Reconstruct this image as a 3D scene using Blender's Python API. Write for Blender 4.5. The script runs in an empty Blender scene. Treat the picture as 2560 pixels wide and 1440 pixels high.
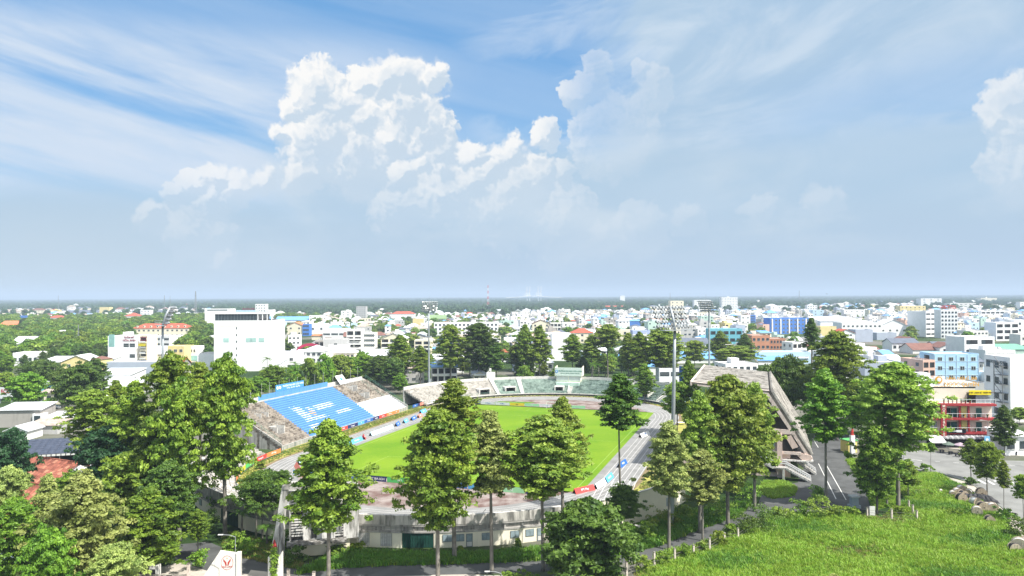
import bpy, math, random
import numpy as np
from mathutils import Matrix, Vector
random.seed(7)
D = bpy.data
SC = bpy.context.scene
COL = SC.collection
PI = math.pi
# ------------------------------------------------------------------ camera
CAM_H, FPX, YH = 40.5, 1862.0, 741.0
ROLL = math.atan(12.5 / 2560)
cd = D.cameras.new('camera'); cam = D.objects.new('camera', cd); COL.objects.link(cam)
cd.sensor_width = 36.0; cd.lens = 36.0 * FPX / 2560; cd.clip_start = 0.5; cd.clip_end = 60000
pitch = math.atan((YH - 720) / FPX)
cam.matrix_world = Matrix.Translation((0, 0, CAM_H)) @ Matrix.Rotation(PI/2 + pitch, 4, 'X') @ Matrix.Rotation(-ROLL, 4, 'Z')
SC.camera = cam
SC.render.resolution_x, SC.render.resolution_y = 1024, 576
SC.view_settings.view_transform = 'Standard'; SC.view_settings.look = 'None'
SC.view_settings.gamma = 1; SC.view_settings.use_curve_mapping = False
EXPO = 0.74
HAZE_D = 1.55e-4
SC.view_settings.exposure = EXPO
SC.cycles.use_denoising = True
SC.cycles.max_bounces = 6; SC.cycles.diffuse_bounces = 4; SC.cycles.glossy_bounces = 2
SC.cycles.transmission_bounces = 3; SC.cycles.volume_bounces = 0; SC.cycles.transparent_max_bounces = 6
SC.cycles.caustics_reflective = False; SC.cycles.caustics_refractive = False
# ------------------------------------------------------------------ sun
SUN_EL, SUN_AZ = math.radians(54), math.radians(124)       # azimuth clockwise from +Y (view direction)
sd = D.lights.new('sun', 'SUN'); so = D.objects.new('sun', sd); COL.objects.link(so)
sd.energy = 4.7; sd.angle = math.radians(0.6); sd.color = (1.0, 0.955, 0.88)
sv = Vector((math.cos(SUN_EL)*math.sin(SUN_AZ), math.cos(SUN_EL)*math.cos(SUN_AZ), math.sin(SUN_EL)))
so.rotation_euler = sv.to_track_quat('Z', 'Y').to_euler()
so.location = (0, 0, 300)
# ------------------------------------------------------------------ world: sky and clouds
W = D.worlds.new('World'); SC.world = W; W.use_nodes = True
nt = W.node_tree; nt.nodes.clear()
def node(t, **k):
    n = nt.nodes.new(t)
    for a, b in k.items(): setattr(n, a, b)
    return n
def plug(sock, v):
    if hasattr(v, 'is_output'): nt.links.new(v, sock)
    elif v is not None: sock.default_value = v
def mth(op, a, b=None, c=None, clamp=False):
    n = node('ShaderNodeMath', operation=op, use_clamp=clamp)
    for i, v in enumerate((a, b, c)): 
        if v is not None: plug(n.inputs[i], v)
    return n.outputs[0]
def vm(op, a, b=None, out=0):
    n = node('ShaderNodeVectorMath', operation=op)
    plug(n.inputs[0], a)
    if b is not None:
        plug(n.inputs[3] if op == 'SCALE' else n.inputs[1], b)
    return n.outputs[out]
def comb(x, y, z=0.0):
    n = node('ShaderNodeCombineXYZ'); plug(n.inputs[0], x); plug(n.inputs[1], y); plug(n.inputs[2], z); return n.outputs[0]
def smooth(v, lo, hi, a=0.0, b=1.0):
    n = node('ShaderNodeMapRange', interpolation_type='SMOOTHSTEP')
    for i, x in enumerate((v, lo, hi, a, b)): plug(n.inputs[i], x)
    return n.outputs[0]
def lin(v, lo, hi, a=0.0, b=1.0):
    n = node('ShaderNodeMapRange')
    for i, x in enumerate((v, lo, hi, a, b)): plug(n.inputs[i], x)
    return n.outputs[0]
def mix(f, a, b):
    n = node('ShaderNodeMix', data_type='RGBA'); plug(n.inputs[0], f)
    for i, v in ((6, a), (7, b)):
        if not hasattr(v, 'is_output'): v = (*v, 1.0)
        plug(n.inputs[i], v)
    return n.outputs[2]
def noise(vec, scale, detail=6.0, rough=0.5, dist=0.0, out=0):
    n = node('ShaderNodeTexNoise'); plug(n.inputs['Vector'], vec); plug(n.inputs['Scale'], scale)
    plug(n.inputs['Detail'], detail); plug(n.inputs['Roughness'], rough); plug(n.inputs['Distortion'], dist)
    return n.outputs[out]
SKY_STR = 0.10
def dsp(r, g, b):                                           # sRGB colour of a cloud as seen -> radiance before exposure
    f = lambda c: (c/12.92 if c <= 0.04045 else ((c+0.055)/1.055)**2.4) / SKY_STR / 2**EXPO
    return (f(r/255), f(g/255), f(b/255))
tc = node('ShaderNodeTexCoord')
dvec = tc.outputs['Generated']
sx = node('ShaderNodeSeparateXYZ'); plug(sx.inputs[0], dvec)
AZ = mth('ARCTAN2', sx.outputs[0], sx.outputs[1])
EL = mth('ARCSINE', sx.outputs[2])
P0 = comb(AZ, EL)
sky = node('ShaderNodeTexSky', sky_type='NISHITA'); sky.sun_disc = False
sky.sun_elevation = SUN_EL; sky.sun_rotation = SUN_AZ
sky.altitude = 40; sky.air_density = 1.0; sky.dust_density = 0.7; sky.ozone_density = 3.0
def azel(x, y):
    a = math.atan((x-1280)/FPX); return a, math.atan((YH-y)/FPX*math.cos(a))
blue = mix(0.62, sky.outputs[0], dsp(100, 172, 232))
blue = mix(smooth(EL, 0.0, 0.30, 0.75, 0.0), blue, dsp(150, 200, 232))
# cirrus streaks, sweeping down to the right on the left side and up to the right elsewhere
def rot(ang, sc_a, sc_b, off=0.0):
    c, s = math.cos(ang), math.sin(ang)
    a = mth('ADD', mth('MULTIPLY', AZ, c*sc_a), mth('MULTIPLY', EL, s*sc_a))
    b = mth('ADD', mth('MULTIPLY', AZ, -s*sc_b), mth('MULTIPLY', EL, c*sc_b))
    return comb(a, b, off)
n1 = noise(rot(-0.17, 1.7, 12.0, 2.0), 1.0, 6, 0.54, 0.45)
n2 = noise(rot(-0.24, 9.0, 40.0, 3.0), 1.0, 6, 0.62, 0.5)
n3 = noise(rot(0.14, 3.0, 15.0, 7.0), 1.0, 7, 0.6, 0.8)
bigleft = mth('MULTIPLY', smooth(AZ, -0.30, -0.02, 1.0, 0.0), mth('MULTIPLY', smooth(EL, 0.08, 0.16), smooth(EL, 0.29, 0.345, 1.0, 0.0)))
c1 = mth('ADD', smooth(n1, 0.32, 0.60), mth('MULTIPLY', smooth(n2, 0.42, 0.7), 0.14))
c1 = mth('MULTIPLY', c1, mth('ADD', mth('MULTIPLY', bigleft, 0.75), 0.22), clamp=True)
c3 = mth('MULTIPLY', smooth(n3, 0.44, 0.68), mth('MULTIPLY', smooth(AZ, -0.12, 0.0), 0.55))
cir = mth('MAXIMUM', c1, c3)
col = mix(cir, blue, dsp(212, 226, 243))
# pale veil over the right half
nv = noise(rot(0.35, 3.0, 6.0, 11.0), 1.0, 8, 0.6, 0.6)
edge = mth('ADD', mth('ADD', AZ, mth('MULTIPLY', mth('SUBTRACT', nv, 0.5), 0.30)), mth('MULTIPLY', EL, -0.10))
veil = mth('MULTIPLY', smooth(edge, 0.03, 0.15), smooth(nv, 0.22, 0.5, 0.72, 0.96))
hole = smooth(vm('LENGTH', vm('MULTIPLY', vm('SUBTRACT', P0, (*azel(2420, 300), 0.0)), (3.6, 11.0, 0.0)), out=1), 0.35, 1.2, 0.62, 0.0)
nvb = noise(rot(0.2, 4.0, 11.0, 15.0), 1.0, 7, 0.6, 0.7)
veil = mth('MULTIPLY', veil, mth('SUBTRACT', 1.0, hole))
veilcol = mix(smooth(nvb, 0.38, 0.66), dsp(176, 203, 228), dsp(205, 222, 238))
col = mix(veil, col, veilcol)
# cumulus
BL = [(790,222,66),(738,262,36),(845,262,74),(905,300,62),(965,338,50),(905,196,34),(962,196,56),(1015,190,58),(1082,184,38),(1030,262,84),(1075,320,70),
      (1100,375,54),(704,318,26),(800,345,96),(890,400,90),(478,458,36),(535,436,34),(592,462,50),(652,436,32),(430,490,28),(520,500,46),(380,552,34),(470,580,66),
      (540,566,48),(1002,430,40),(1060,404,30),(1110,415,34),(1182,385,40),(1272,385,52),(1180,450,56),(1300,450,60),(1412,428,34),(1294,466,26),(1502,158,38),(1482,215,46),
      (1430,235,32),(1605,165,24),(1640,215,54),(1370,330,36),(1540,330,110),(1500,595,50),(1600,575,70),(1420,515,70),(1720,556,40),(2545,250,48),(2575,300,74),(2500,292,22),(2580,410,80),(1100,480,100),(1250,520,110),(1000,520,80),(1400,570,95),(760,430,50),(1340,440,60),(1230,430,50),(560,640,30),(1900,520,40),(2060,500,44)]
wob = vm('SUBTRACT', noise(P0, 15.0, 6, 0.62, out=1), (0.5, 0.5, 0.5))
wob2 = vm('SUBTRACT', noise(P0, 80.0, 5, 0.65, out=1), (0.5, 0.5, 0.5))
PW = vm('ADD', P0, vm('ADD', vm('SCALE', wob, 0.052), vm('SCALE', wob2, 0.018)))
PW = vm('MULTIPLY', PW, (1.0, 1.0, 0.0))
def vor(vec, scale):
    n = node('ShaderNodeTexVoronoi', feature='SMOOTH_F1'); plug(n.inputs['Vector'], vec); plug(n.inputs['Scale'], scale)
    n.inputs['Smoothness'].default_value = 0.35; return n.outputs['Distance']
def field(p):
    cur = None
    for x, y, r in BL:
        c = azel(x, y)
        d = mth('MULTIPLY_ADD', vm('DISTANCE', p, (c[0], c[1], 0.0), out=1), -1.0/(1.08*r/FPX), 1.0)
        cur = d if cur is None else mth('SMOOTH_MAX', cur, d, 0.32)
    bil = mth('ADD', mth('MULTIPLY', vor(p, 44.0), -0.24), mth('MULTIPLY', vor(p, 120.0), -0.22))
    return mth('ADD', cur, mth('ADD', bil, 0.27)), cur
F0, raw = field(PW)
F1, _r = field(vm('ADD', PW, (-0.0045, 0.0065, 0.0)))
cum = smooth(F0, -0.03, smooth(noise(P0, 9.0, 2, 0.5), 0.35, 0.65, 0.09, 0.36))
fade = smooth(EL, 0.06, 0.23, 0.30, 1.0)                    # far cumulus sink into the haze
soft = smooth(AZ, 0.03, 0.12, 1.0, 0.34)
softr = mth('MAXIMUM', smooth(AZ, 0.50, 0.58, 0.0, 0.5), smooth(EL, 0.17, 0.11, 0.0, 0.40))
cum = mth('MULTIPLY', cum, mth('MULTIPLY', fade, mth('ADD', soft, softr, clamp=True)))
lit = smooth(mth('SUBTRACT', F0, F1), -0.22, 0.26)
deep = mth('MAXIMUM', smooth(F0, 0.34, 0.9, 0.0, 0.8), smooth(EL, 0.22, 0.13, 0.0, 0.70))
lit = mth('SUBTRACT', lit, mth('MULTIPLY', deep, smooth(noise(P0, 11.0, 4, 0.55), 0.28, 0.72, 0.15, 1.0)), clamp=True)
lit = mth('MULTIPLY', lit, smooth(AZ, -0.04, 0.10, 1.0, 0.55))
lit = mth('ADD', lit, smooth(mth('SUBTRACT', F0, F1), -0.2, 0.3, -0.08, 0.16), clamp=True)
ccol = mix(lit, dsp(203, 219, 234), dsp(253, 252, 250))
# grey-blue base under the cumulus, down to the horizon
nb = noise(rot(0.05, 5.0, 12.0, 20.0), 1.0, 6, 0.55, 0.4)
lowm = mth('ADD', EL, mth('MULTIPLY', mth('SUBTRACT', nb, 0.5), 0.10))
shelf = mth('MULTIPLY', mth('MULTIPLY', smooth(AZ, -0.37, -0.26), smooth(AZ, 0.10, 0.30, 1.0, 0.8)), smooth(lowm, 0.165, 0.225, 1.0, 0.0))
low = smooth(lowm, 0.085, 0.15, 0.96, 0.0)
base = mth('MAXIMUM', mth('MULTIPLY', shelf, 0.88), low)
bcol = mix(smooth(lowm, 0.01, 0.13), mix(smooth(AZ, -0.6, 0.1), dsp(196, 213, 226), dsp(181, 203, 225)), mix(smooth(nb, 0.4, 0.64), dsp(182, 207, 228), dsp(204, 220, 233)))
col = mix(base, col, bcol)
col = mix(cum, col, ccol)
col = mix(smooth(EL, -0.02, 0.0, 1.0, 0.0), col, dsp(150, 165, 160))
# out-of-view sky brightened to add fill: round the sun behind the camera, then overhead
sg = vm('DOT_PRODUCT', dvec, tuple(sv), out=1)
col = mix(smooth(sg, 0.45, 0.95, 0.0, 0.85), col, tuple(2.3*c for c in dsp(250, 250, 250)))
col = mix(mth('MULTIPLY', smooth(EL, 0.42, 0.9, 0.0, 0.8), smooth(noise(dvec, 2.2, 6, 0.6), 0.36, 0.56)), col, tuple(1.15*c for c in dsp(250, 251, 253)))  # unseen white cloud overhead, added for more fill light
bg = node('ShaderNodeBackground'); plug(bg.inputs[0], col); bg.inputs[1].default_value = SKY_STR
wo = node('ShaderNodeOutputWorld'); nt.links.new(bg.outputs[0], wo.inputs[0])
W.cycles.sampling_method = 'MANUAL'; W.cycles.sample_map_resolution = 512
# ------------------------------------------------------------------ measured ground coordinates
TR = math.tan(ROLL)
def G(px, py, z=0.0):
    "ground (or height z) point seen at photograph pixel px,py"
    dx = px - 1280; d = FPX * (CAM_H - z) / (py - (YH - dx * TR)); return (dx / FPX * d, d)
def GD(px, dist): return ((px - 1280) / FPX * dist, dist)
def ZT(px, py, dist): return CAM_H - (py - (YH - (px - 1280) * TR)) * dist / FPX
STH = math.radians(18.5); SO = Vector((-1.3, 217.2))
def S(u, v, z=0.0):
    "stadium frame (u along the pitch away from the camera, v to the right) -> world"
    return Vector((SO.x + u*math.sin(STH) + v*math.cos(STH), SO.y + u*math.cos(STH) - v*math.sin(STH), z))
def ring(side, R, ang, z=0.0):
    "point on the curve at side +1 (far) / -1 (near); ang 0 = outward end, +90 = toward +v"
    a = math.radians(ang); return S(side*(42.2 + R*math.cos(a)), R*math.sin(a), z)
# ------------------------------------------------------------------ materials
MATS = {}
def new_mat(name):
    m = D.materials.new(name); m.use_nodes = True; t = m.node_tree
    return m, t, t.nodes['Principled BSDF']
def srgb(r, g, b):
    f = lambda c: (c/12.92 if c <= 0.04045 else ((c+0.055)/1.055)**2.4)
    return (f(r/255), f(g/255), f(b/255))
def mat(name, c, rough=0.75, var=0.12, scale=0.6, dirt=0.0, dirtc=(0.06, 0.055, 0.045), streak=False, bump=0.0, metal=0.0, spec=0.3, c2=None, dscale=None, obj=False):
    "noise-varied surface with optional weather stains"
    if name in MATS: return MATS[name]
    m, t, p = new_mat(name); N = t.nodes; L = t.links
    p.inputs['Roughness'].default_value = rough; p.inputs['Metallic'].default_value = metal
    p.inputs['Specular IOR Level'].default_value = spec
    tcn = N.new('ShaderNodeTexCoord') if obj else N.new('ShaderNodeNewGeometry')
    pos = tcn.outputs['Object'] if obj else tcn.outputs['Position']
    no = N.new('ShaderNodeTexNoise'); L.new(pos, no.inputs['Vector']); no.inputs['Scale'].default_value = scale; no.inputs['Detail'].default_value = 5
    mx = N.new('ShaderNodeMix'); mx.data_type = 'RGBA'
    mr = N.new('ShaderNodeMapRange'); L.new(no.outputs[0], mr.inputs[0]); mr.inputs[1].default_value = 0.3; mr.inputs[2].default_value = 0.7
    L.new(mr.outputs[0], mx.inputs[0])
    a = c if c2 is None else c2
    mx.inputs[6].default_value = (*[min(1, x*(1-var)) for x in a], 1); mx.inputs[7].default_value = (*[min(1, x*(1+var)) for x in c], 1)
    out = mx.outputs[2]
    if dirt > 0:
        mp = N.new('ShaderNodeMapping'); L.new(pos, mp.inputs[0]); mp.inputs['Scale'].default_value = (1.6, 1.6, 0.22) if streak else (1, 1, 1)
        nd = N.new('ShaderNodeTexNoise'); L.new(mp.outputs[0], nd.inputs['Vector']); nd.inputs['Scale'].default_value = dscale or scale*1.3; nd.inputs['Detail'].default_value = 8; nd.inputs['Roughness'].default_value = 0.68
        m2 = N.new('ShaderNodeMapRange'); L.new(nd.outputs[0], m2.inputs[0]); m2.inputs[1].default_value = 0.62-dirt*0.25; m2.inputs[2].default_value = 0.72-dirt*0.12; m2.inputs[4].default_value = min(1, dirt*1.4)
        md = N.new('ShaderNodeMix'); md.data_type = 'RGBA'; L.new(m2.outputs[0], md.inputs[0]); L.new(out, md.inputs[6]); md.inputs[7].default_value = (*dirtc, 1)
        out = md.outputs[2]
    L.new(out, p.inputs['Base Color'])
    if bump:
        b = N.new('ShaderNodeBump'); b.inputs['Strength'].default_value = bump; b.inputs['Distance'].default_value = 0.05
        nb_ = N.new('ShaderNodeTexNoise'); L.new(pos, nb_.inputs['Vector']); nb_.inputs['Scale'].default_value = scale*9; nb_.inputs['Detail'].default_value = 4
        L.new(nb_.outputs[0], b.inputs['Height']); L.new(b.outputs[0], p.inputs['Normal'])
    MATS[name] = m; return m
def leafmat(name, c, c2, sub=0.32, rough=0.5):
    "leaves: the green varies from clump to clump and from tree to tree"
    if name in MATS: return MATS[name]
    m, t, p = new_mat(name); N = t.nodes; L = t.links
    at = N.new('ShaderNodeAttribute'); at.attribute_name = 'tone'
    oi = N.new('ShaderNodeObjectInfo')
    mx = N.new('ShaderNodeMix'); mx.data_type = 'RGBA'; mx.inputs[6].default_value = (*c, 1); mx.inputs[7].default_value = (*c2, 1)
    L.new(at.outputs['Fac'], mx.inputs[0])
    hs = N.new('ShaderNodeHueSaturation'); L.new(mx.outputs[2], hs.inputs['Color'])
    h = N.new('ShaderNodeMapRange'); L.new(oi.outputs['Random'], h.inputs[0]); h.inputs[3].default_value = 0.488; h.inputs[4].default_value = 0.512; L.new(h.outputs[0], hs.inputs['Hue'])
    v = N.new('ShaderNodeMapRange'); L.new(oi.outputs['Random'], v.inputs[0]); v.inputs[3].default_value = 0.82; v.inputs[4].default_value = 1.2; L.new(v.outputs[0], hs.inputs['Value'])
    L.new(hs.outputs[0], p.inputs['Base Color']); p.inputs['Roughness'].default_value = rough; p.inputs['Specular IOR Level'].default_value = 0.35
    tr = N.new('ShaderNodeBsdfTranslucent'); L.new(hs.outputs[0], tr.inputs['Color'])
    ms = N.new('ShaderNodeMixShader'); ms.inputs[0].default_value = sub
    L.new(p.outputs[0], ms.inputs[1]); L.new(tr.outputs[0], ms.inputs[2]); L.new(ms.outputs[0], N['Material Output'].inputs[0])
    MATS[name] = m; return m
# ------------------------------------------------------------------ mesh building
class MB:
    def __init__(s): s.v = []; s.f = []; s.m = []; s.mats = []
    def mi(s, m):
        if m not in s.mats: s.mats.append(m)
        return s.mats.index(m)
    def face(s, pts, m):
        b = len(s.v); s.v.extend(tuple(p) for p in pts); s.f.append(tuple(range(b, b+len(pts)))); s.m.append(s.mi(m))
    def box(s, c, sz, m, rz=0.0, M=None):
        "box with centre c and full sizes sz"
        x, y, z = sz[0]/2, sz[1]/2, sz[2]/2; b = len(s.v); cr, sr = math.cos(rz), math.sin(rz)
        for a, bb, cc in ((-x,-y,-z),(x,-y,-z),(x,y,-z),(-x,y,-z),(-x,-y,z),(x,-y,z),(x,y,z),(-x,y,z)):
            p = (c[0]+a*cr-bb*sr, c[1]+a*sr+bb*cr, c[2]+cc)
            s.v.append(tuple(M @ Vector(p)) if M else p)
        k = s.mi(m)
        for q in ((0,3,2,1),(4,5,6,7),(0,1,5,4),(1,2,6,5),(2,3,7,6),(3,0,4,7)): s.f.append(tuple(b+i for i in q)); s.m.append(k)
    def bar(s, p0, p1, w, h, m):
        "square bar from p0 to p1"
        p0, p1 = Vector(p0), Vector(p1); d = p1-p0; L_ = d.length
        if L_ < 1e-6: return
        up = Vector((0,0,1)) if abs(d.z) < 0.95*L_ else Vector((1,0,0))
        sx_ = d.cross(up).normalized()*w/2; sz_ = sx_.cross(d).normalized()*h/2; b = len(s.v)
        for q in (p0, p1):
            for a, c in ((-1,-1),(1,-1),(1,1),(-1,1)): s.v.append(tuple(q+sx_*a+sz_*c))
        k = s.mi(m)
        for q in ((0,1,2,3),(7,6,5,4),(0,4,5,1),(1,5,6,2),(2,6,7,3),(3,7,4,0)): s.f.append(tuple(b+i for i in q)); s.m.append(k)
    def tube(s, pts, rad, m, n=8, caps=True):
        pts = [Vector(p) for p in pts]; rad = rad if isinstance(rad, (list, tuple)) else [rad]*len(pts)
        b = len(s.v); k = s.mi(m)
        for i, p in enumerate(pts):
            d = (pts[min(i+1, len(pts)-1)] - pts[max(i-1, 0)]).normalized()
            up = Vector((0,0,1)) if abs(d.z) < 0.9 else Vector((1,0,0))
            a = d.cross(up).normalized(); c = a.cross(d)
            for j in range(n):
                t = 2*PI*j/n; s.v.append(tuple(p + (a*math.cos(t)+c*math.sin(t))*rad[i]))
        for i in range(len(pts)-1):
            for j in range(n):
                s.f.append((b+i*n+j, b+i*n+(j+1)%n, b+(i+1)*n+(j+1)%n, b+(i+1)*n+j)); s.m.append(k)
        if caps:
            s.f.append(tuple(b+j for j in range(n))[::-1]); s.m.append(k)
            s.f.append(tuple(b+(len(pts)-1)*n+j for j in range(n))); s.m.append(k)
    def sweep(s, rings, m, close=False, caps=True):
        "rings: list of equal-length point lists; closed profile"
        b = len(s.v); n = len(rings[0]); k = s.mi(m)
        for r in rings: s.v.extend(tuple(p) for p in r)
        for i in range(len(rings)-1):
            for j in range(n if True else n-1):
                s.f.append((b+i*n+j, b+i*n+(j+1)%n, b+(i+1)*n+(j+1)%n, b+(i+1)*n+j)); s.m.append(k)
        if caps:
            s.f.append(tuple(b+j for j in range(n))[::-1]); s.m.append(k)
            s.f.append(tuple(b+(len(rings)-1)*n+j for j in range(n))); s.m.append(k)
    def mesh(s, name, smooth_=False):
        me = D.meshes.new(name); me.from_pydata(s.v, [], s.f)
        for m in s.mats: me.materials.append(m)
        if len(s.mats) > 1: me.polygons.foreach_set('material_index', s.m)
        if smooth_: me.polygons.foreach_set('use_smooth', [True]*len(s.f))
        me.update(); return me
    def build(s, name, parent=None, loc=None, smooth_=False):
        return obj(name, s.mesh(name, smooth_), parent, loc)
def obj(name, data, parent=None, loc=None, rz=0.0, sc=None):
    o = D.objects.new(name, data); COL.objects.link(o)
    if parent is not None: o.parent = parent
    if loc is not None: o.location = loc
    if rz: o.rotation_euler[2] = rz
    if sc is not None: o.scale = sc
    return o
USED = {}
def tag(o, label, cat, group=None):
    o['label'] = label; o['category'] = cat
    if group: o['group'] = group
    USED.setdefault(label, []).append(o); return o
def thing(name, label, cat, loc=(0,0,0), rz=0.0, group=None):
    o = obj(name, None, None, loc, rz); o.empty_display_size = 0.5; return tag(o, label, cat, group)
def one(mb, name, label, cat, group=None, loc=None, rz=0.0, smooth_=False):
    o = mb.build(name, None, loc, smooth_); 
    if rz: o.rotation_euler[2] = rz
    return tag(o, label, cat, group)
def struct(mb, name, smooth_=False):
    o = mb.build(name, smooth_=smooth_); o['kind'] = 'structure'; return o
def stuff(mb, name, label, cat, parent=None):
    o = mb.build(name, parent); o['kind'] = 'stuff'
    if parent is None: tag(o, label, cat)
    return o
def kids(o): return [c for c in KID.get(o.name, [])]
def copy_thing(proto, parts, loc, rz, label, group=None, sc=None):
    "proto: (empty, [(part, [subparts])])"
    r = proto.copy(); COL.objects.link(r); r.location = loc; r.rotation_euler = (0, 0, rz)
    if sc is not None: r.scale = sc
    r['label'] = label; USED.setdefault(label, []).append(r)
    if group: r['group'] = group
    for p in parts:
        c = p.copy(); COL.objects.link(c); c.parent = r
    return r
TXT = {}
def text(s, size, m, parent, loc, rot, name='lettering', extrude=0.03, align='CENTER', sx=1.0):
    c = D.curves.new(name, 'FONT'); c.body = s; c.size = size; c.extrude = extrude; c.align_x = align; c.align_y = 'CENTER'; c.offset = 0.012*size
    c.materials.append(m); o = obj(name, c, parent); o.location = loc; o.rotation_euler = rot; o.scale = (sx, 1, 1); return o
def ordinal(n): return ['first','second','third','fourth','fifth','sixth','seventh','eighth','ninth','tenth','eleventh','twelfth','thirteenth','fourteenth','fifteenth','sixteenth','seventeenth','eighteenth','nineteenth','twentieth'][n] if n < 20 else None
# ------------------------------------------------------------------ point scatter (geometry nodes) for what nobody could count
def coll(name, obs):
    c = D.collections.new(name)
    for o in obs: c.objects.link(o)
    return c
def scatter(name, pts, scl, collection, label, cat, parent=None, tilt=0.12):
    me = D.meshes.new(name); n = len(pts); me.vertices.add(n); me.vertices.foreach_set('co', np.asarray(pts, 'f').ravel())
    a = me.attributes.new('psize', 'FLOAT', 'POINT'); a.data.foreach_set('value', np.asarray(scl, 'f'))
    o = obj(name, me, parent); o['kind'] = 'stuff'
    if label and parent is None: tag(o, label, cat)
    ng = D.node_groups.new(name, 'GeometryNodeTree')
    ng.interface.new_socket('Geometry', in_out='INPUT', socket_type='NodeSocketGeometry'); ng.interface.new_socket('Geometry', in_out='OUTPUT', socket_type='NodeSocketGeometry')
    gi = ng.nodes.new('NodeGroupInput'); go = ng.nodes.new('NodeGroupOutput')
    ip = ng.nodes.new('GeometryNodeInstanceOnPoints'); ci = ng.nodes.new('GeometryNodeCollectionInfo')
    ci.inputs['Collection'].default_value = collection; ci.inputs['Separate Children'].default_value = True; ci.inputs['Reset Children'].default_value = True
    rv = ng.nodes.new('FunctionNodeRandomValue'); rv.data_type = 'FLOAT_VECTOR'
    rv.inputs[0].default_value = (-tilt, -tilt, 0); rv.inputs[1].default_value = (tilt, tilt, 6.283)
    na = ng.nodes.new('GeometryNodeInputNamedAttribute'); na.data_type = 'FLOAT'; na.inputs['Name'].default_value = 'psize'
    L = ng.links
    L.new(gi.outputs[0], ip.inputs['Points']); L.new(ci.outputs[0], ip.inputs['Instance']); ip.inputs['Pick Instance'].default_value = True
    L.new(rv.outputs[0], ip.inputs['Rotation']); L.new(na.outputs['Attribute'], ip.inputs['Scale'])
    L.new(ip.outputs[0], go.inputs[0])
    md = o.modifiers.new('scatter', 'NODES'); md.node_group = ng; return o
def inpoly(P, poly):
    x, y = P[:, 0], P[:, 1]; c = np.zeros(len(P), bool); j = len(poly)-1
    for i in range(len(poly)):
        xi, yi = poly[i]; xj, yj = poly[j]
        c ^= ((yi > y) != (yj > y)) & (x < (xj-xi)*(y-yi)/((yj-yi) or 1e-9)+xi); j = i
    return c
RNG = np.random.default_rng(5)
def polypts(poly, n):
    a = np.array(poly); lo, hi = a.min(0), a.max(0); P = RNG.uniform(lo, hi, (n*4, 2)); P = P[inpoly(P, poly)]; return P[:n]
# ------------------------------------------------------------------ foliage meshes
def leaves(centres, radii, per, size, tone, outward=0.55, flat=0.75, elong=1.6, rng=None, up=0.35):
    "quads scattered through the clumps; returns vertex array and tone per face"
    rng = rng or RNG
    C_ = np.repeat(centres, per, 0); R_ = np.repeat(radii, per); T_ = np.repeat(tone, per)
    n = len(C_); d = rng.normal(size=(n, 3)); d /= np.linalg.norm(d, axis=1)[:, None]; d[:, 2] = np.where(d[:, 2] < -0.2, -d[:, 2]*0.6, d[:, 2])
    r = R_*rng.uniform(0.35, 1.05, n)**0.8
    P = C_ + d*r[:, None]*np.array([1, 1, flat])
    nrm = d*outward + rng.normal(size=(n, 3))*0.45 + np.array([0, 0, up]); nrm /= np.linalg.norm(nrm, axis=1)[:, None]
    a = np.cross(nrm, rng.normal(size=(n, 3))); a /= np.linalg.norm(a, axis=1)[:, None]; b = np.cross(nrm, a)
    s = size*rng.uniform(0.65, 1.3, n)[:, None]
    a = a*s*elong/2; b = b*s/2
    V = np.stack([P-a, P-b*0.9+a*0.1, P+a, P+b*0.9+a*0.1], 1).reshape(-1, 3)
    return V, np.clip(T_ + rng.uniform(-0.15, 0.15, n), 0, 1)
def quadmesh(name, V, tone, m):
    n = len(V)//4; me = D.meshes.new(name); me.vertices.add(n*4); me.vertices.foreach_set('co', V.astype('f').ravel())
    me.loops.add(n*4); me.loops.foreach_set('vertex_index', np.arange(n*4, dtype='i'))
    me.polygons.add(n); me.polygons.foreach_set('loop_start', np.arange(n, dtype='i')*4)
    try: me.polygons.foreach_set('loop_total', np.full(n, 4, 'i'))
    except Exception: pass
    a = me.attributes.new('tone', 'FLOAT', 'FACE'); a.data.foreach_set('value', tone.astype('f')) if len(tone) == n else None
    me.materials.append(m); me.update(calc_edges=True); return me
# ------------------------------------------------------------------ foliage kinds
LG = {
 'olive':  leafmat('leaf_olive',  (0.134,0.232,0.027), (0.354,0.464,0.067)),
 'mid':    leafmat('leaf_mid',    (0.095,0.185,0.020), (0.305,0.409,0.044)),
 'dark':   leafmat('leaf_dark',   (0.051,0.112,0.020), (0.152,0.250,0.034)),
 'bright': leafmat('leaf_bright', (0.079,0.183,0.017), (0.262,0.415,0.039)),
 'grey':   leafmat('leaf_greyish',(0.201,0.275,0.067), (0.476,0.549,0.159)),
 'blue':   leafmat('leaf_bluish', (0.022,0.076,0.027), (0.055,0.146,0.049)),
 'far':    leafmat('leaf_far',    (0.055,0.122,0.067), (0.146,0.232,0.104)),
}
BARK = mat('bark', (0.20,0.185,0.16), 0.9, 0.30, 1.2, dirt=0.45, dirtc=(0.07,0.065,0.05), streak=True)
BARKD = mat('bark_dark', (0.085,0.07,0.05), 0.9, 0.30, 1.2)
PROTO = {}
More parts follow.
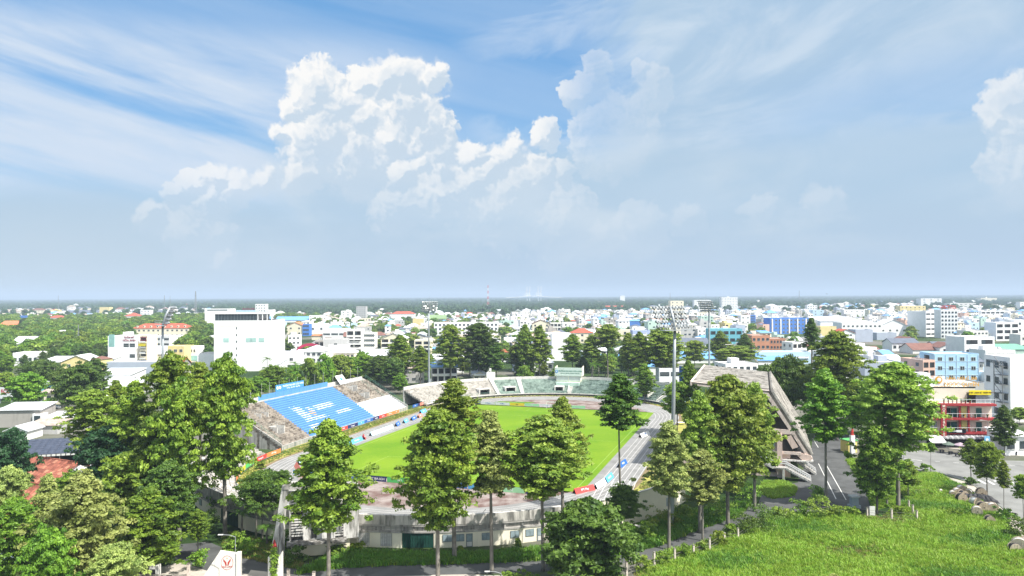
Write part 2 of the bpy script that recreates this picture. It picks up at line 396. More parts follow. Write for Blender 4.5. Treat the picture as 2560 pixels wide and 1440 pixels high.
def crown_mesh(kind, shape, seed, Hc, Rc, nb, per, leaf, crs=(0.5,1.05)):
    rng = np.random.default_rng(seed)
    if shape == 'cone':      prof = lambda t: np.interp(t, [0,.08,.22,.45,.7,.88,1.0], [.30,.72,.98,.92,.62,.34,.05])
    elif shape == 'ovoid':   prof = lambda t: np.interp(t, [0,.12,.35,.6,.82,.94,1.0], [.35,.75,1.0,.96,.68,.38,.1])
    elif shape == 'slender': prof = lambda t: np.interp(t, [0,.05,.2,.4,.55,.75,1.0], [.35,.8,1.0,.82,.9,.55,.06])
    elif shape == 'umbrella':prof = lambda t: np.interp(t, [0,.25,.5,.75,1.0], [.75,1.0,.95,.72,.25])
    elif shape == 'round':   prof = lambda t: np.sqrt(np.clip(1-(2*t-0.9)**2/1.25, 0.03, 1))
    else:                    prof = lambda t: np.interp(t, [0,.3,.6,.85,1.0], [.9,1.0,.85,.55,.2])
    k = np.arange(nb); t = ((k+0.5)/nb)**0.92; ang = k*2.399963 + rng.uniform(-.5,.5,nb)
    ph = rng.uniform(0, 6.28, 6)
    lump = 1 + 0.15*np.sin(ang*3+ph[0]+t*7) + 0.12*np.sin(ang*5+ph[1]-t*11) + 0.10*np.sin(t*23+ph[2]) + rng.uniform(-.22,.16,nb)
    R = prof(t)*Rc*lump
    C_, Rr, T_ = [], [], []
    gapn = np.sin(ang*2+ph[3]+t*9)+np.sin(ang*4-ph[4]+t*15)*.7+np.sin(t*31+ph[5])*.5
    for i in range(nb):
        if gapn[i] < -1.15 and 0.06 < t[i] < 0.93: continue
        if i % 29 == 7: R[i] *= 1.22
        br = rng.uniform(0.55, 1.0); tone_b = np.clip(rng.normal(0.48, 0.22), 0, 1)
        m_ = 4 if R[i] > Rc*0.45 else 2
        for q in range(m_):
            f = (br - q*0.24)*1.0
            if f < 0.12: break
            rr = R[i]*f; sp = 0.10*R[i]
            C_.append((math.cos(ang[i])*rr + rng.normal(0, sp), math.sin(ang[i])*rr + rng.normal(0, sp), t[i]*Hc*0.93 + 0.07*Hc - (R[i]-rr)*(-0.18) + rng.normal(0, .25)))
            Rr.append(rng.uniform(*crs)*(0.75+0.25*Rc/5)*(1 if q == 0 else 0.85)); T_.append(float(np.clip(tone_b+rng.normal(0,.12),0,1)))
    V, tn = leaves(np.array(C_), np.array(Rr), per, leaf, np.array(T_), rng=rng, flat=0.72)
    return quadmesh('crown', V, tn, LG[kind])
SHP = {'cone':(14,4.6), 'ovoid':(14,5.2), 'slender':(12,3.4), 'umbrella':(7,7.5), 'round':(8,4.6), 'bush':(3,2.6)}
def proto(kind, shape, var):
    k = (kind, shape, var)
    if k not in PROTO:
        H_, R_ = SHP[shape]
        nb = {'cone':210,'ovoid':235 if var != 1 else 165,'slender':140,'umbrella':220,'round':170,'bush':42}[shape]
        per = {'bush':60,'umbrella':60}.get(shape, 62)
        PROTO[k] = crown_mesh(kind, shape, hash((kind, shape, var)) % 99991 if False else (len(PROTO)*131+17), H_, R_, nb, per, 0.29 if shape != 'bush' else 0.24)
    return PROTO[k]
def trunk_mb(h, r0, r1, limb_z0, limb_top, limb_r, nl, rng, m=None, lean=0.3):
    mb = MB(); m = m or BARK; lx, ly = rng.uniform(-lean, lean, 2)
    pts = [(lx*math.sin(t*2.2)*t, ly*math.sin(t*2.6)*t, h*t) for t in (0, .03, .2, .4, .6, .8, 1.0)]
    mb.tube(pts, [r0*1.5, r0*1.08, r0*.95, r0*.82, r0*.66, (r0+r1)/2.4, r1], m, 8)
    for i in range(nl):
        z = limb_z0 + (limb_top-limb_z0)*(i+.3)/nl; a = i*2.4 + rng.uniform(-.4,.4); L_ = limb_r*rng.uniform(.6,1.05)*(1-.55*(i/nl))
        t = z/h; bx, by = lx*math.sin(t*2.2)*t, ly*math.sin(t*2.6)*t
        c, s = math.cos(a), math.sin(a); rr = r0*0.34*(1-.5*i/nl)
        mb.tube([(bx, by, z), (bx+c*L_*.5, by+s*L_*.5, z+L_*.22), (bx+c*L_, by+s*L_, z+L_*.62)], [rr, rr*.65, rr*.25], m, 5)
    return mb
TREES = []
TREE_RNG = np.random.default_rng(11)
def tree(px, base, top, width, label, kind='olive', shape='cone', bottom=None, Y=None, group=None, name='dipterocarp_tree', trunk=True, bark=None, r0=None, lean=0.3, var=None):
    "a tree measured in the photograph: trunk foot at px,base; crown from row bottom up to row top, width in pixels"
    if Y is None: x, y = G(px, base)
    else: x, y = GD(px, Y)
    zt = ZT(px, top, y); zb = ZT(px, bottom, y) if bottom else zt*0.3
    zb = max(zb, 0.4); Rw = width/2*y/FPX*1.05
    if shape in ('cone', 'ovoid', 'slender'): Rw *= 0.94
    H_, R_ = SHP[shape]
    v = var if var is not None else int(TREE_RNG.integers(0, 3)); me = proto(kind, shape, v)
    o = thing(name, label, 'tree', (x, y, 0), TREE_RNG.uniform(0, 6.28), group)
    c = obj('crown', me, o, (0, 0, zb)); c.scale = (Rw/R_, Rw/R_, (zt-zb)/H_); c.rotation_euler[2] = 0
    if trunk:
        ht = zb + (zt-zb)*0.86; r = (r0 or max(0.12, 0.0145*zt))*0.88
        trunk_mb(ht, r, r*0.25, zb+(zt-zb)*.03, zb+(zt-zb)*.7, Rw*0.8, 9, TREE_RNG, bark or BARK, lean).build('trunk', o, smooth_=True)
    TREES.append(o); return o
GF = 'tall dipterocarps in front of the near curve'
# near row, in front of the curved terrace building
tree(820,1455,1060,205,'pointed tall tree in front of the white shuttered tower block','mid','cone',1335,group=GF)
tree(1133,1396,955,150,'tall tree with dark trunk by the green garage gate, its top over the pitch','olive','cone',1120,group=GF)
tree(1092,1448,1035,215,'broad loose crowned tree on a pale trunk beside the green gate','mid','ovoid',1335,group=GF)
tree(1226,1428,1035,120,'slim pale green tree between the two broad trees before the curve','grey','slender',1245,group=GF)
tree(1354,1424,1045,215,'big olive tree beside the double doors of the curved building','olive','ovoid',1250,group=GF)
tree(1404,1350,1000,130,'tree peeping out above and behind the big olive tree on the curve','olive','cone',1200,group=GF)
tree(1548,1330,938,118,'slender dark pointed tree with bare pole trunk at the curve end','dark','slender',1082,r0=0.26,group=GF)
tree(1556,1345,1218,86,'small dark leafy tree close to the cream curved wall','dark','round',1300,r0=0.12,group=GF)
tree(1668,1372,1060,128,'pale green tree on a bare trunk before the lamp tower foot','grey','cone',1250,group=GF)
tree(1752,1350,1130,120,'smaller pale olive tree next to the bend of the dark path','grey','ovoid',1265,group=GF)
tree(1815,1312,948,215,'largest olive tree standing before the pink grandstand','olive','ovoid',1235,group=GF)
tree(1882,1277,968,125,'tree pressed against the near end of the pink grandstand','olive','cone',1200,group=GF)
tree(1745,1330,985,120,'tree whose crown covers the left edge of the grandstand','olive','cone',1200,group=GF)
tree(2060,1262,930,140,'tall tree on a long bare trunk in the asphalt yard','bright','cone',1112,group=GF,r0=0.3)
tree(2187,1282,1068,128,'dense dark green pointed tree at the yard corner','bright','ovoid',1255,group=GF,name='mango_tree')
tree(2240,1270,915,205,'wide airy tree between the yard and the road crossing','olive','ovoid',1140,group=GF,r0=0.42)
tree(2212,1262,1085,90,'low leafy tree right behind the dense yard corner tree','mid','cone',1200,group=GF)
tree(2265,1240,1150,60,'thin ragged sapling beside the wide airy tree','mid','slender',1215,group=GF)
GR = 'trees along the back of the grandstand yard'
tree(2088,1100,835,150,'tall tree with forked pale branches behind the asphalt yard','mid','ovoid',1010,group=GR)
tree(2028,1010,797,42,'narrow dark column shaped tree rising beside the forked tree','dark','slender',880,group=GR)
tree(1965,1075,903,150,'dark wide rain tree behind the grandstand roof','dark','umbrella',1020,group=GR,name='rain_tree',bark=BARKD)
tree(2150,1090,960,120,'bright bushy tree under the wide airy tree','bright','round',1060,group=GR)
tree(2205,1060,914,75,'small dark tree against the blue grey blank wall','dark','cone',985,group=GR)
tree(2035,1050,935,95,'tree between the rain tree and the tall yard tree','mid','cone',1030,group=GR)
tree(2290,1100,985,120,'round tree at the left side of the red and cream motel','mid','ovoid',1085,group=GR)
tree(1720,1085,905,60,'bright thin tree at the left end of the grandstand roof','bright','cone',1000,group=GR)
tree(1690,1090,960,70,'leafy tree beside the green terrace end rooms','mid','round',1040,group=GR)
# left cluster
GL = 'trees crowding the left side of the stadium'
tree(562,1338,903,158,'tallest clear stemmed tree before the left end of the curved building','mid','ovoid',1215,group=GL,r0=0.42)
tree(430,1300,893,150,'leafy tree topping the crowd left of the tall stemmed tree','mid','ovoid',1120,group=GL)
tree(500,1250,912,120,'tree filling the gap beside the tall stemmed tree','mid','cone',1090,group=GL)
tree(448,1350,965,150,'dark full tree in front of the left tree crowd','mid','ovoid',1290,group=GL)
tree(335,1290,960,130,'tree in the middle of the left tree crowd','mid','cone',1180,group=GL)
tree(395,1330,1040,120,'lower dark crown in the middle of the left crowd','dark','ovoid',1250,group=GL)
tree(232,1230,980,165,'feathery yellow green tree over the dark tiled roof','olive','ovoid',1130,group=GL,name='acacia_tree')
tree(290,1190,955,90,'small crown peeping up behind the feathery yellow green tree','mid','cone',1080,group=GL)
tree(275,1290,1075,150,'bluish dark tree right of the red tiled house','blue','round',1220,group=GL)
tree(330,1340,1140,160,'mid green tree above the dark hollow in the left crowd','mid','round',1290,group=GL)
tree(420,1385,1160,150,'dark tree behind the bright green one by the gate','dark','ovoid',1330,group=GL)
tree(372,1428,1228,185,'bright green pointed tree near the gate fence','bright','cone',1415,group=GL)
tree(495,1398,1275,62,'small bright tree on a thin stem by the paved forecourt','bright','ovoid',1352,r0=0.1,group=GL)
tree(205,1500,1195,215,'large pale fine leaved tree filling the bottom left','grey','ovoid',1490,group=GL)
tree(120,1440,1193,110,'pale olive tree in front of the red tiled house','grey','cone',1400,group=GL)
tree(285,1540,1370,120,'pale low crown at the bottom beside the large fine leaved tree','grey','round',1500,group=GL)
tree(30,1290,1083,100,'dark bluish dense tree left of the red tiled house','blue','round',1225,group=GL)
tree(22,1360,1175,90,'pale leaved tree below the dark bluish one','grey','round',1290,group=GL)
tree(40,1480,1250,150,'bright green feathery tree in the bottom left corner','bright','ovoid',1460,group=GL,name='acacia_tree')
tree(125,1560,1330,120,'second bright green crown at the bottom left','bright','round',1520,group=GL)
tree(182,1350,1185,86,'bright bushy tree by the white wall of the tiled house','bright','round',1275,group=GL)
tree(242,1380,1215,80,'dark tree behind the large fine leaved tree','dark','round',1330,group=GL)
tree(655,1345,1185,150,'spreading dark tree between the curve and the shuttered tower','dark','umbrella',1270,group=GL,name='fig_tree')
tree(68,1030,938,90,'round bright street tree beside the billboard','bright','round',1022,group=GL,name='street_tree')
tree(203,1040,920,104,'round dark green street tree behind the feathery tree','dark','round',1022,group=GL,name='street_tree')
tree(158,1020,928,60,'smaller round street tree next to the turquoise house','dark','round',1005,group=GL,name='street_tree')
tree(235,990,905,70,'dark round tree behind the street trees','dark','round',975,group=GL,name='street_tree')
tree(100,970,905,120,'brownish dark flat tree behind the turquoise house','dark','umbrella',955,group=GL)
tree(62,926,888,30,'small dark conifer in front of the long white hall','dark','cone',918,group=GL,name='conifer_tree')
tree(10,1000,935,60,'flame tree with orange blossom at the left edge','olive','round',985,group=GL)
tree(1470,1465,1262,230,'big dark rounded tree beside the near path','dark','round',1445,group=GF,name='mango_tree')
tree(1408,1470,1330,90,'lower dark crown joined to the big rounded tree','dark','round',1440,group=GF,name='mango_tree')
# row behind the far curve
GB = 'tall trees standing behind the far curve'
for px, b, t_, w_, bo, k_, sh, lb in [
 (1000,962,842,82,930,'mid','cone','tall tree right of the blue stand end'),(1050,965,868,60,935,'mid','cone','thinner tree touching the far lamp tower'),
 (1125,958,816,92,925,'mid','ovoid','tall tree between lamp tower and white school block'),(1196,955,812,118,925,'dark','ovoid','broad dark tree in front of the long white school'),
 (1240,958,860,66,930,'dark','cone','dark tree beside the hip roofed cottage'),(1290,950,862,66,915,'mid','cone','tree right of the brown roofed cottage'),
 (1312,955,815,60,915,'mid','cone','slim tree before the far houses'),(1348,955,820,66,915,'mid','slender','slim dark tree left of the tall white block'),
 (1430,945,838,62,910,'mid','slender','ragged tree in front of the tall white block'),(1478,950,840,60,900,'olive','slender','olive tree behind the scoreboard'),
 (1518,950,815,66,872,'olive','round','lollipop shaped tree with long bare trunk'),(1570,965,835,60,925,'mid','cone','tree right of the lollipop shaped one'),
 (1598,968,835,70,925,'mid','cone','tree left of the big lamp tower'),(1658,968,822,112,925,'olive','ovoid','wide olive tree behind the big lamp tower'),
 (1610,1005,913,66,990,'bright','cone','bright conical tree inside the far right curve'),(1800,925,830,58,900,'mid','cone','tree left of the turquoise block'),
 (1860,925,838,56,900,'dark','slender','slim dark tree right of the turquoise block'),(1842,935,866,118,915,'olive','ovoid','low wide olive tree over the grandstand roof'),
 (1735,930,855,60,905,'mid','round','rounded tree below the far right lamp'),(1310,975,920,44,955,'bright','bush','small green bush behind the terrace rim'),(1388,975,918,36,955,'bright','cone','conical bush left of the scoreboard')]:
    tree(px, b, t_, w_, lb, k_, sh, bo, group=GB)
GB2 = 'green trees behind the blue stand'
for i, (px, b, t_, w_, bo, k_, sh, lb) in enumerate([
 (640,1010,945,70,985,'bright','round','bright leafy tree at the left end of the blue wall'),(682,1000,918,76,975,'bright','round','bright leafy tree just above the blue wall sign'),
 (735,985,925,50,968,'bright','bush','bushy clump behind the floodlit blue wall'),(775,985,905,56,965,'mid','bush','bush left of the small board on the stand'),
 (845,972,893,70,955,'olive','round','olive tree behind the small white board'),(880,968,895,60,952,'bright','cone','bright tree behind the top of the stand'),
 (912,965,890,66,950,'bright','round','yellow green tree above the stand corner'),(950,970,893,70,955,'dark','round','dark tree behind the stand corner'),
 (985,975,900,60,962,'dark','round','dark tree at the end of the stand'),(1000,985,935,44,978,'bright','cone','small bright tree at the stand end stair'),
 (815,978,900,50,960,'bright','bush','clump of bright green between stand and sheds'),(600,1030,950,60,1005,'bright','round','tree hidden behind the tall left tree')]):
    tree(px, b, t_, w_, lb, k_, sh, bo, group=GB2)
# street trees by the crossing
GS = 'young street trees round the road crossing'
tree(2422,1196,1098,58,'dark young tree hiding the last cafe parasol','mid','cone',1165,r0=0.12,group=GS,name='street_tree')
tree(2462,1238,1110,66,'largest young tree on the pale pavement','mid','round',1200,r0=0.16,group=GS,name='street_tree')
tree(2322,1178,1107,26,'tiny pale tree in the middle of the crossing','bright','round',1130,r0=0.06,group=GS,name='street_tree')
tree(2503,1272,1153,36,'thin young tree beside the lower cable drums','mid','slender',1222,r0=0.07,group=GS,name='street_tree')
tree(2552,1307,1190,46,'young tree at the right edge of the pavement','mid','round',1250,r0=0.08,group=GS,name='street_tree')
tree(2506,1138,1018,66,'dark street tree against the right side of the motel','dark','cone',1120,r0=0.16,group=GS,name='street_tree')
tree(2545,1060,1020,44,'bare branched tree before the white hotel wall','olive','round',1050,r0=0.08,group=GS,name='street_tree')
# palms
def palm(px, base, top, label, Y=None, n=13, L_=3.0):
    x, y = G(px, base) if Y is None else GD(px, Y); zt = ZT(px, top, y)
    o = thing('palm_tree', label, 'palm', (x, y, 0), TREE_RNG.uniform(0, 6), 'palms')
    m = MB(); m.tube([(0,0,0),(.15,.05,zt*.5),(.1,.1,zt-1)], [.22,.16,.13], BARK, 7); m.build('trunk', o, smooth_=True)
    fb = MB(); k = MATS['leaf_mid'] if 'leaf_mid' in MATS else LG['mid']
    for i in range(n):
        a = i*2.399+TREE_RNG.uniform(-.2,.2); el = TREE_RNG.uniform(.1,1.1); ca, sa = math.cos(a), math.sin(a); prev = None
        for j in range(9):
            t = j/8; r = L_*t*math.cos(el*(1-t*.4)); z = zt-1+L_*(math.sin(el)*t-(0.75*t*t))
            c = Vector((ca*r+.1, sa*r+.1, z)); w = 0.62*math.sin(PI*min(1, t*.85+.12))
            sd_ = Vector((-sa, ca, 0))
            if prev is not None:
                pc, pw = prev
                if w > .05:
                    for sgn in (-1, 1):
                        for q in (0, .5):
                            p1 = pc.lerp(c, q); tip = p1 + sd_*sgn*w + (c-pc)*0.5 + Vector((0,0,-.35*w)); 
                            fb.face([p1, p1+(c-pc)*.42, tip], LG['mid'])
            prev = (c, w)
    fb.build('frond_crown', o); return o
palm(668,940,893,'coconut palm beside the dark glass shed roof',L_=4.6); palm(738,955,905,'coconut palm low behind the blue wall sign',L_=4.6); palm(705,960,915,'small palm behind the blue wall',L_=4)
palm(925,850,812,'dark palm above the balcony block',L_=6); palm(948,850,810,'second dark palm above the balcony block',L_=6); palm(1480,955,905,'areca palm behind the scoreboard',L_=3.6)
palm(1495,952,908,'pale areca palm right of the scoreboard',L_=3.4); palm(605,1350,1262,'palm at the left curve gate',L_=2.6); palm(640,1358,1255,'palm before the leaning concrete frame',L_=2.8); palm(668,1362,1300,'low yellowing palm by the concrete frame',L_=2.3)
palm(310,1240,1120,'palm fronds rising within the left tree crowd',L_=3.0); palm(790,965,928,'banana like palm behind the blue wall end',L_=3.2)
# ------------------------------------------------------------------ ground materials
def groundmat():
    m, t, p = new_mat('ground_mix'); N = t.nodes; L = t.links
    g = N.new('ShaderNodeNewGeometry'); a = N.new('ShaderNodeTexNoise'); L.new(g.outputs['Position'], a.inputs['Vector']); a.inputs['Scale'].default_value = 0.012; a.inputs['Detail'].default_value = 8
    b = N.new('ShaderNodeTexNoise'); L.new(g.outputs['Position'], b.inputs['Vector']); b.inputs['Scale'].default_value = 0.25; b.inputs['Detail'].default_value = 8
    r = N.new('ShaderNodeValToRGB'); L.new(a.outputs[0], r.inputs[0])
    r.color_ramp.elements[0].position = 0.42; r.color_ramp.elements[0].color = (0.028,0.06,0.016,1); r.color_ramp.elements[1].position = 0.60; r.color_ramp.elements[1].color = (0.20,0.19,0.165,1)
    e = r.color_ramp.elements.new(0.5); e.color = (0.06,0.10,0.03,1)
    x = N.new('ShaderNodeMix'); x.data_type = 'RGBA'; x.blend_type = 'MULTIPLY'; x.inputs[0].default_value = 0.7; L.new(r.outputs[0], x.inputs[6]); L.new(b.outputs[0], x.inputs[7])
    y = N.new('ShaderNodeMix'); y.data_type = 'RGBA'; y.blend_type = 'MIX'; y.inputs[0].default_value = 0.4; L.new(x.outputs[2], y.inputs[6]); L.new(r.outputs[0], y.inputs[7])
    L.new(y.outputs[2], p.inputs['Base Color']); p.inputs['Roughness'].default_value = 0.95; p.inputs['Specular IOR Level'].default_value = 0.1; return m
GM = groundmat()
m = MB(); m.face([(-14000,-300,0),(14000,-300,0),(14000,19000,0),(-14000,19000,0)], GM); struct(m, 'ground')
ASPH = mat('asphalt_worn', (0.205,0.208,0.20), 0.92, 0.14, 0.25, dirt=0.35, dirtc=(0.10,0.10,0.095), dscale=0.12)
ASPD = mat('asphalt_dark', (0.085,0.088,0.088), 0.92, 0.25, 0.18, dirt=0.5, dirtc=(0.05,0.052,0.05), dscale=0.3)
TRK = mat('track_surface', (0.235,0.233,0.226), 0.95, 0.14, 0.3, dirt=0.35, dirtc=(0.13,0.125,0.115), dscale=0.18)
REDD = mat('worn_red_surface', (0.285,0.245,0.225), 0.95, 0.18, 0.25, dirt=0.85, dirtc=(0.125,0.07,0.058), dscale=0.22)
WHT = mat('white_paint', (0.62,0.62,0.60), 0.8, 0.2, 2.0, dirt=0.3, dirtc=(0.3,0.3,0.29))
CONC = mat('concrete', (0.40,0.385,0.36), 0.9, 0.16, 0.5, dirt=0.5, dirtc=(0.10,0.095,0.08), streak=True)
CONCD = mat('concrete_mossy', (0.25,0.235,0.21), 0.95, 0.25, 0.5, dirt=0.75, dirtc=(0.075,0.062,0.05), dscale=1.1)
PAVE = mat('paving', (0.42,0.38,0.33), 0.9, 0.14, 0.5, dirt=0.25, dirtc=(0.22,0.2,0.17))
EARTH = mat('verge_earth', (0.20,0.15,0.085), 0.95, 0.3, 0.5, dirt=0.4, dirtc=(0.10,0.13,0.03), dscale=0.5)
LAWN = mat('lawn', (0.11,0.215,0.025), 0.95, 0.22, 0.35, c2=(0.085,0.17,0.024), spec=0.1)
DRYG = mat('dry_verge_grass', (0.33,0.335,0.07), 0.95, 0.15, 0.22, c2=(0.26,0.22,0.10), spec=0.1)
def pitchmat():
    m, t, p = new_mat('pitch_turf'); N = t.nodes; L = t.links
    g = N.new('ShaderNodeNewGeometry'); a = N.new('ShaderNodeTexNoise'); L.new(g.outputs['Position'], a.inputs['Vector']); a.inputs['Scale'].default_value = 0.045; a.inputs['Detail'].default_value = 6
    b = N.new('ShaderNodeTexNoise'); L.new(g.outputs['Position'], b.inputs['Vector']); b.inputs['Scale'].default_value = 1.1; b.inputs['Detail'].default_value = 6
    w = N.new('ShaderNodeMath'); w.operation = 'MULTIPLY_ADD'; L.new(b.outputs[0], w.inputs[0]); w.inputs[1].default_value = 0.35; L.new(a.outputs[0], w.inputs[2])
    r = N.new('ShaderNodeValToRGB'); L.new(w.outputs[0], r.inputs[0])
    r.color_ramp.elements[0].position = 0.55; r.color_ramp.elements[0].color = (0.105,0.215,0.012,1); r.color_ramp.elements[1].position = 0.82; r.color_ramp.elements[1].color = (0.170,0.270,0.018,1)
    L.new(r.outputs[0], p.inputs['Base Color']); p.inputs['Roughness'].default_value = 0.95; p.inputs['Specular IOR Level'].default_value = 0.08; return m
PITCH = pitchmat()
def sheet(name, pts, z, m, structure=True):
    b = MB(); b.face([(p[0], p[1], z) for p in pts], m)
    return struct(b, name)
def gpoly(L_): return [G(x, y) for x, y in L_]
# stadium floor inside the ring
def oval(R, z, n=40, c=42.2):
    out = []
    for i in range(n+1):
        a = -90+180*i/n; out.append(ring(1, R, -a, z) if False else S(c+R*math.cos(math.radians(a)), R*math.sin(math.radians(a)), z))
    for i in range(n+1):
        a = 90+180*i/n; out.append(S(-c+R*math.cos(math.radians(a)), R*math.sin(math.radians(a)), z))
    return out
sheet('verge', oval(50.5, .012), .012, DRYG)
sheet('path', oval(45.2, .016), .016, EARTH)
sheet('track', oval(44.2, .020), .020, TRK)
sheet('infield', oval(36.2, .024), .024, TRK)
for sd_ in (-1, 1):
    sheet('worn_end', [ring(sd_, 34.8, a) for a in range(-80, 81, 8)] if False else [S(sd_*56.2,-33)]+[ring(sd_, 34.9, -70+i*7) for i in range(21)]+[S(sd_*56.2,33)], .027, REDD)
sheet('pitch', [S(-55,-34.6), S(-55,34.6), S(55,34.6), S(55,-34.6)], .032, PITCH)
sheet('grass', [S(56.5,-31), S(66,-26), S(68,-12), S(62,-14), S(56.5,-16)], .030, LAWN)
# lane lines
def strip_path(pts, w):
    out = []
    for i in range(len(pts)-1):
        a, b = pts[i], pts[i+1]; d = (b-a); d.z = 0; n = Vector((-d.y, d.x, 0)).normalized()*w/2; out.append([a-n, b-n, b+n, a+n])
    return out
lm = MB()
for k in range(7):
    R = 36.6+k*1.22; pts = oval(R, .026, 44); pts.append(pts[0])
    for q in strip_path(pts, 0.085): lm.face(q, WHT)
for u in (-42, -30.5, -29, -20): 
    a, b = S(u, 36.6, .030), S(u, 43.9, .030)
    for q in strip_path([a, b], 0.12): lm.face(q, WHT)
for k in range(7):
    v = 36.6+k*1.22
    for q in strip_path([S(-42.2, v, .030), S(-66, v+1.5, .030)], 0.12): lm.face(q, WHT)
struct(lm, 'lane_markings')
pm = MB()
def prect(u0, v0, u1, v1):
    P_ = [S(u0,v0,.037), S(u1,v0,.037), S(u1,v1,.037), S(u0,v1,.037), S(u0,v0,.037)]
    for q in strip_path(P_, 0.10): pm.face(q, MATS['white_paint'])
LINEP = mat('faint_pitch_line', (0.30,0.42,0.12), 0.9, 0.2, 1.5)
pm2 = MB()
for (a,b,c,d_) in ((-52,-33,52,33),(-52,-20,-35.5,20),(35.5,-20,52,20),(-52,-9,-46.5,9),(46.5,-9,52,9)):
    P_ = [S(a,b,.037), S(c,b,.037), S(c,d_,.037), S(a,d_,.037), S(a,b,.037)]
    for q in strip_path(P_, 0.10): pm2.face(q, LINEP)
for q in strip_path([S(0,-33,.037), S(0,33,.037)], .1): pm2.face(q, LINEP)
struct(pm2, 'pitch_markings')
# roads, yards and paths
yard = [(2068,1062),(2105,1070),(2125,1100),(2128,1180),(2160,1230),(2172,1272),(2000,1290),(1890,1262),(1905,1215),(1990,1205),(2022,1130),(2030,1090)]
sheet('yard', gpoly(yard), .010, ASPD)
sheet('grass_island', gpoly([(1888,1228),(1905,1205),(1960,1203),(1988,1222),(1975,1240),(1925,1246)]), .016, LAWN)
pm3 = MB()
for a, b in (((2042,1158),(2085,1246)),((2062,1162),(2110,1248)),((2028,1095),(2042,1118))):
    A, B = G(*a), G(*b)
    for q in strip_path([Vector((*A,.016)), Vector((*B,.016))], .16): pm3.face(q, WHT)
struct(pm3, 'yard_markings')
mpath_c = [(1900,1262),(1860,1290),(1800,1305),(1740,1335),(1690,1355),(1620,1378),(1540,1392),(1450,1405),(1350,1412),(1200,1418),(1080,1420),(960,1424),(860,1428),(760,1420),(660,1410),(610,1402)]
def road(name, cpx, w, z, m):
    pts = [Vector((*G(*c), z)) for c in cpx]; b = MB(); L_, R_ = [], []
    for i, p in enumerate(pts):
        d = pts[min(i+1, len(pts)-1)]-pts[max(i-1, 0)]; n = Vector((-d.y, d.x, 0)).normalized()*w/2; L_.append(p-n); R_.append(p+n)
    for i in range(len(pts)-1): b.face([L_[i], L_[i+1], R_[i+1], R_[i]], m)
    return struct(b, name)
road('path', mpath_c, 4.6, .014, ASPD)
sheet('forecourt', gpoly([(430,1360),(520,1352),(640,1400),(620,1432),(520,1425),(440,1400)]), .009, ASPD)
sheet('forecourt', gpoly([(300,1440),(470,1398),(560,1410),(1500,1445),(1500,1560),(200,1600)]), .006, PAVE)
cross = [(2170,1078),(2215,1092),(2300,1125),(2400,1132),(2500,1150),(2600,1152),(2750,1160),(2750,1420),(2560,1322),(2520,1285),(2462,1238),(2420,1205),(2340,1180),(2245,1172),(2232,1120)]
sheet('road', gpoly(cross), .008, ASPH)
sheet('road', gpoly([(1990,842),(2012,842),(2040,862),(2035,872),(2000,862)]), .010, ASPH)
sheet('road', gpoly([(0,1018),(60,1012),(150,1040),(230,1062),(230,1075),(0,1045)]), .010, ASPH)
pv = MB()
def raised(name, pts, h, m, km):
    b = MB(); b.face([(p[0], p[1], h) for p in pts], m)
    for i in range(len(pts)):
        p, q = pts[i], pts[(i+1) % len(pts)]; b.face([(p[0],p[1],0),(q[0],q[1],0),(q[0],q[1],h),(p[0],p[1],h)], km)
    return struct(b, name)
KERB = mat('kerb', (0.5,0.49,0.46), 0.9, 0.1, 1.0)
raised('pavement', gpoly([(2338,1184),(2420,1208),(2462,1241),(2518,1288),(2562,1326),(2640,1385),(2600,1400),(2530,1335),(2480,1275),(2430,1235),(2395,1212),(2340,1196)]), .13, PAVE, KERB)
raised('pavement', gpoly([(2180,1062),(2300,1112),(2490,1136),(2700,1150),(2700,1110),(2480,1095),(2300,1080),(2200,1055)]), .12, PAVE, KERB)
sheet('grass_island', gpoly([(2528,1190),(2600,1186),(2640,1200),(2560,1206),(2535,1200)]), .02, LAWN)
mk = MB()
for i in range(6):
    x0 = 2440+i*20; A = G(x0, 1198+i*1.0); B = G(x0+20, 1209+i*1.0)
    for q in strip_path([Vector((*A,.014)), Vector((*B,.014))], .55): mk.face(q, WHT)
for x0, y0, x1, y1 in ((2288,1150,2300,1151),(2333,1152,2345,1153),(2378,1155,2392,1156),(2430,1158,2444,1159),(2518,1162,2532,1163),(2250,1115,2290,1128),(2255,1145,2300,1150),(2130,1090,2145,1100)):
    for q in strip_path([Vector((*G(x0,y0),.014)), Vector((*G(x1,y1),.014))], .18): mk.face(q, WHT)
struct(mk, 'road_markings')
sheet('grass_verge', gpoly([(2112,1150),(2130,1145),(2230,1190),(2235,1260),(2180,1275),(2160,1225)]), .012, LAWN)
# rough grass lots
MEAD = [(1560,1500),(1590,1430),(1640,1392),(1700,1378),(1770,1352),(1850,1325),(1930,1292),(2010,1284),(2130,1290),(2200,1290),(2262,1255),(2240,1200),(2262,1178),(2330,1185),(2395,1215),(2430,1238),(2480,1278),(2535,1340),(2620,1420),(2640,1500)]
sheet('meadow', gpoly(MEAD), .005, LAWN)
STRIP = [(745,1432),(830,1384),(870,1376),(1050,1384),(1200,1384),(1345,1370),(1400,1362),(1560,1330),(1640,1296),(1700,1282),(1790,1270),(1880,1250),(1840,1290),(1740,1322),(1640,1362),(1560,1382),(1380,1396),(1200,1405),(1060,1408),(860,1416)]
sheet('grass_strip', gpoly(STRIP), .004, LAWN)
